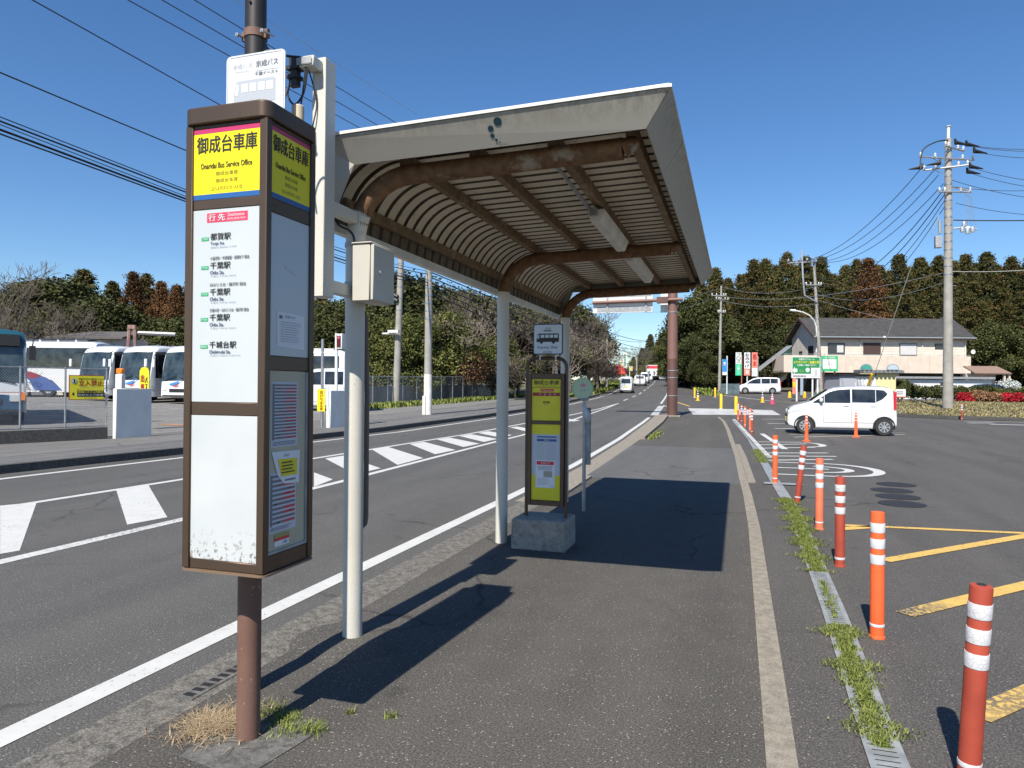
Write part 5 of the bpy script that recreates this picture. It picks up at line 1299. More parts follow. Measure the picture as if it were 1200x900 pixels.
# no entry sign on the fence
def sgn_frame(px, py, Z):
    d = CF+CR*((px-600)/FPX)+CU*((450-py)/FPX); return Vector((0,0,EYE))+d*Z
mid = Vector((*pA_,0))-d_*.50; sn = Vector((d_.y,-d_.x,0)); c0 = mid+sn*.05
t_ = thing('no_entry_sign', 'yellow no-entry board with red border hung on the near fence', 'sign', (c0.x,c0.y,1.2))
w_, h_ = .84, .62; o_ = c0-d_*(w_/2)+Vector((0,0,1.16)); b = MB().m(M_DRED); q = [o_, o_+d_*w_, o_+d_*w_+vz*h_, o_+vz*h_]; b.add([p for p in q]+[p-sn*.012 for p in q], [(0,1,2,3),(7,6,5,4),(0,4,5,1),(1,5,6,2),(2,6,7,3),(3,7,4,0)]); bd = b.build('board', t_)
F = Face(o_, d_, vz, .003); F.rect(.015,.015,w_-.015,h_-.015,M_YEL2,1)
F.text('関係者以外の無断立入りを',.22,.515,.80,.55,M_BLK,2,.01); F.text('立入禁止',.22,.36,.80,.50,M_DRED,2,.03); F.text('KEEP OUT',.27,.31,.75,.335,M_INK,2); F.text('無断で立ち入りはしないでください',.17,.26,.83,.285,M_INK,2)
F.rect(.19,.08,.83,.235,M_BLK,2); F.text('警備システム作動中',.21,.175,.81,.22,M_YEL2,3,.01); F.text('防犯カメラ設置',.21,.10,.81,.15,M_FADE,3)
F.disc(.115,.47,.07,M_WHITE,2); F.disc(.115,.47,.062,M_BLK,3); F.disc(.115,.47,.052,M_WHITE,4); F.rect(.095,.43,.135,.50,M_BLK,5); F.disc(.115,.505,.014,M_BLK,5,12)
F.disc(.10,.15,.025,M_BLK,2,12,.04); F.rect(.87,.08,.96,.21,M_WHITE,2); F.rect(.88,.09,.95,.14,M_INK,3); F.text('安全管理',.35,.03,.65,.06,M_INK,2)
F.mb.build('lettering', bd, smooth=False)
def tall_sign(px, Z, y_top, y_bot, wpx, label, texts, mt=M_YEL2, round_=True):
    x, y = at(px, Z); zc = lambda py: EYE+((454+.008*(px-600))-py)*Z/FPX; z0_, z1_ = zc(y_bot), zc(y_top); w_ = wpx*Z/FPX
    t_ = thing('banner_sign', label, 'sign', (x,y,z0_)); ux = Vector((math.cos(YAW),math.sin(YAW),0)); o_ = Vector((x,y,z0_))-ux*w_/2; H_ = z1_-z0_
    pts = [(0,0),(w_,0),(w_,H_-w_*.45),(w_*.85,H_-w_*.12),(w_*.5,H_),(w_*.15,H_-w_*.12),(0,H_-w_*.45)] if round_ else [(0,0),(w_,0),(w_,H_),(0,H_)]
    F = Face(o_, ux, vz, .004); n = len(pts); nrm = F.n*-.04
    b = MB().m(mt); b.add([F.P(a_,c_,0) for a_,c_ in pts]+[F.P(a_,c_,0)+nrm for a_,c_ in pts], [tuple(range(n)),tuple(range(n,2*n))[::-1]]+[(i,(i+1)%n,(i+1)%n+n,i+n) for i in range(n)]); bd = b.build('board', t_, smooth=False)
    for (s_, a0, a1, b0, b1, mt_) in texts: F.vtext(s_, w_*a0, H_*b0, w_*a1, H_*b1, mt_, 2, .03)
    F.mb.build('lettering', bd, smooth=False); return t_, x, y
t_, x, y = tall_sign(169, 22, 430, 485, 11, 'yellow upright sign with red writing standing behind the near gate pillar', [('出庫注意',.15,.5,.1,.85,M_DRED),('バス車両',.62,.85,.2,.8,M_BLK)])
t_, x, y = tall_sign(376.5, 24.6, 456, 482, 9, 'yellow upright sign with red writing strapped to the thin post at the far gate', [('出口につき注意',.35,.7,.05,.95,M_DRED)], M_YEL, False)
b = MB().m(M_GALV); b.cyl(x, y+.06, .1, EYE+(452-397)*24.6/FPX, .05, n=12); o = tag(b.build('sign_post'), 'thin galvanised post behind the far yellow sign at the depot gate', 'post')
x, y = at(394, 24.8); t_ = thing('gate_signal', 'small dark red signal box on a slim white post by the far gate pillar', 'signal', (x,y,fz(x,y)))
b = MB().m(M_WHITE); b.cyl(x,y,.1,3.4,.055,n=12); b.build('post', t_); b = MB().m(M_WHITE); b.box(x+.03,x+.27,y-.1,y+.1,2.85,3.38); hb = b.build('signal_box', t_, bevel=.01)
b = MB().m(mat('signal_dark_red',(.10,.004,.008),.3)); b.box(x+.07,x+.23,y-.108,y-.10,2.9,3.3); b.m(mat('signal_pink',(.5,.1,.12),.4)); b.box(x+.10,x+.20,y-.113,y-.108,3.2,3.28); b.build('lamp_panel', hb)
# orange beacon machine behind the near pillar
x, y = at(141, 25); t_ = thing('gate_beacon', 'orange beacon on a white gate machine behind the near fence', 'beacon', (x,y,fz(x,y)))
b = MB().m(M_WHITE); b.box(x-.14,x+.14,y-.1,y+.1,.2,1.92); b.build('housing', t_, bevel=.02); b = MB().m(M_AMB); b.box(x-.13,x+.13,y-.09,y+.09,1.93,2.12); b.build('lamp', t_, bevel=.03)
# far chain-link fence
A_, B__ = at(437, 41.5), at(600, 66)
ff = chain('chain_link_fence', 'long chain-link fence before the trees, beyond the depot gate', [B__, A_, at(398,40)], 1.75, .16, .006, 2.0, .03, fz, .06)
t_ = thing('block_wall', 'low pale concrete block wall seen through the long chain-link fence', 'wall', (A_[0],A_[1],fz(*A_)))
b = MB().m(mat('pale_block',(.27,.26,.24),.9,noise=.3,nscale=1.5)); dd2 = Vector((B__[0]-A_[0],B__[1]-A_[1],0)).normalized(); nn2 = Vector((-dd2.y,dd2.x,0))
a = Vector((*A_,0))+nn2*2.5-dd2*3; c = Vector((*B__,0))+nn2*2.5+dd2*4
zq0, zq1 = fz(0,A_[1]), fz(0,B__[1])
b.add([a+vz*zq0, c+vz*zq1, c+vz*(zq1+1.15), a+vz*(zq0+1.15), a+nn2*.15+vz*zq0, c+nn2*.15+vz*zq1, c+nn2*.15+vz*(zq1+1.15), a+nn2*.15+vz*(zq0+1.15)], [(0,1,2,3),(5,4,7,6),(3,2,6,7),(0,3,7,4),(1,5,6,2)])
b.build('wall_face', t_, smooth=False)
t_ = blade_obj('weed_bank', M_GRASS, n=5200, fn=lambda r: ((lambda s_, q: (A_[0]+(B__[0]-A_[0])*s_+1.6*q*.95+.3, A_[1]+(B__[1]-A_[1])*s_-1.6*q*.3-.3, fz(0,A_[1]+(B__[1]-A_[1])*s_)))(r.uniform(-.08,1), r.uniform(0,1))), hmin=.08, hmax=.4, wd=.09, lean=.8, seed=11)
t_['label'] = 'green weeds below the long chain-link fence'; t_['category'] = 'weeds'
# depot shed roof and rusty frame behind the coaches
x, y = at(118, 57); t_ = thing('depot_shed', 'low shed with grey-brown roof behind the parked coaches', 'shed', (x,y,zt(y)), local=True); t_.rotation_euler = (0,0,YAW)
b = MB().m(mat('shed_roof',(.12,.11,.10),.8,noise=.3)); b.add([(-3.3,-2,4.95),(2.8,-2,4.95),(1.9,3,5.75),(-2.3,3,5.75),(-3.3,-2,4.8),(2.8,-2,4.8)], [(0,1,2,3),(0,4,5,1),(1,5,2),(0,3,4)]); b.build('roof', t_, world=False, smooth=False)
b = MB().m(M_HWALL2); b.box(-3,2.5,-1.5,2.5,0,4.9); b.build('wall', t_, world=False)
x, y = at(154, 55); t_ = thing('steel_trestle', 'rusty pink steel trestle standing behind the coaches', 'frame', (x,y,zt(y)), local=True); t_.rotation_euler = (0,0,YAW)
b = MB().m(mat('trestle_pink',(.33,.2,.17),.8,noise=.4,nscale=3)); b.tube([(-.45,0,0),(-.2,0,5.9)],.13,6); b.tube([(.45,0,0),(.2,0,5.9)],.13,6); b.box(-.28,.28,-.14,.14,5.6,5.9); b.build('trestle', t_, world=False)
b = MB().m(M_GALVW); b.tube([(.5,0,5.3),(3.4,0,5.2)],.16,6); b.build('rail', t_, world=False)

# ------------------------------------------------------------------ brown gantry pole with road sign
gx_, gy_ = ground_hit(787.5, 488); t_ = thing('sign_gantry', 'brown steel gantry pole with an overhead road sign seen from behind', 'road sign', (gx_,gy_,zt(gy_)))
b = MB().m(M_GBROWN2); b.cyl(gx_,gy_,zt(gy_)-.02,3.05,.262,.255,n=28); b.m(M_GBROWN); b.cyl(gx_,gy_,3.05,7.2,.255,.225,n=28); b.build('pole', t_)
b = MB().m(M_KERB); b.box(gx_-.42,gx_+.42,gy_-.4,gy_+.4,zt(gy_)-.1,zt(gy_)+.06); b.build('footing', t_, bevel=.02)
b = MB().m(M_ALU)
for z in (1.2,2.1,2.45,5.35): b = MB().m(M_ALU); b.cyl(gx_,gy_,z,z+.03,.268,n=28); b.build('band', t_)
b = MB().m(M_GBROWN); b.tube([(gx_+.5,gy_-.3,5.98),(gx_-4.0,gy_-.3,5.93)],.085,14); arm = b.build('arm', t_)
b = MB().m(M_GBROWN2); b.box(gx_-.75,gx_-.2,gy_-.42,gy_-.1,5.82,6.12); b.build('arm_clamp', arm)
b = MB().m(M_WHITE); sx0, sx1 = gx_-4.0, gx_-.98; b.box(sx0,sx1,gy_-.16,gy_-.12,5.40,6.9); bd = b.build('sign_board', t_, bevel=.01)
b = MB().m(M_GALVW); 
b.box(sx0+.2,sx1-.05,gy_-.17,gy_-.162,5.45,5.72); b.box(sx0+.2,sx1-.05,gy_-.17,gy_-.162,6.2,6.8)
for q in (sx0+.7,sx0+2.65): b.box(q,q+.09,gy_-.215,gy_-.165,5.42,6.8)
b.build('stiffener', bd)
b = MB().m(M_WHITE); b.box(gx_-.62,gx_-.27,gy_+.2,gy_+.25,5.40,6.5); b.build('small_plate', t_)

# ------------------------------------------------------------------ utility poles
def upole(px, Z, top_py, r0, r1, label, name='utility_pole', gz=None, lean=0, arms=(), bands=6, white=0, extra=None):
    x, y = at(px, Z); z0_ = (zt(y) if gz is None else gz); zc = lambda py: EYE+((454+.008*(px-600))-py)*Z/FPX; z1_ = zc(top_py)
    t_ = thing(name, label, 'utility pole', (x,y,z0_))
    b = MB().m(M_POLEC); b.tube([(x,y,z0_-.05),(x+lean,y,z1_)], [r0,r1], 20); b.build('shaft', t_)
    b = MB().m(M_GALV)
    for k in range(bands):
        z = z0_+(z1_-z0_)*(.5+.48*k/bands); f_ = (z-z0_)/(z1_-z0_); b = MB().m(M_GALV); b.tube([(x+lean*f_,y,z),(x+lean*f_,y,z+.08)], (r0+(r1-r0)*f_)*1.06, 18); b.build('band', t_)
    b = MB().m(M_GALV)
    for k in range(7):
        z = z0_+1.8+(z1_-z0_-3)*k/7; f_ = (z-z0_)/(z1_-z0_); sg = 1 if k%2 else -1; b.tube([(x+lean*f_,y,z),(x+lean*f_+sg*(r0+.13),y-.05,z)], .012, 5)
    if bands: b.build('step_bolts', t_)
    for (pyy, dl, dr, az) in arms:
        z = zc(pyy); f_ = (z-z0_)/(z1_-z0_); cx_ = x+lean*f_; ca, sa = math.cos(az), math.sin(az); rr = r0+(r1-r0)*f_+.05
        nx_, ny_ = sa*rr, -ca*rr
        b = MB().m(M_ALU); b.tube([(cx_+nx_-ca*dl,y+ny_-sa*dl,z),(cx_+nx_+ca*dr,y+ny_+sa*dr,z)], .05, 6)
        b.tube([(cx_+nx_-ca*dl*.6,y+ny_-sa*dl*.6,z),(cx_,y,z-.5)], .02, 5)
        ar = b.build('crossarm', t_)
        for q in (-dl*.95,-dl*.5,dr*.5,dr*.95):
            b = MB().m(M_WHITE); b.lathe([(.03,0),(.075,.05),(.05,.09),(.08,.14),(.05,.18),(.03,.24)], 10, (cx_+nx_+ca*q,y+ny_+sa*q,z+.04)); b.build('insulator', ar)
    return t_, x, y, z0_, z1_, zc
big, bx_, by_, bz0_, bz1_, bzc = upole(1111, 42, 162, .285, .17, 'tall concrete utility pole with many cables right of the parked hatchback', lean=-.05, bands=16,
    arms=[(174,.7,1.2,YAW+.5),(187,2.1,1.5,YAW+.15),(197,1.3,1.0,YAW-.5),(226,.7,1.2,YAW)])
b = MB().m(M_WHITE); b.cyl(bx_-.05,by_,bz1_,bzc(148),.085,n=10); b.lathe([(.13,0),(.15,.06)],12,(bx_-.05,by_,bzc(148))); b.build('top_cap', big)
b = MB().m(M_GALVW); z = bzc(290); b.box(bx_-.75,bx_-.40,by_-.25,by_+.1,z,z+.75*.9); b.cyl(bx_-.52,by_-.2,z+.8,z+1.6,.09,n=10); b.tube([(bx_-.3,by_,z+.2),(bx_-.95,by_-.1,z+.9),(bx_-.5,by_,z+2.0)],.02,6); b.build('junction_case', big, bevel=.03)
b = MB().m(M_CABLE)
UX = Vector((math.cos(YAW),math.sin(YAW),0))
def pp(px, py, Z): 
    d = CF+CR*((px-600)/FPX)+CU*((450-py)/FPX); return Vector((0,0,EYE))+d*Z
cable(b, [pp(1112,164,42),pp(1098,166,41.6),pp(1083,174,41.5),pp(1079,186,41.5),pp(1079,198,41.4)], .04)
for q in ((1120,168),(1133,170),(1142,178),(1137,196),(1134,202),(1080,197),(1101,192)):
    p = pp(*q, 41.7); dd_ = UX if q[0] > 1110 else -UX; b.tube([p-dd_*.05+vz*.28, p+vz*.04, p+dd_*.75-vz*.08], [.05,.13,.03], 8)
b.build('jumper_cable', big)
b = MB().m(M_ALU); a_ = pp(1116,219,42); b.tube([a_, pp(1134,223,41.8)], .05, 6); b.tube([pp(1117,268,42), pp(1134,266,41.8), pp(1145,269,41.6)], .05, 6); 
for q in ((1130,262),(1134,270),(1140,268),(1128,268)): b.lathe([(.12,0),(.14,.15),(.1,.3)],8,tuple(pp(*q,41.7)-vz*.2))
for k in range(4): b.tube([pp(1131+k*1.8,224,41.8),pp(1134+k*3,264,41.7)], .012, 4)
b.build('drop_bracket', big)
p2, x2_, y2_, z2_0, z2_1, zc2 = upole(963, 68, 307, .20, .12, 'concrete utility pole with offset steel arm in front of the house', lean=-.75, bands=12, arms=[(334,1.0,.5,YAW)])
b = MB().m(M_ALU); b.tube([pp(957,354,68),pp(943,346,68),pp(941,326,68),pp(939.5,293,68)], .085, 8); b.tube([pp(923,308.5,68),pp(957,306.5,68)], .07, 6)
for q in ((924,307),(930,307.5),(936,306),(946,306),(954,305)): b.lathe([(.05,0),(.11,.1),(.07,.3)],8,tuple(pp(*q,67.9)))
b.build('steel_arm', p2)
lampt = thing('street_lamp', 'white curved street lamp fixed to the utility pole in front of the house', 'street lamp', tuple(pp(957,385,67.6)))
b = MB().m(M_WHITE); b.tube([pp(957,394,67.6),pp(956.5,383,67.6),pp(954,376,67.5),pp(949,370,67.4),pp(941,366,67.3),pp(930,363.6,67.2)], .075, 8); b.build('arm', lampt); b = MB().m(M_WHITE); b.tube([pp(932,364,67.2),pp(926,363.4,67.2)], [.12,.09], 8); b.build('lamp_head', lampt)
upole(843, 86, 335, .19, .11, 'slim concrete utility pole before the dark trees left of the banners', lean=.15, bands=8, arms=[(346.5,1.2,.55,YAW),(351,.8,.9,YAW+.3),(366,.4,.5,YAW)])
plA, ax_, ay_, az0_, az1_, azc = upole(464, 44, 250, .23, .16, 'grey utility pole behind the long fence with a small camera arm', lean=.35, bands=8, arms=[(262,1,1,YAW)])
b = MB().m(M_WHITE); b.tube([pp(464,391,43.7),pp(448,391,43.5)], .06, 8); b.box(*[v for v in (pp(462,389,43.5).x-.4,pp(462,389,43.5).x+.3)],pp(462,389,43.5).y-.1,pp(462,389,43.5).y+.1,pp(462,389,43.5).z-.05,pp(462,389,43.5).z+.12); b.build('camera_arm', plA)
b = MB().m(M_CABLE); 
for pyy in (345,350): b.tube([pp(461,pyy,43.8),pp(466,pyy+3,43.7)], .13, 8)
b.build('cable_clamp', plA)
plB, qx_, qy_, qz0_, qz1_, qzc = upole(501.5, 33.2, 262, .185, .15, 'pale concrete utility pole at the kerb of the left pavement', bands=12, gz=zt(29)+.14, arms=[(268,.8,.8,YAW)])
b = MB().m(M_CAPW); b.cyl(qx_,qy_,qz0_,qz0_+1.9,.19,n=20); b.box(qx_-.16,qx_-.02,qy_-.26,qy_-.18,qz0_,qz0_+.9); b.build('lower_sleeve', plB)
for px, Z, tp, r, lb in ((711,95,395,.17,'dark wooden pole by the left kerb ahead of the boxy van'),(746,150,411,.2,'grey utility pole beyond the queue of cars'),(698,110,404,.16,'grey pole among the bare trees left of the road'),(652,58,380,.14,'thin pole behind the framed bus stop')):
    upole(px, Z, tp, r, r*.75, lb, bands=0)
# wires
def wire(name, p, q, sag, r=.018, label='', n=14):
    p, q = Vector(p), Vector(q); pts = [p.lerp(q, i/n)-vz*(4*sag*(i/n)*(1-i/n)) for i in range(n+1)]; return pts, r
WG = MB().m(M_CABLE)
def wires(name, label, items, mt=M_CABLE):
    # every span is its own cable
    for i, (p, q, sag, r) in enumerate(items):
        b = MB().m(mt); pts, r = wire('', p, q, sag, r); b.tube(pts, r, 5); o = b.build('overhead_cable'); tag(o, label, 'cable', label)
def rayX(px, py, X):
    d = CF+CR*((px-600)/FPX)+CU*((450-py)/FPX); t = X/d.x; return Vector((0,0,EYE))+d*t
def cross(px1, py1, px2, py2, X, yf, yb):
    a, c = rayX(px1,py1,X), rayX(px2,py2,X); d = (c-a)/(c.y-a.y); return a+d*(yb-a.y), a+d*(yf-a.y)
LW = []
for (l, X, yf, r) in (((38,0,258,123),-13.6,26,.014),((0,85,217,176),-13.6,30,.016),((150,0,427,153),-13.2,28,.013),((190,0,448,150),-13.0,28,.013),((228,0,469,147),-12.8,28,.013)):
    p, q = cross(*l, X, yf, -12); LW.append((p, q, 0, r))
wires('c', 'black power cables crossing the sky at upper left', LW)
p, q = cross(277,0,498,140,-12.4,26,-12); wires('c', 'thin grey cable crossing the sky above the shelter', [(p,q,0,.007)], M_GALVW)
LW = []
for (l, r) in (((0,137,217,222),.012),((0,142,217,225),.020),((0,146,217,230),.010),((0,152,217,233),.026),((0,157,217,236),.018)):
    a, c = rayX(l[0],l[1],-13.8), rayX(l[2],l[3],-13.8); d = (c-a)/(c.y-a.y); LW.append((a+d*(-12-a.y), c, 0, r))
    e = Vector((qx_, qy_, qzc(318+ (l[3]-222)*1.2))); LW.append((c, e, .25, r))
wires('c', 'bundle of low black telephone cables running to the kerbside pole', LW)
LW = []
for k in range(5):
    LW.append((Vector((qx_,qy_,qzc(318+k*6))), pp(760,400+k*9,150), 1.2, .03))
for k in range(3): LW.append((pp(670,372+k*6,60), pp(775,398+k*10,160), 1.0, .035))
wires('c', 'dark cables running along the left side of the road past the bare trees', LW)
LW = []
top2 = [pp(x_,306,67.9) for x_ in (924,936,946,954)]
src = [pp(1080,197,41.5),pp(1103,190,41.6),pp(1100,205,41.8),pp(1106,215,42)]
for a, c in zip(src, top2): LW.append((a, c, 1.6, .022))
for k, (a, c) in enumerate((((1106,222),(957,335)),((1107,228),(958,342)),((1107,235),(958,352)),((1107,242),(958,358)))): LW.append((pp(*a,42), pp(*c,68), 1.8+k*.25, .028 if k < 2 else .02))
wires('c', 'black cables sweeping from the tall pole down to the pole by the house', LW)
LW = [(pp(q[0],q[1],41.8), pp(1330,q[2],38), .5, .016) for q in ((1133,170,157),(1142,172,160),(1142,178,172),(1137,196,213),(1134,202,222),(1115,211,236),(1118,219,205),(1120,238,247))] + [(pp(1117,258,42), pp(1330,254,38), .1, .035)]
wires('c', 'cables leaving the tall pole towards the right edge', LW)
LW = [(pp(845,336,86), pp(957,336,68), .7, .018),(pp(845,347,86), pp(1110,319,42), .9, .018),(pp(845,352,86), pp(958,356,68), .5, .018),(pp(745,365,120), pp(843,347,86), .8, .018),(pp(745,352,120), pp(843,338,86), .8, .018),(pp(958,345,68),pp(1109,330,42),.8,.018),(pp(960,352,68),pp(1046,375,60),.1,.015),(pp(1112,318,42),pp(1330,300,38),.3,.02)]
wires('c', 'thin cables crossing in front of the dark cedar wood', LW, M_GALVW)
# guy wire with yellow guard
gt_ = thing('guy_wire', 'slanting pole stay with a yellow sleeve in front of the house', 'guy wire', tuple(pp(1020,455,58)))
b = MB().m(M_CAPW); b.tube([pp(1068,312,52),pp(1017,462,60)], .028, 6); b.lathe([(.05,0),(.14,.1),(.05,.22)],10,tuple(pp(1036.5,397,56))); b.build('stay', gt_)
b = MB().m(M_YPOST); b.tube([pp(1022,438,58.6),pp(1017,454,59.2)], .12, 10); b.build('guard_sleeve', gt_)

# ------------------------------------------------------------------ house
HZ = 85.; hx, hy = at(957, HZ); hz = zt(hy); Hh = thing('two_storey_house', 'two-storey house with dark slate roof, pink-beige walls and long balcony', 'house', (hx,hy,hz), local=True); Hh.rotation_euler = (0,0,YAW)
sa = lambda px, b_=0: (px-600)*(HZ+b_)/FPX-(957-600)*HZ/FPX
sz = lambda py, px=1040, b_=0: EYE+((454+.008*(px-600))-py)*(HZ+b_)/FPX-hz
WD, DP = 17.9, 7.6; ze, zr = sz(393.5), sz(373,1040,3.8)
b = MB().m(M_HWALL2); b.box(0,WD,0,DP,2.6,ze); 
b.add([(0,0,ze),(0,DP,ze),(0,DP/2,zr-.25),(WD,0,ze),(WD,DP,ze),(WD,DP/2,zr-.25)], [(0,2,1),(3,4,5),(0,3,5,2),(1,2,5,4)]); b.build('wall', Hh, world=False, smooth=False)
b = MB().m(M_HROOF); ov = .7
e0 = ze-.18; b.add([(-ov,-ov,e0),(WD+ov,-ov,e0),(WD+ov,DP/2,zr),(-ov,DP/2,zr),(-ov,DP+ov,e0),(WD+ov,DP+ov,e0)], [(0,1,2,3),(3,2,5,4)])
rf = b.build('roof', Hh, world=False, smooth=False); md = rf.modifiers.new('s','SOLIDIFY'); md.thickness = .16
b = MB().m(M_GBROWN2); b.box(-ov,WD+ov,-ov-.03,-ov+.04,e0-.25,e0-.02)
for sgn in (0,1):
    y0_, y1_ = (-ov,DP/2) if sgn == 0 else (DP+ov,DP/2); b.add([(-ov-.03,y0_,e0-.28),(-ov-.03,y1_,zr-.24),(-ov-.03,y1_,zr+.02),(-ov-.03,y0_,e0)], [(0,1,2,3)])
b.m(M_ALU); b.box(-ov,WD+ov,-ov-.12,-ov-.03,e0-.12,e0-.0); b.build('eave_board', rf, world=False)
b = MB().m(M_HWALL); bt, bb = sz(417,1040,-1.4), sz(437,1040,-1.4)
bl, br = sa(918,-1.4), sa(1137,-1.4)
b.box(bl,br,-1.5,-1.32,bb,bt); b.box(bl,bl+.15,-1.32,2.2,bb,bt); b.box(br-.15,br,-1.32,0,bb,bt); b.box(bl,br,-1.32,-.02,bb,bb+.2); b.box(bl,-.02,-.02,2.2,bb,bb+.2); b.build('balcony', Hh, world=False)
b = MB().m(M_ALU); b.box(bl,br,-1.48,-1.36,bt+.12,bt+.16)
for k in range(20): q = bl+.3+(br-bl-.6)*k/19; b.box(q,q+.03,-1.44,-1.40,bt,bt+.13)
b.build('balcony_rail', Hh, world=False)
def hwin(px0, px1, py0, py1, mt, curtain=False):
    a0, a1, z0_, z1_ = sa(px0), sa(px1), sz(py1), sz(py0)
    b = MB().m(M_BLIND); b.box(a0-.07,a1+.07,-.06,-.005,z0_-.07,z1_+.07); fr = b.build('window', Hh, world=False)
    b = MB().m(mt); b.box(a0,a1,-.075,-.062,z0_,z1_); 
    if curtain: b.m(M_CURT); b.box(a0+.05+(a1-a0)*.5,a1-.12,-.080,-.076,z0_+.15,z1_-.15)
    b.build('pane', fr, world=False)
b = MB().m(mat('wall_joint',(.40,.33,.27),.8))
for k in range(1,9): q = bl+(br-bl)*k/9; b.box(q,q+.03,-1.506,-1.498,bb+.02,bt-.02)
for k in range(1,7): z_ = bt+.3+(ze-bt-.5)*k/7; b.box(0.02,WD-.02,-.006,-.001,z_,z_+.02)
b.build('wall_joint', Hh, world=False, smooth=False)
for q in (.12,5.2,12.6,WD-.2): b = MB().m(M_GBROWN2 if q < 5 else M_CAPW); b.cyl(q,-.10,2.7,ze-.2,.05,n=8); b.build('downpipe', Hh, world=False)
hwin(970.5,989,403,415,M_WIN,True); hwin(1012,1031,402.5,415,M_BLIND); hwin(1054.5,1073.5,403,415.5,M_CURT,False); hwin(1096,1112,403,408,M_WIN)
b = MB().m(M_WIN); 
for (y0_, y1_, z0_, z1_) in ((1.0,2.4,4.4,6.4),(4.2,5.2,3.6,5.9)): b.box(-.06,-.01,y0_,y1_,z0_-.8,z1_-.8)
b.build('side_window', Hh, world=False)
# ground floor: recessed shopfront, pillars, openings
b = MB().m(mat('shop_dark',(.03,.03,.032),.5)); b.box(.1,WD-.1,.6,DP,0,2.6); b.m(M_HWALL2)
for q in (0,4.6,9.5,WD-.4): b.box(q,q+.4,.02,.5,0,2.6)
b.box(5.0,7.2,.3,.58,0,2.6); b.build('ground_floor', Hh, world=False)
b = MB().m(M_HWALL); b.add([(sa(903),1.2,.2),(sa(928),1.2,bb+.1),(sa(926),1.2,bb-.7),(sa(908),1.2,.2),(sa(903),2.3,.2),(sa(928),2.3,bb+.1),(sa(926),2.3,bb-.7),(sa(908),2.3,.2)], [(0,1,2,3),(7,6,5,4),(0,4,5,1),(3,2,6,7)]); b.build('stair', Hh, world=False, smooth=False)
b = MB().m(M_GALVW); z_a, z_b = sz(433.5,900), sz(404,930)
b.add([(sa(892.5),.9,z_a),(sa(931),.9,z_b),(sa(931),2.6,z_b),(sa(892.5),2.6,z_a),(sa(892.5),.9,z_a-.15),(sa(931),.9,z_b-.15)], [(0,1,2,3),(0,4,5,1)]); b.m(M_TEAL)
b.m(M_CARB)
for q in (.15,.4,.65,.9): xq = sa(892.5)+(sa(931)-sa(892.5))*q; zq = z_a+(z_b-z_a)*q; b.box(xq,xq+.08,.92,1.0,max(.1,zq-2.6),zq)
b.m(mat('stair_screen_green',(.02,.07,.05),.5)); b.add([(sa(916),.95,z_a+(z_b-z_a)*.62-.1),(sa(930),.95,z_b-.2),(sa(930),.95,sz(418,930)),(sa(918),.95,sz(420,930))], [(0,1,2,3)])
b.build('stair_roof', Hh, world=False, smooth=False)
b = MB().m(M_WHITE)
for (q, z_) in ((sa(951),sz(411,951)),(sa(1129),sz(413,1129))): b.lathe([(.04,0),(.2,.02),(.27,.06),(.24,.05),(.04,.015)],18,(q,-1.7,z_),'Y')
b.build('satellite_dish', Hh, world=False)
# side awning
x, y = at(1160, 74); t_ = thing('tiled_awning', 'small brown-tiled awning at the right end of the house', 'awning', (x,y,zt(y)), local=True); t_.rotation_euler = (0,0,YAW)
b = MB().m(mat('tile_brown',(.26,.17,.13),.7,noise=.2)); z_ = EYE+(458.5-437.5)*74/FPX-zt(y); b.add([(-1.9,-.6,z_),(1.9,-.6,z_),(1.7,1.4,z_+.8),(-1.9,1.4,z_+.8)], [(0,1,2,3)]); r_o = b.build('roof', t_, world=False, smooth=False); r_o.modifiers.new('s','SOLIDIFY').thickness = .12
for k in range(14):
    pass
b = MB().m(M_HWALL)
for q in (1.2,1.7): b.box(q,q+.18,-.4,-.2,0,z_)
b.box(-1.8,1.2,1.0,1.2,0,z_); b.build('post', t_, world=False)
# long low white building and little hut
Z_ = 66.; x, y = at(1045, Z_); t_ = thing('low_white_building', 'long low white building with flat eave behind the hedge', 'building', (x,y,zt(y)), local=True); t_.rotation_euler = (0,0,YAW)
k_ = Z_/FPX; zz_ = lambda py, px=1100: EYE+((454+.008*(px-600))-py)*k_-zt(y)
b = MB().m(M_WHITE); b.box(0,(1162-1045)*k_,0,4,0,zz_(445)); b.build('wall', t_, world=False); b = MB().m(M_GALVW); b.box(-.3,(1163.5-1045)*k_,-.35,4.3,zz_(444),zz_(441.5)); b.build('roof', t_, world=False)
b = MB().m(M_WIN); b.box(3.0+1.5,3.4+1.5,-.02,-.003,zz_(452),zz_(448)); b.build('window', t_, world=False)
Z_ = 61.; x, y = at(984, Z_); t_ = thing('roadside_hut', 'small hut with grey tiled eave, grey shutter and yellow wall', 'hut', (x,y,zt(y)), local=True); t_.rotation_euler = (0,0,YAW); k_ = Z_/FPX; zz_ = lambda py, px=1020: EYE+((454+.008*(px-600))-py)*k_-zt(y)
b = MB().m(mat('shutter_grey',(.33,.34,.38),.6)); b.box(0,(1002-984)*k_,0,3,0,zz_(441)); b.m(M_WHITE); b.box((1002-984)*k_+.01,(1027-984)*k_,0.05,3,0,zz_(441)); b.m(M_LYEL); b.box((1027-984)*k_+.01,(1050-984)*k_,0.02,3,0,zz_(436.5)); b.build('wall', t_, world=False)
b = MB().m(M_CARB); b.box(-.1,(1022-984)*k_,-.15,3,zz_(441),zz_(438.5)); b.m(M_TILE); b.box((1004-984)*k_,(1056-984)*k_,-.3,.6,zz_(437),zz_(433.5)); 
for k in range(11): b.cyl((1006-984)*k_+k*.36,-.34,zz_(437),zz_(434.2),.13,n=8)
b.build('roof', t_, world=False)
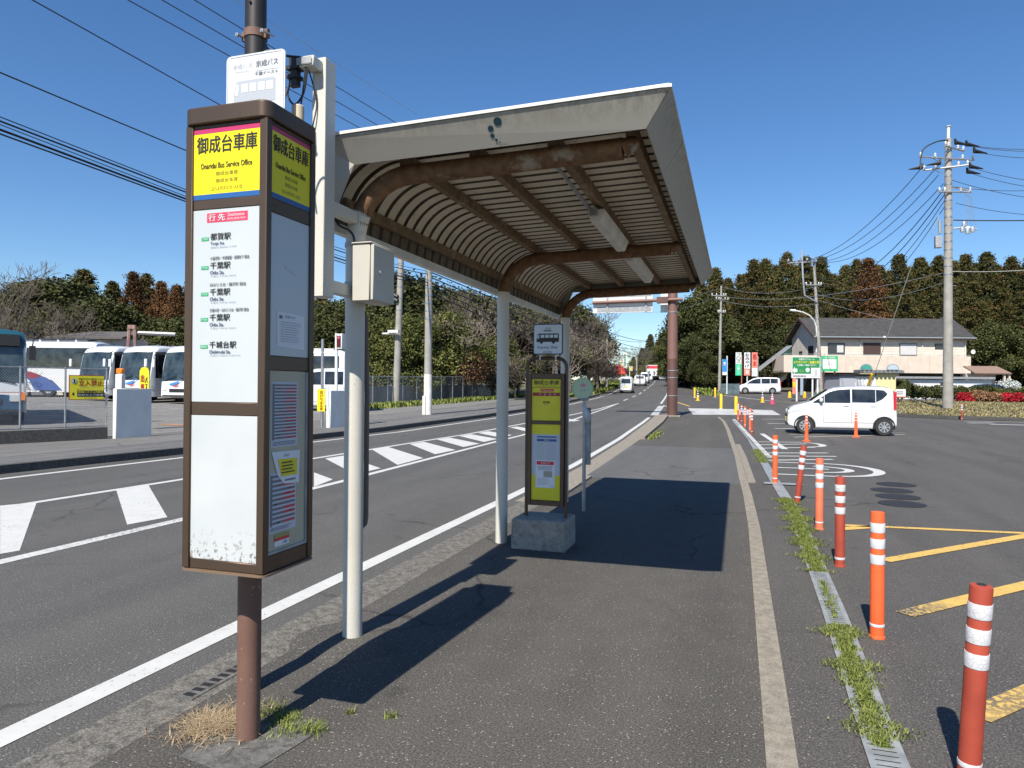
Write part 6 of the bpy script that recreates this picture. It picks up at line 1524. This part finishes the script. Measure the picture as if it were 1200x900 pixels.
for (px, mt_) in ((1012.5,mat('dome_green',(.05,.28,.22),.4)),(1043.5,mat('dome_pale',(.4,.48,.55),.4))):
    b = MB().m(M_ALU); a_ = (px-984)*k_
    F = Face((a_,-.4,zz_(433.5)), (1,0,0), (0,0,1), .01); F.poly([(.55*math.cos(rad(t)), .52*math.sin(rad(t))) for t in range(0,181,15)], M_ALU, 0); F.poly([(.46*math.cos(rad(t)), .04+.40*math.sin(rad(t))) for t in range(0,181,15)], mt_, 1); o = F.mb.build('round_sign', t_, world=False, smooth=False)
    o.modifiers.new('s','SOLIDIFY').thickness = .05
# parked dark car beyond hedge
dk_c = dup(v5, (0,0,0), 'dark blue car roof showing above the hedge at the right'); dk_c.name = 'dark_car'
x, y = at(1152, 60); place(dk_c, x, y, YAW)
for c in dk_c.children:
    if c.name.startswith('body'):
        c.data = c.data.copy(); c.data.materials[0] = mat('car_dark_blue',(.012,.016,.03),.25,coat=1)

# ------------------------------------------------------------------ boards, banners
def board(name, label, px0, px1, py0, py1, Z, draw, posts, mt=M_WHITE, thick=.08, post_mt=None, post_bot=None, cat='sign'):
    pc = (px0+px1)/2; x, y = at(pc, Z); k_ = Z/FPX; zz_ = lambda py: EYE+((454+.008*(pc-600))-py)*k_; w_, h_ = (px1-px0)*k_, (py1-py0)*k_
    t_ = thing(name, label, cat, (x,y,zt(y)), local=True); t_.rotation_euler = (0,0,YAW); zb = zz_(py1)-zt(y)
    b = MB().m(mt); b.box(-w_/2,w_/2,0,thick,zb,zb+h_); bd = b.build('board', t_, world=False)
    F = Face((-w_/2,0,zb), (1,0,0), (0,0,1), .008); draw(F, w_, h_)
    if F.mb.v: F.mb.build('lettering', bd, world=False, smooth=False)
    for (px, top_) in posts:
        b = MB().m(post_mt or M_WHITE); b.cyl((px-pc)*k_, thick+.06, 0, top_ if top_ else zb+h_*.5, .07, n=10); b.build('post', t_, world=False)
    return t_
def d_green(F, w, h):
    F.rect(.03*w,h*.2,w*.98,h*.97,M_SGREEN,1); F.text('お庭のリフォーム',w*.25,h*.83,w*.8,h*.93,M_WHITE,2,.02); F.text('エクステリア・造園工事',w*.07,h*.68,w*.95,h*.80,mat('board_yellow',(.75,.65,.05),.5),2,.02); F.text('お気軽にご相談ください',w*.2,h*.56,w*.85,h*.65,M_WHITE,2,.02)
    F.poly([(w*.03,h*.36),(w*.11,h*.52),(w*.11,h*.44),(w*.2,h*.44),(w*.2,h*.28),(w*.11,h*.28),(w*.11,h*.20)],M_WHITE,2); F.disc(w*.56,h*.38,h*.1,M_WHITE,2,16); F.text('ここ',w*.28,h*.3,w*.42,h*.38,M_YEL2,2); F.rect(w*.68,h*.08,w*.98,h*.48,M_WHITE,2); F.rect(w*.80,h*.12,w*.9,h*.40,M_INKL,3); F.lines(w*.05,h*.04,w*.62,h*.14,1,M_INK,2,.7)
board('green_billboard', 'green and white billboard with arrow and yellow writing on two white posts', 927.5, 961, 418, 443, 59.5, d_green, [(934.5,None),(953,None),(959,None)])
def d_map(F, w, h):
    F.rect(0,0,w,h,M_SGREEN2,1); F.rect(w*.08,h*.15,w*.9,h*.78,M_WHITE,2); F.text('案内図',w*.2,h*.83,w*.8,h*.95,M_WHITE,2,.02)
    F.poly([(w*.3,h*.2),(w*.33,h*.2),(w*.52,h*.7),(w*.49,h*.7)],M_INKL,3); F.rect(w*.15,h*.45,w*.85,h*.47,M_INKL,3); F.rect(w*.6,h*.2,w*.62,h*.7,M_INKL,3)
board('map_board', 'bright green framed map board behind the utility pole', 962.5, 981.8, 417, 435, 63, d_map, [(966,None),(979,None)], post_mt=M_GBROWN2)
def d_b(top_t, top_c, bot_c, bt, split=.5, col=M_BLK):
    def f_(F, w, h):
        F.rect(0,h*split,w,h,top_c,1); F.rect(0,0,w,h*split,bot_c,1); F.vtext(top_t,w*.15,h*(split+.03),w*.85,h*.97,col,2,.03); F.vtext(bt,w*.3,h*.05,w*.7,h*(split-.05),M_WHITE,2,.02)
    return f_
GBN = 'vertical banners beside the parked minivan'
o = board('vertical_banner', 'white and green vertical banner, left one of three above the minivan', 862, 868.6, 413, 440, 82.5, d_b('フロス',M_WHITE,mat('banner_green',(.02,.5,.25),.5),'ガーデン',.5,mat('dark_green_ink',(.02,.15,.10),.5)), [(869.5,4.4)], post_mt=mat('post_red_brown',(.3,.1,.06),.6)); o['group'] = GBN
o = board('vertical_banner', 'white and orange vertical banner, middle one of three above the minivan', 872, 879, 413, 440, 82.5, d_b('おみやげ',M_WHITE,M_CORAL,'園',.3,M_BLK), [(876,3.0)]); o['group'] = GBN
o = board('vertical_banner', 'coral vertical banner with white foot, right one of three above the minivan', 881, 887.5, 413, 441, 82.5, d_b('植木',M_CORAL,M_WHITE,'直売',.35,M_DRED), [(888.5,4.3)], post_mt=M_GALV); o['group'] = GBN
def d_blue(F, w, h): F.rect(0,h*.2,w*.95,h,M_BLUES,1); F.rect(w*.25,h*.62,w*.65,h*.82,M_WHITE,2); F.rect(w*.3,h*.66,w*.6,h*.70,M_BLUES,3)
board('blue_sign', 'blue and white tall sign beside the slim utility pole', 846.5, 852, 421, 439.5, 80, d_blue, [(852.3,4.3)])
def d_v(F, w, h): F.vtext('自動車整備', w*.25,h*.1,w*.75,h*.92,mat('green_ink',(.05,.3,.15),.5),2,.02)
board('white_vertical_sign', 'tall white vertical sign left of the far road', 729.8, 734.6, 413, 431, 120, d_v, [(728.5,4.2)], post_mt=M_YPOST)
def d_s(F, w, h): F.disc(w*.5,h*.5,h*.2,M_YEL2,1); 
board('small_cream_sign', 'small cream square sign near the tall white vertical sign', 737, 741.3, 429.3, 434.7, 125, d_s, [(738,None)], mt=M_CREAM)
def d_w(F, w, h): F.rect(0,0,w,h*.12,M_CORAL,1); F.lines(w*.1,h*.3,w*.9,h*.8,2,M_INK,2)
board('garden_notice', 'small white notice with red foot before the hedge', 1049.5, 1061.5, 456, 465.5, 50, d_w, [(1054,None),(1058,None)], post_mt=M_BARK)
# teal net fence by the slim pole, little guard posts near house
x0_, y0_ = at(845,80.5); x1_, y1_ = at(866,80.5); t_ = thing('net_fence', 'faded teal panel fence left of the parked minivan', 'fence', (x0_,y0_,zt(y0_)))
b = MB().m(mat('net_teal',(.09,.14,.16),.7,noise=.5,nscale=2)); z_ = zt(y0_); b.prism([(x0_,z_),(x1_,z_),(x1_,z_+1.15),(x0_,z_+1.15)], y0_, y0_+.05); b.build('panel', t_)
b = MB().m(M_GALV); b.cyl(x1_,y0_,z_,z_+1.2,.05,n=8); b.build('post', t_)
for i, (px, lb) in enumerate(((925.5,'yellow guard post left under the house entrance'),(943,'yellow guard post right under the house entrance'))):
    x, y = at(px, 69); b = MB().m(M_YPOST); b.lathe([(.17,0),(.13,.5),(.09,.62)],12,(x,y,zt(y)-.02)); tag(b.build('guard_post'), lb, 'post')
x, y = at(931, 71); b = MB().m(M_CORAL); b.box(x-.18,x+.18,y,y+.03,zt(y)+.3,zt(y)+2.2); b.m(M_YPOST); b.box(x-.182,x+.182,y-.004,y+.034,zt(y)+1.0,zt(y)+1.5); b.m(M_BARK); b.cyl(x+.2,y,zt(y)-.01,zt(y)+2.4,.02,n=6); tag(b.build('advertising_flag'), 'coral and yellow advertising flag under the house balcony', 'flag')
x, y = at(939.5, 71); b = MB().m(mat('flag_blue_grey',(.25,.32,.42),.6)); b.box(x-.13,x+.13,y,y+.03,zt(y)+.2,zt(y)+1.9); b.m(M_BARK); b.cyl(x+.15,y,zt(y)-.01,zt(y)+2.1,.02,n=6); tag(b.build('advertising_flag'), 'blue-grey advertising flag under the house balcony', 'flag')
# ------------------------------------------------------------------ trees
def leaf_quads(C, sz, r, flat=.5):
    """C: n x 3 centres; random oriented quads"""
    n = len(C); a = r.normal(size=(n,3)); a /= np.linalg.norm(a,axis=1)[:,None]; b = r.normal(size=(n,3)); b -= a*(a*b).sum(1)[:,None]; b /= np.linalg.norm(b,axis=1)[:,None]
    s_ = sz*r.uniform(.6,1.4,(n,1)); a = a*s_; b = b*s_*flat
    V = np.empty((n,4,3)); V[:,0] = C-a; V[:,1] = C-b*.9+a*.1; V[:,2] = C+a; V[:,3] = C+b; return V.reshape(-1,3)
def quadmesh(name, V, var, mt):
    n = len(V)//4; me = bpy.data.meshes.new(name); me.vertices.add(len(V)); me.vertices.foreach_set('co', V.astype(np.float32).ravel())
    me.loops.add(n*4); me.loops.foreach_set('vertex_index', np.arange(n*4, dtype=np.int32)); me.polygons.add(n); me.polygons.foreach_set('loop_start', np.arange(0,n*4,4,dtype=np.int32))
    try: me.polygons.foreach_set('loop_total', np.full(n,4,dtype=np.int32))
    except Exception: pass
    me.materials.append(mt); me.update(calc_edges=True)
    at_ = me.attributes.new('var','FLOAT','FACE'); at_.data.foreach_set('value', var.astype(np.float32)); return me
def crown_con(seed, h, R, nb, per, leaf, base=.12, tip=.75, spread=.42, rust=0):
    r = np.random.default_rng(seed); t = r.uniform(0,1,nb)**1.15; z = h*(base+(1-base)*t)
    rr = R*np.clip((1-t)**tip,0,1)*np.clip(.55+t*4,0,1)*(1+.16*np.sin(r.uniform(0,6.28)+z*1.7)+r.normal(0,.10,nb))+.1
    a = r.uniform(0,6.283,nb); lob = 1+.16*np.sin(3*a+seed)+.12*np.sin(5*a+z)
    rho = rr*lob*r.uniform(.45,1.05,nb)**.6
    Cc = np.stack([rho*np.cos(a), rho*np.sin(a), z-.22*rho], 1)
    C = np.repeat(Cc, per, 0)+r.normal(0,1,(nb*per,3))*np.array([spread,spread,spread*.55])
    cv = np.clip(r.normal(.38,.2,nb)+rust*(t-.3),0,1); var = np.clip(np.repeat(cv,per)+r.normal(0,.1,nb*per),0,1)
    return leaf_quads(C, leaf, r), var
def crown_broad(seed, h, R, nb, per, leaf, base=.18, spread=.5, lobes=9):
    r = np.random.default_rng(seed); L = []
    for i in range(lobes):
        a = r.uniform(0,6.28); q = R*r.uniform(.1,.62); zc = h*(base+.12+(1-base-.28)*r.random()); L.append((q*math.cos(a), q*math.sin(a), zc, R*r.uniform(.38,.62)))
    L.append((0,0,h-R*.5,R*.5)); k = r.integers(0,len(L),nb); Lk = np.array(L)[k]
    d = r.normal(size=(nb,3)); d /= np.linalg.norm(d,axis=1)[:,None]; d[:,2] = np.abs(d[:,2])*.9-.25*r.random(nb)
    Cc = Lk[:,:3]+d*(Lk[:,3]*r.uniform(.7,1.05,nb))[:,None]; Cc[:,2] = np.clip(Cc[:,2], h*base*.6, h)
    C = np.repeat(Cc, per, 0)+r.normal(0,spread,(nb*per,3)); cv = np.clip(r.normal(.45,.24,nb),0,1); var = np.clip(np.repeat(cv,per)+r.normal(0,.12,nb*per),0,1)
    return leaf_quads(C, leaf, r, .7), var
def branches(seed, h, depth=6, r0=.16, spread=.5, nk=3, up=.25, trunk=.25, shrink=.68, minr=.008):
    R = random.Random(seed); b = MB()
    def grow(p, d, L, r, lv):
        n = 3; pts = [p]; q = Vector(p); dd = Vector(d)
        for i in range(n):
            dd = (dd+Vector((R.gauss(0,.12),R.gauss(0,.12),R.gauss(0,.08)+up*.12))).normalized(); q = q+dd*(L/n); pts.append(q.copy())
        r1 = max(minr, r*.62); rs = [r+(r1-r)*i/n for i in range(n+1)]
        b.tube(pts, rs, 6 if lv < 2 else 3, caps=False)
        if lv >= depth: return
        k = nk+(1 if R.random() < .35 else 0)
        for i in range(k):
            a = R.uniform(0,6.283); s_ = spread*R.uniform(.6,1.35); u, v = frame(dd); nd = (dd+(u*math.cos(a)+v*math.sin(a))*s_+Vector((0,0,up*R.random()*.5))).normalized()
            st = pts[-1] if i < 2 else pts[R.randint(1,n)]
            grow(st, nd, L*shrink*R.uniform(.75,1.2), r1*R.uniform(.7,1), lv+1)
    grow(Vector((0,0,-.1)), Vector((0,0,1)), h*trunk, r0, 0); return b
TP = {}
def tree_proto(key, name, kind, **k):
    t_ = thing(name, '', 'tree', (0,0,-50), local=True)
    h = k['h']
    if kind != 'bare':
        b = MB().m(k.get('bark', M_BARK)); rt = k.get('rt', h*.016); b.tube([(0,0,-.3),(.1,0,h*.3),(.05,.1,h*.6),(0,0,h*.93)], [rt*1.3,rt,rt*.6,rt*.15], 8)
        R = random.Random(k['seed'])
        for i in range(9):
            z = h*(.2+.65*i/9); a = R.uniform(0,6.28); L = k['R']*.75*(1-.6*i/9); b.tube([(0,0,z),(L*.5*math.cos(a),L*.5*math.sin(a),z+.3),(L*math.cos(a),L*math.sin(a),z+.3+L*.2)], [rt*.35,rt*.2,rt*.06], 5)
        b.build('trunk', t_, world=False)
    if kind == 'con': V, var = crown_con(k['seed'], h, k['R'], k['nb'], k['per'], k['leaf'], k.get('base',.12), k.get('tip',.75), k.get('spread',.42), k.get('rust',0))
    elif kind == 'broad': V, var = crown_broad(k['seed'], h, k['R'], k['nb'], k['per'], k['leaf'], k.get('base',.18), k.get('spread',.5))
    if kind == 'bare':
        b = branches(k['seed'], h, k.get('depth',6), k.get('r0',.16), k.get('spread',.5), k.get('nk',2), k.get('up',.25), k.get('trunk',.25), k.get('shrink',.72), k.get('minr',.010)); b.m(k.get('bark', M_TWIG))
        b.build('branches', t_, k.get('bark', M_TWIG), world=False)
    else:
        me = quadmesh('crown', V, var, k['mt']); o = bpy.data.objects.new('crown', me); COL.objects.link(o); o.parent = t_
    TP[key] = [t_, True, h]
for i, (h, R, s_) in enumerate(((17,5.0,1),(19,5.8,2),(18,5.0,3),(20,6.0,4))):
    tree_proto('con%d'%i, 'cedar_tree', 'con', h=h, R=R, nb=900, per=30, leaf=.15, seed=s_, mt=M_LCON, base=.03, tip=.86, rust=.32, spread=.26)
tree_proto('rust', 'rusty_cedar_tree', 'con', h=18, R=4.6, nb=900, per=30, leaf=.15, seed=9, mt=M_LCONB, base=.05, tip=.85, spread=.34)
for i in range(3): tree_proto('grn%d'%i, 'evergreen_tree', 'broad', h=10+i, R=4.2, nb=900, per=30, leaf=.13, seed=20+i, mt=M_LGRN, base=.05, spread=.34)
for i in range(2): tree_proto('olv%d'%i, 'evergreen_oak', 'broad', h=7.5+i, R=3.6, nb=800, per=30, leaf=.10, seed=30+i, mt=M_LOLV, base=.05, spread=.28)
tree_proto('brn', 'dead_leaf_tree', 'broad', h=5, R=2.4, nb=230, per=16, leaf=.085, seed=40, mt=M_LBRN, base=.2, spread=.3)
for i in range(3): tree_proto('bare%d'%i, 'bare_tree', 'bare', h=12, seed=50+i, depth=7, r0=.17, spread=.55, nk=2, trunk=.23, shrink=.78, minr=.014)
for i in range(2): tree_proto('pale%d'%i, 'pale_bare_tree', 'bare', h=9, seed=60+i, depth=7, r0=.13, spread=.6, nk=2, trunk=.24, shrink=.76, minr=.013, bark=M_TWIGL)
for i in range(2): tree_proto('brush%d'%i, 'bare_thicket', 'bare', h=6, seed=70+i, depth=6, r0=.06, spread=.7, nk=3, trunk=.2, shrink=.78, minr=.012)
TR = random.Random(5)
LBL = {}
def tree(key, px, Z, top_py, label, group, z0=None, wide=1.0):
    """a tree whose foot stands in column px at distance Z and whose top reaches row top_py"""
    x, y = at(px, Z); z0_ = zt(y)+(.1 if x < -17 else 0) if z0 is None else z0
    H_ = EYE+((454+.008*(px-600))-top_py)*Z/FPX-z0_; p = TP[key]; s_ = H_/p[2]
    if p[1]: o = p[0]; p[1] = False
    else: o = dup(p[0], (0,0,0))
    o.location = (x,y,z0_); o.rotation_euler = (0,0,TR.uniform(0,6.28)); o.scale = (s_*wide*TR.uniform(.95,1.08), s_*wide*TR.uniform(.95,1.08), s_)
    o['label'] = label; o['group'] = group; return o
GR = 'cedars of the dark wood on the right'
# back row on the right: tops read from the skyline
sky_r = [(837,316),(853,328),(867,324),(882,306),(896,306),(921,298),(943,303),(962,303),(990,313),(1004,306),(1030,313),(1053,300),(1078,304),(1100,302),(1117,308),(1131,300),(1156,298),(1184,303),(1207,300),(1232,304)]
for i, (px, ty) in enumerate(sky_r):
    tree('con%d'%(i%4), px, 118+(i*37)%9, ty-1, 'tall brown-green cedar in the skyline of the right-hand wood', GR, wide=1.0)
for i, (px, ty) in enumerate([(845,338),(874,322),(889,316),(909,312),(932,312),(953,314),(975,322),(997,324),(1024,322),(1042,318),(1065,314),(1089,314),(1109,316),(1124,314),(1143,310),(1170,312),(1195,314),(1220,312)]):
    tree('con%d'%((i+2)%4), px, 128+(i*31)%8, ty, 'cedar crown filling the gap between the skyline cedars of the right-hand wood', 'second row of cedars on the right')
tree('rust', 1017, 113, 304, 'rust-orange cedar behind the middle of the house roof', 'rust-coloured cedars')
for i, px in enumerate(range(818, 1260, 24)):
    tree('con%d'%((i*3+1)%4), px+TR.uniform(-4,4), 109+(i*29)%6, 340+TR.uniform(-12,22), 'lower dark cedar filling the front of the right-hand wood', 'cedars along the front of the right-hand wood', wide=1.25)
for i, px in enumerate(range(812, 1250, 27)):
    if 935 < px < 1120: continue
    tree('grn%d'%(i%3), px+TR.uniform(-5,5), 101+(i*17)%5, 388+TR.uniform(-22,12), 'low dark evergreen at the foot of the right-hand wood', 'evergreens at the foot of the right-hand wood', wide=1.25)
for i, (px, Z, ty) in enumerate([(811,108,352),(822,100,345),(804,120,386),(799,128,398),(833,98,372),(816,96,392),(826,93,410)]):
    tree('grn%d'%(i%3), px, Z, ty, 'dark evergreen leaning over the far right pavement', 'dark evergreens at the left end of the right-hand wood', wide=1.1)
# far end of the road
for i, (px, ty) in enumerate([(762,392),(771,399),(780,397),(752,408),(790,402),(742,418),(798,405)]):
    tree('con%d'%(i%4), px, 225+i*4, ty, 'dark conifer standing beyond the crest of the road', 'conifers beyond the crest of the road', wide=1.3 if i else 1)
for i, (px, ty) in enumerate([(775,405),(783,412),(768,415),(790,418),(757,418),(798,414),(748,422)]):
    tree('olv%d'%(i%2), px, 212+i*3, ty, 'olive-brown broad tree at the crest of the road', 'olive trees at the crest of the road', wide=1.3)
# left forest behind the depot
GL = 'trees behind the bus depot'
for key, px, Z, ty, lb, wd in [('con1',96,88,317,'dark pointed conifer above the coach with the swoosh',1.5),('grn0',70,84,324,'broad dark evergreen behind the coach with the swoosh',1.5),('grn1',50,86,328,'dark evergreen between the bare trees and the pointed conifer',1.3),('grn2',118,72,346,'dense round evergreen behind the middle coach',1.35),
    ('con0',131,90,331,'small pointed conifer left of the rusty cedars',1.1),('rust',155,88,320,'rusty brown cedar above the middle coach',1.0),('rust',188,86,331,'rusty cedar near the bus stop pillar edge',.95),('con2',170,92,322,'grey-green conifer between two rusty cedars',1.2),('rust',206,84,335,'rusty cedar half hidden by the bus stop pillar',1.0),
    ('con3',222,90,330,'dark conifer hidden behind the bus stop pillar',1.2),('grn1',145,76,365,'low dark evergreen behind the coaches',1.3),('grn0',185,74,372,'low dark evergreen behind the rightmost coach',1.4),('grn2',20,74,372,'dark evergreen behind the city bus',1.2),('grn0',215,72,370,'low evergreen behind the bus stop pillar',1.4)]:
    tree(key, px, Z, ty, lb, GL, wide=wd)
for i, (px, Z, ty, k) in enumerate([(-22,62,302,'bare0'),(10,60,303,'bare1'),(34,64,310,'bare2'),(56,58,335,'bare0'),(76,55,352,'bare1'),(12,50,345,'bare2'),(36,52,356,'bare1')]):
    tree(k, px, Z, ty, 'bare brown tree with fine twigs behind the city bus', 'bare trees behind the city bus', wide=1.15)
tree('pale0', 172, 60, 352, 'pale bare tree in front of the rusty cedars', 'pale bare trees in front of the evergreens'); tree('pale1', 84, 56, 362, 'pale bare tree in front of the round evergreen', 'pale bare trees in front of the evergreens')
for i, px in enumerate((60,85,105,130)):
    tree('brush%d'%(i%2), px, 54+i, 378+i*2, 'low bare thicket just behind the coaches', 'bare thickets behind the coaches', wide=1.4)
# seen between the cabinet and the second post
GM = 'evergreens behind the long fence'
for key, px, Z, ty, lb, wd in [('grn1',395,66,352,'olive evergreen behind the far gate',1.2),('con2',375,70,345,'dark conifer behind the side-on coach',1.2),('grn0',472,64,316,'tall dark evergreen behind the grey utility pole',1.25),('olv0',452,55,372,'bushy olive evergreen left of the pale utility pole',1.1),('olv1',486,54,368,'bushy olive evergreen beside the pale utility pole',1.15),('olv0',524,57,368,'bushy olive evergreen right of the pale utility pole',1.1),
    ('olv1',420,58,385,'bushy evergreen left of the grey utility pole',1.1),('grn2',505,72,330,'dark evergreen deep behind the pale utility pole',1.3),('grn0',575,76,345,'dark evergreen behind the tangle of bare branches',1.4),('grn1',540,78,340,'dark evergreen behind the leaning bare trunks',1.3),('olv0',590,60,395,'olive evergreen behind the second shelter post',1.0),('brn',556,56,412,'small tree with rusty dead leaves by the fence',.95),
    ('grn2',620,84,350,'dark evergreen above the express bus plate',1.4),('grn1',655,92,352,'dark evergreen behind the third shelter post',1.4),('grn0',690,100,370,'dark evergreen left of the overhead sign',1.2),('olv1',640,80,395,'olive evergreen above the round bus stop',1.1),('grn2',437,74,335,'dark evergreen above the cabinet',1.2),('grn0',350,72,345,'evergreen hidden behind the bus stop pillar',1.2),('grn1',320,74,340,'evergreen behind the bus stop box',1.2)]:
    tree(key, px, Z, ty, lb, GM, wide=wd)
for i, (px, Z, ty, k) in enumerate([(528,56,322,'pale0'),(545,60,330,'bare1'),(560,58,335,'pale1'),(578,62,330,'bare2'),(608,64,335,'bare0'),(650,70,338,'bare1'),(668,72,340,'bare2'),(684,80,345,'pale0'),(700,88,352,'bare0'),(605,57,372,'brush0'),(660,78,365,'pale1'),(585,57,385,'brush1')]):
    tree(k, px, Z, ty, 'bare tree in the tangle beside the left pavement', 'bare trees in the roadside tangle', wide=1.25)
for i, (px, Z, ty, k) in enumerate([(703,100,372,'bare0'),(752,160,398,'bare2'),(705,118,380,'pale0'),(748,150,396,'bare0'),(690,96,378,'bare2'),(700,92,360,'bare1'),(756,170,402,'bare2'),(690,90,372,'brush0'),(709,104,405,'brush1'),(735,150,415,'brush0'),(690,84,395,'brush1')]):
    tree(k, px, Z, ty, 'bare winter tree along the left side of the far road', 'bare trees along the far road', wide=1.2)
# hedge and shrubs at the house
def shrub(px, Z, top_py, w_, mt, label, name='shrub', seed=1, bare=False, cat='shrub', n=170):
    x, y = at(px, Z); z0_ = zt(y)+.05; H_ = EYE+((454+.008*(px-600))-top_py)*Z/FPX-z0_
    t_ = thing(name, label, cat, (x,y,z0_), local=True, group='garden shrubs along the verge')
    r = np.random.default_rng(seed); d = r.normal(size=(n,3)); d /= np.linalg.norm(d,axis=1)[:,None]; d[:,2] = np.abs(d[:,2])
    w_ = w_*(.75 if mt is M_LRED else 1)
    Cc = d*np.array([w_/2,w_/2*.8,H_*.55])*r.uniform(.6,1.05,(n,1))+np.array([0,0,H_*.42]); C = np.repeat(Cc,22,0)+r.normal(0,.10,(n*22,3)); C[:,2] = np.clip(C[:,2],.0,H_+.1)
    var = np.clip(np.repeat(r.normal(.45,.25,n),22)+r.normal(0,.1,n*22),0,1); me = quadmesh('foliage', leaf_quads(C,.065,r,.7), var, mt); o = bpy.data.objects.new('foliage', me); COL.objects.link(o); o.parent = t_
    b = branches(seed, H_, 3, .04, .8, 3, .3, .35, .7, .01); b.build('stem', t_, M_BARK, world=False); return t_
for i, (px, ty, w_, mt, lb) in enumerate([(1057,445,2.2,M_LOLV,'golden olive shrub above the small white notice'),(1068,452,2.4,M_LGRN,'green shrub right of the small white notice'),(1085,454,2.0,M_LGRN,'dark green shrub left of the tall concrete pole'),(1098,453,1.6,M_LGRN,'clipped shrub just left of the tall concrete pole'),
    (1121,453,1.8,M_LGRN,'clipped shrub just right of the tall concrete pole'),(1137,455,2.0,M_LGRN,'dark shrub behind the red flowers, left end'),(1131,462,1.2,M_LRED,'small red flowering shrub beside the far red and white bollard'),(1146,459,1.6,M_LBRN,'brownish bare-looking shrub among the red flowers'),(1160,461,1.5,M_LBRN,'brown twiggy shrub in the middle of the bed'),(1170,464,1.8,M_LRED,'bright red flowering shrub at the verge'),
    (1182,462,2.0,M_LRED,'largest red flowering shrub at the verge'),(1197,462,1.8,M_LRED,'red flowering shrub at the right edge'),(1165,455,2.2,M_LOLV,'olive shrub above the red flowers'),(1185,456,2.2,M_LGRN,'green shrub above the red flowers at the right'),(1205,455,2.2,M_LOLV,'olive shrub at the right edge of the picture'),(1181,445,2.0,M_LWHI,'pale grey-white bush beside the tiled awning'),(1218,461,2.0,M_LRED,'red flowering shrub just outside the right edge'),(1152,452,1.8,M_LGRN,'dark green shrub before the dark blue car'),(1108,455,1.7,M_LGRN,'dark shrub behind the tall concrete pole')]):
    shrub(px, 52 if ty > 458 else (55 if ty > 448 else 62), ty, w_, mt, lb, seed=100+i)
A, B = VERGE
def vf(r):
    k = r.integers(0, len(A)-1); t_ = r.random(); q = r.random(); pa = Vector(A[k]).lerp(Vector(A[k+1]), t_); pb = Vector(B[k]).lerp(Vector(B[k+1]), t_); p = pa.lerp(pb, q); return p.x, p.y, p.z-.02
o = blade_obj('dry_grass', M_FARG, n=9000, fn=vf, hmin=.03, hmax=.13, wd=.06, lean=1.0, seed=21); o['label'] = 'dry yellow grass on the verge across the lot'; o['category'] = 'grass'
# roadside grass far left
def gl(r):
    y = r.uniform(62,170); return ip(KL,y)-.4-abs(r.normal(0,2.6)), y, zt(y)
o = blade_obj('roadside_grass', M_GRASS, n=9000, fn=gl, hmin=.1, hmax=.5, wd=.22, lean=1.0, seed=22); o['label'] = 'green and dry grass along the left kerb of the far road'; o['category'] = 'grass'
def gr(r):
    y = r.uniform(78,150); return er(y)+3.4+abs(r.normal(0,1.0)), y, zt(y)
o = blade_obj('bank_grass', M_GRASS, n=4000, fn=gr, hmin=.1, hmax=.5, wd=.2, lean=1.0, seed=23); o['label'] = 'grass at the foot of the wood on the far right pavement'; o['category'] = 'grass'
# unused prototypes are removed
for k, (o, unused, h) in TP.items():
    if unused:
        for c in list(o.children): bpy.data.objects.remove(c)
        bpy.data.objects.remove(o)
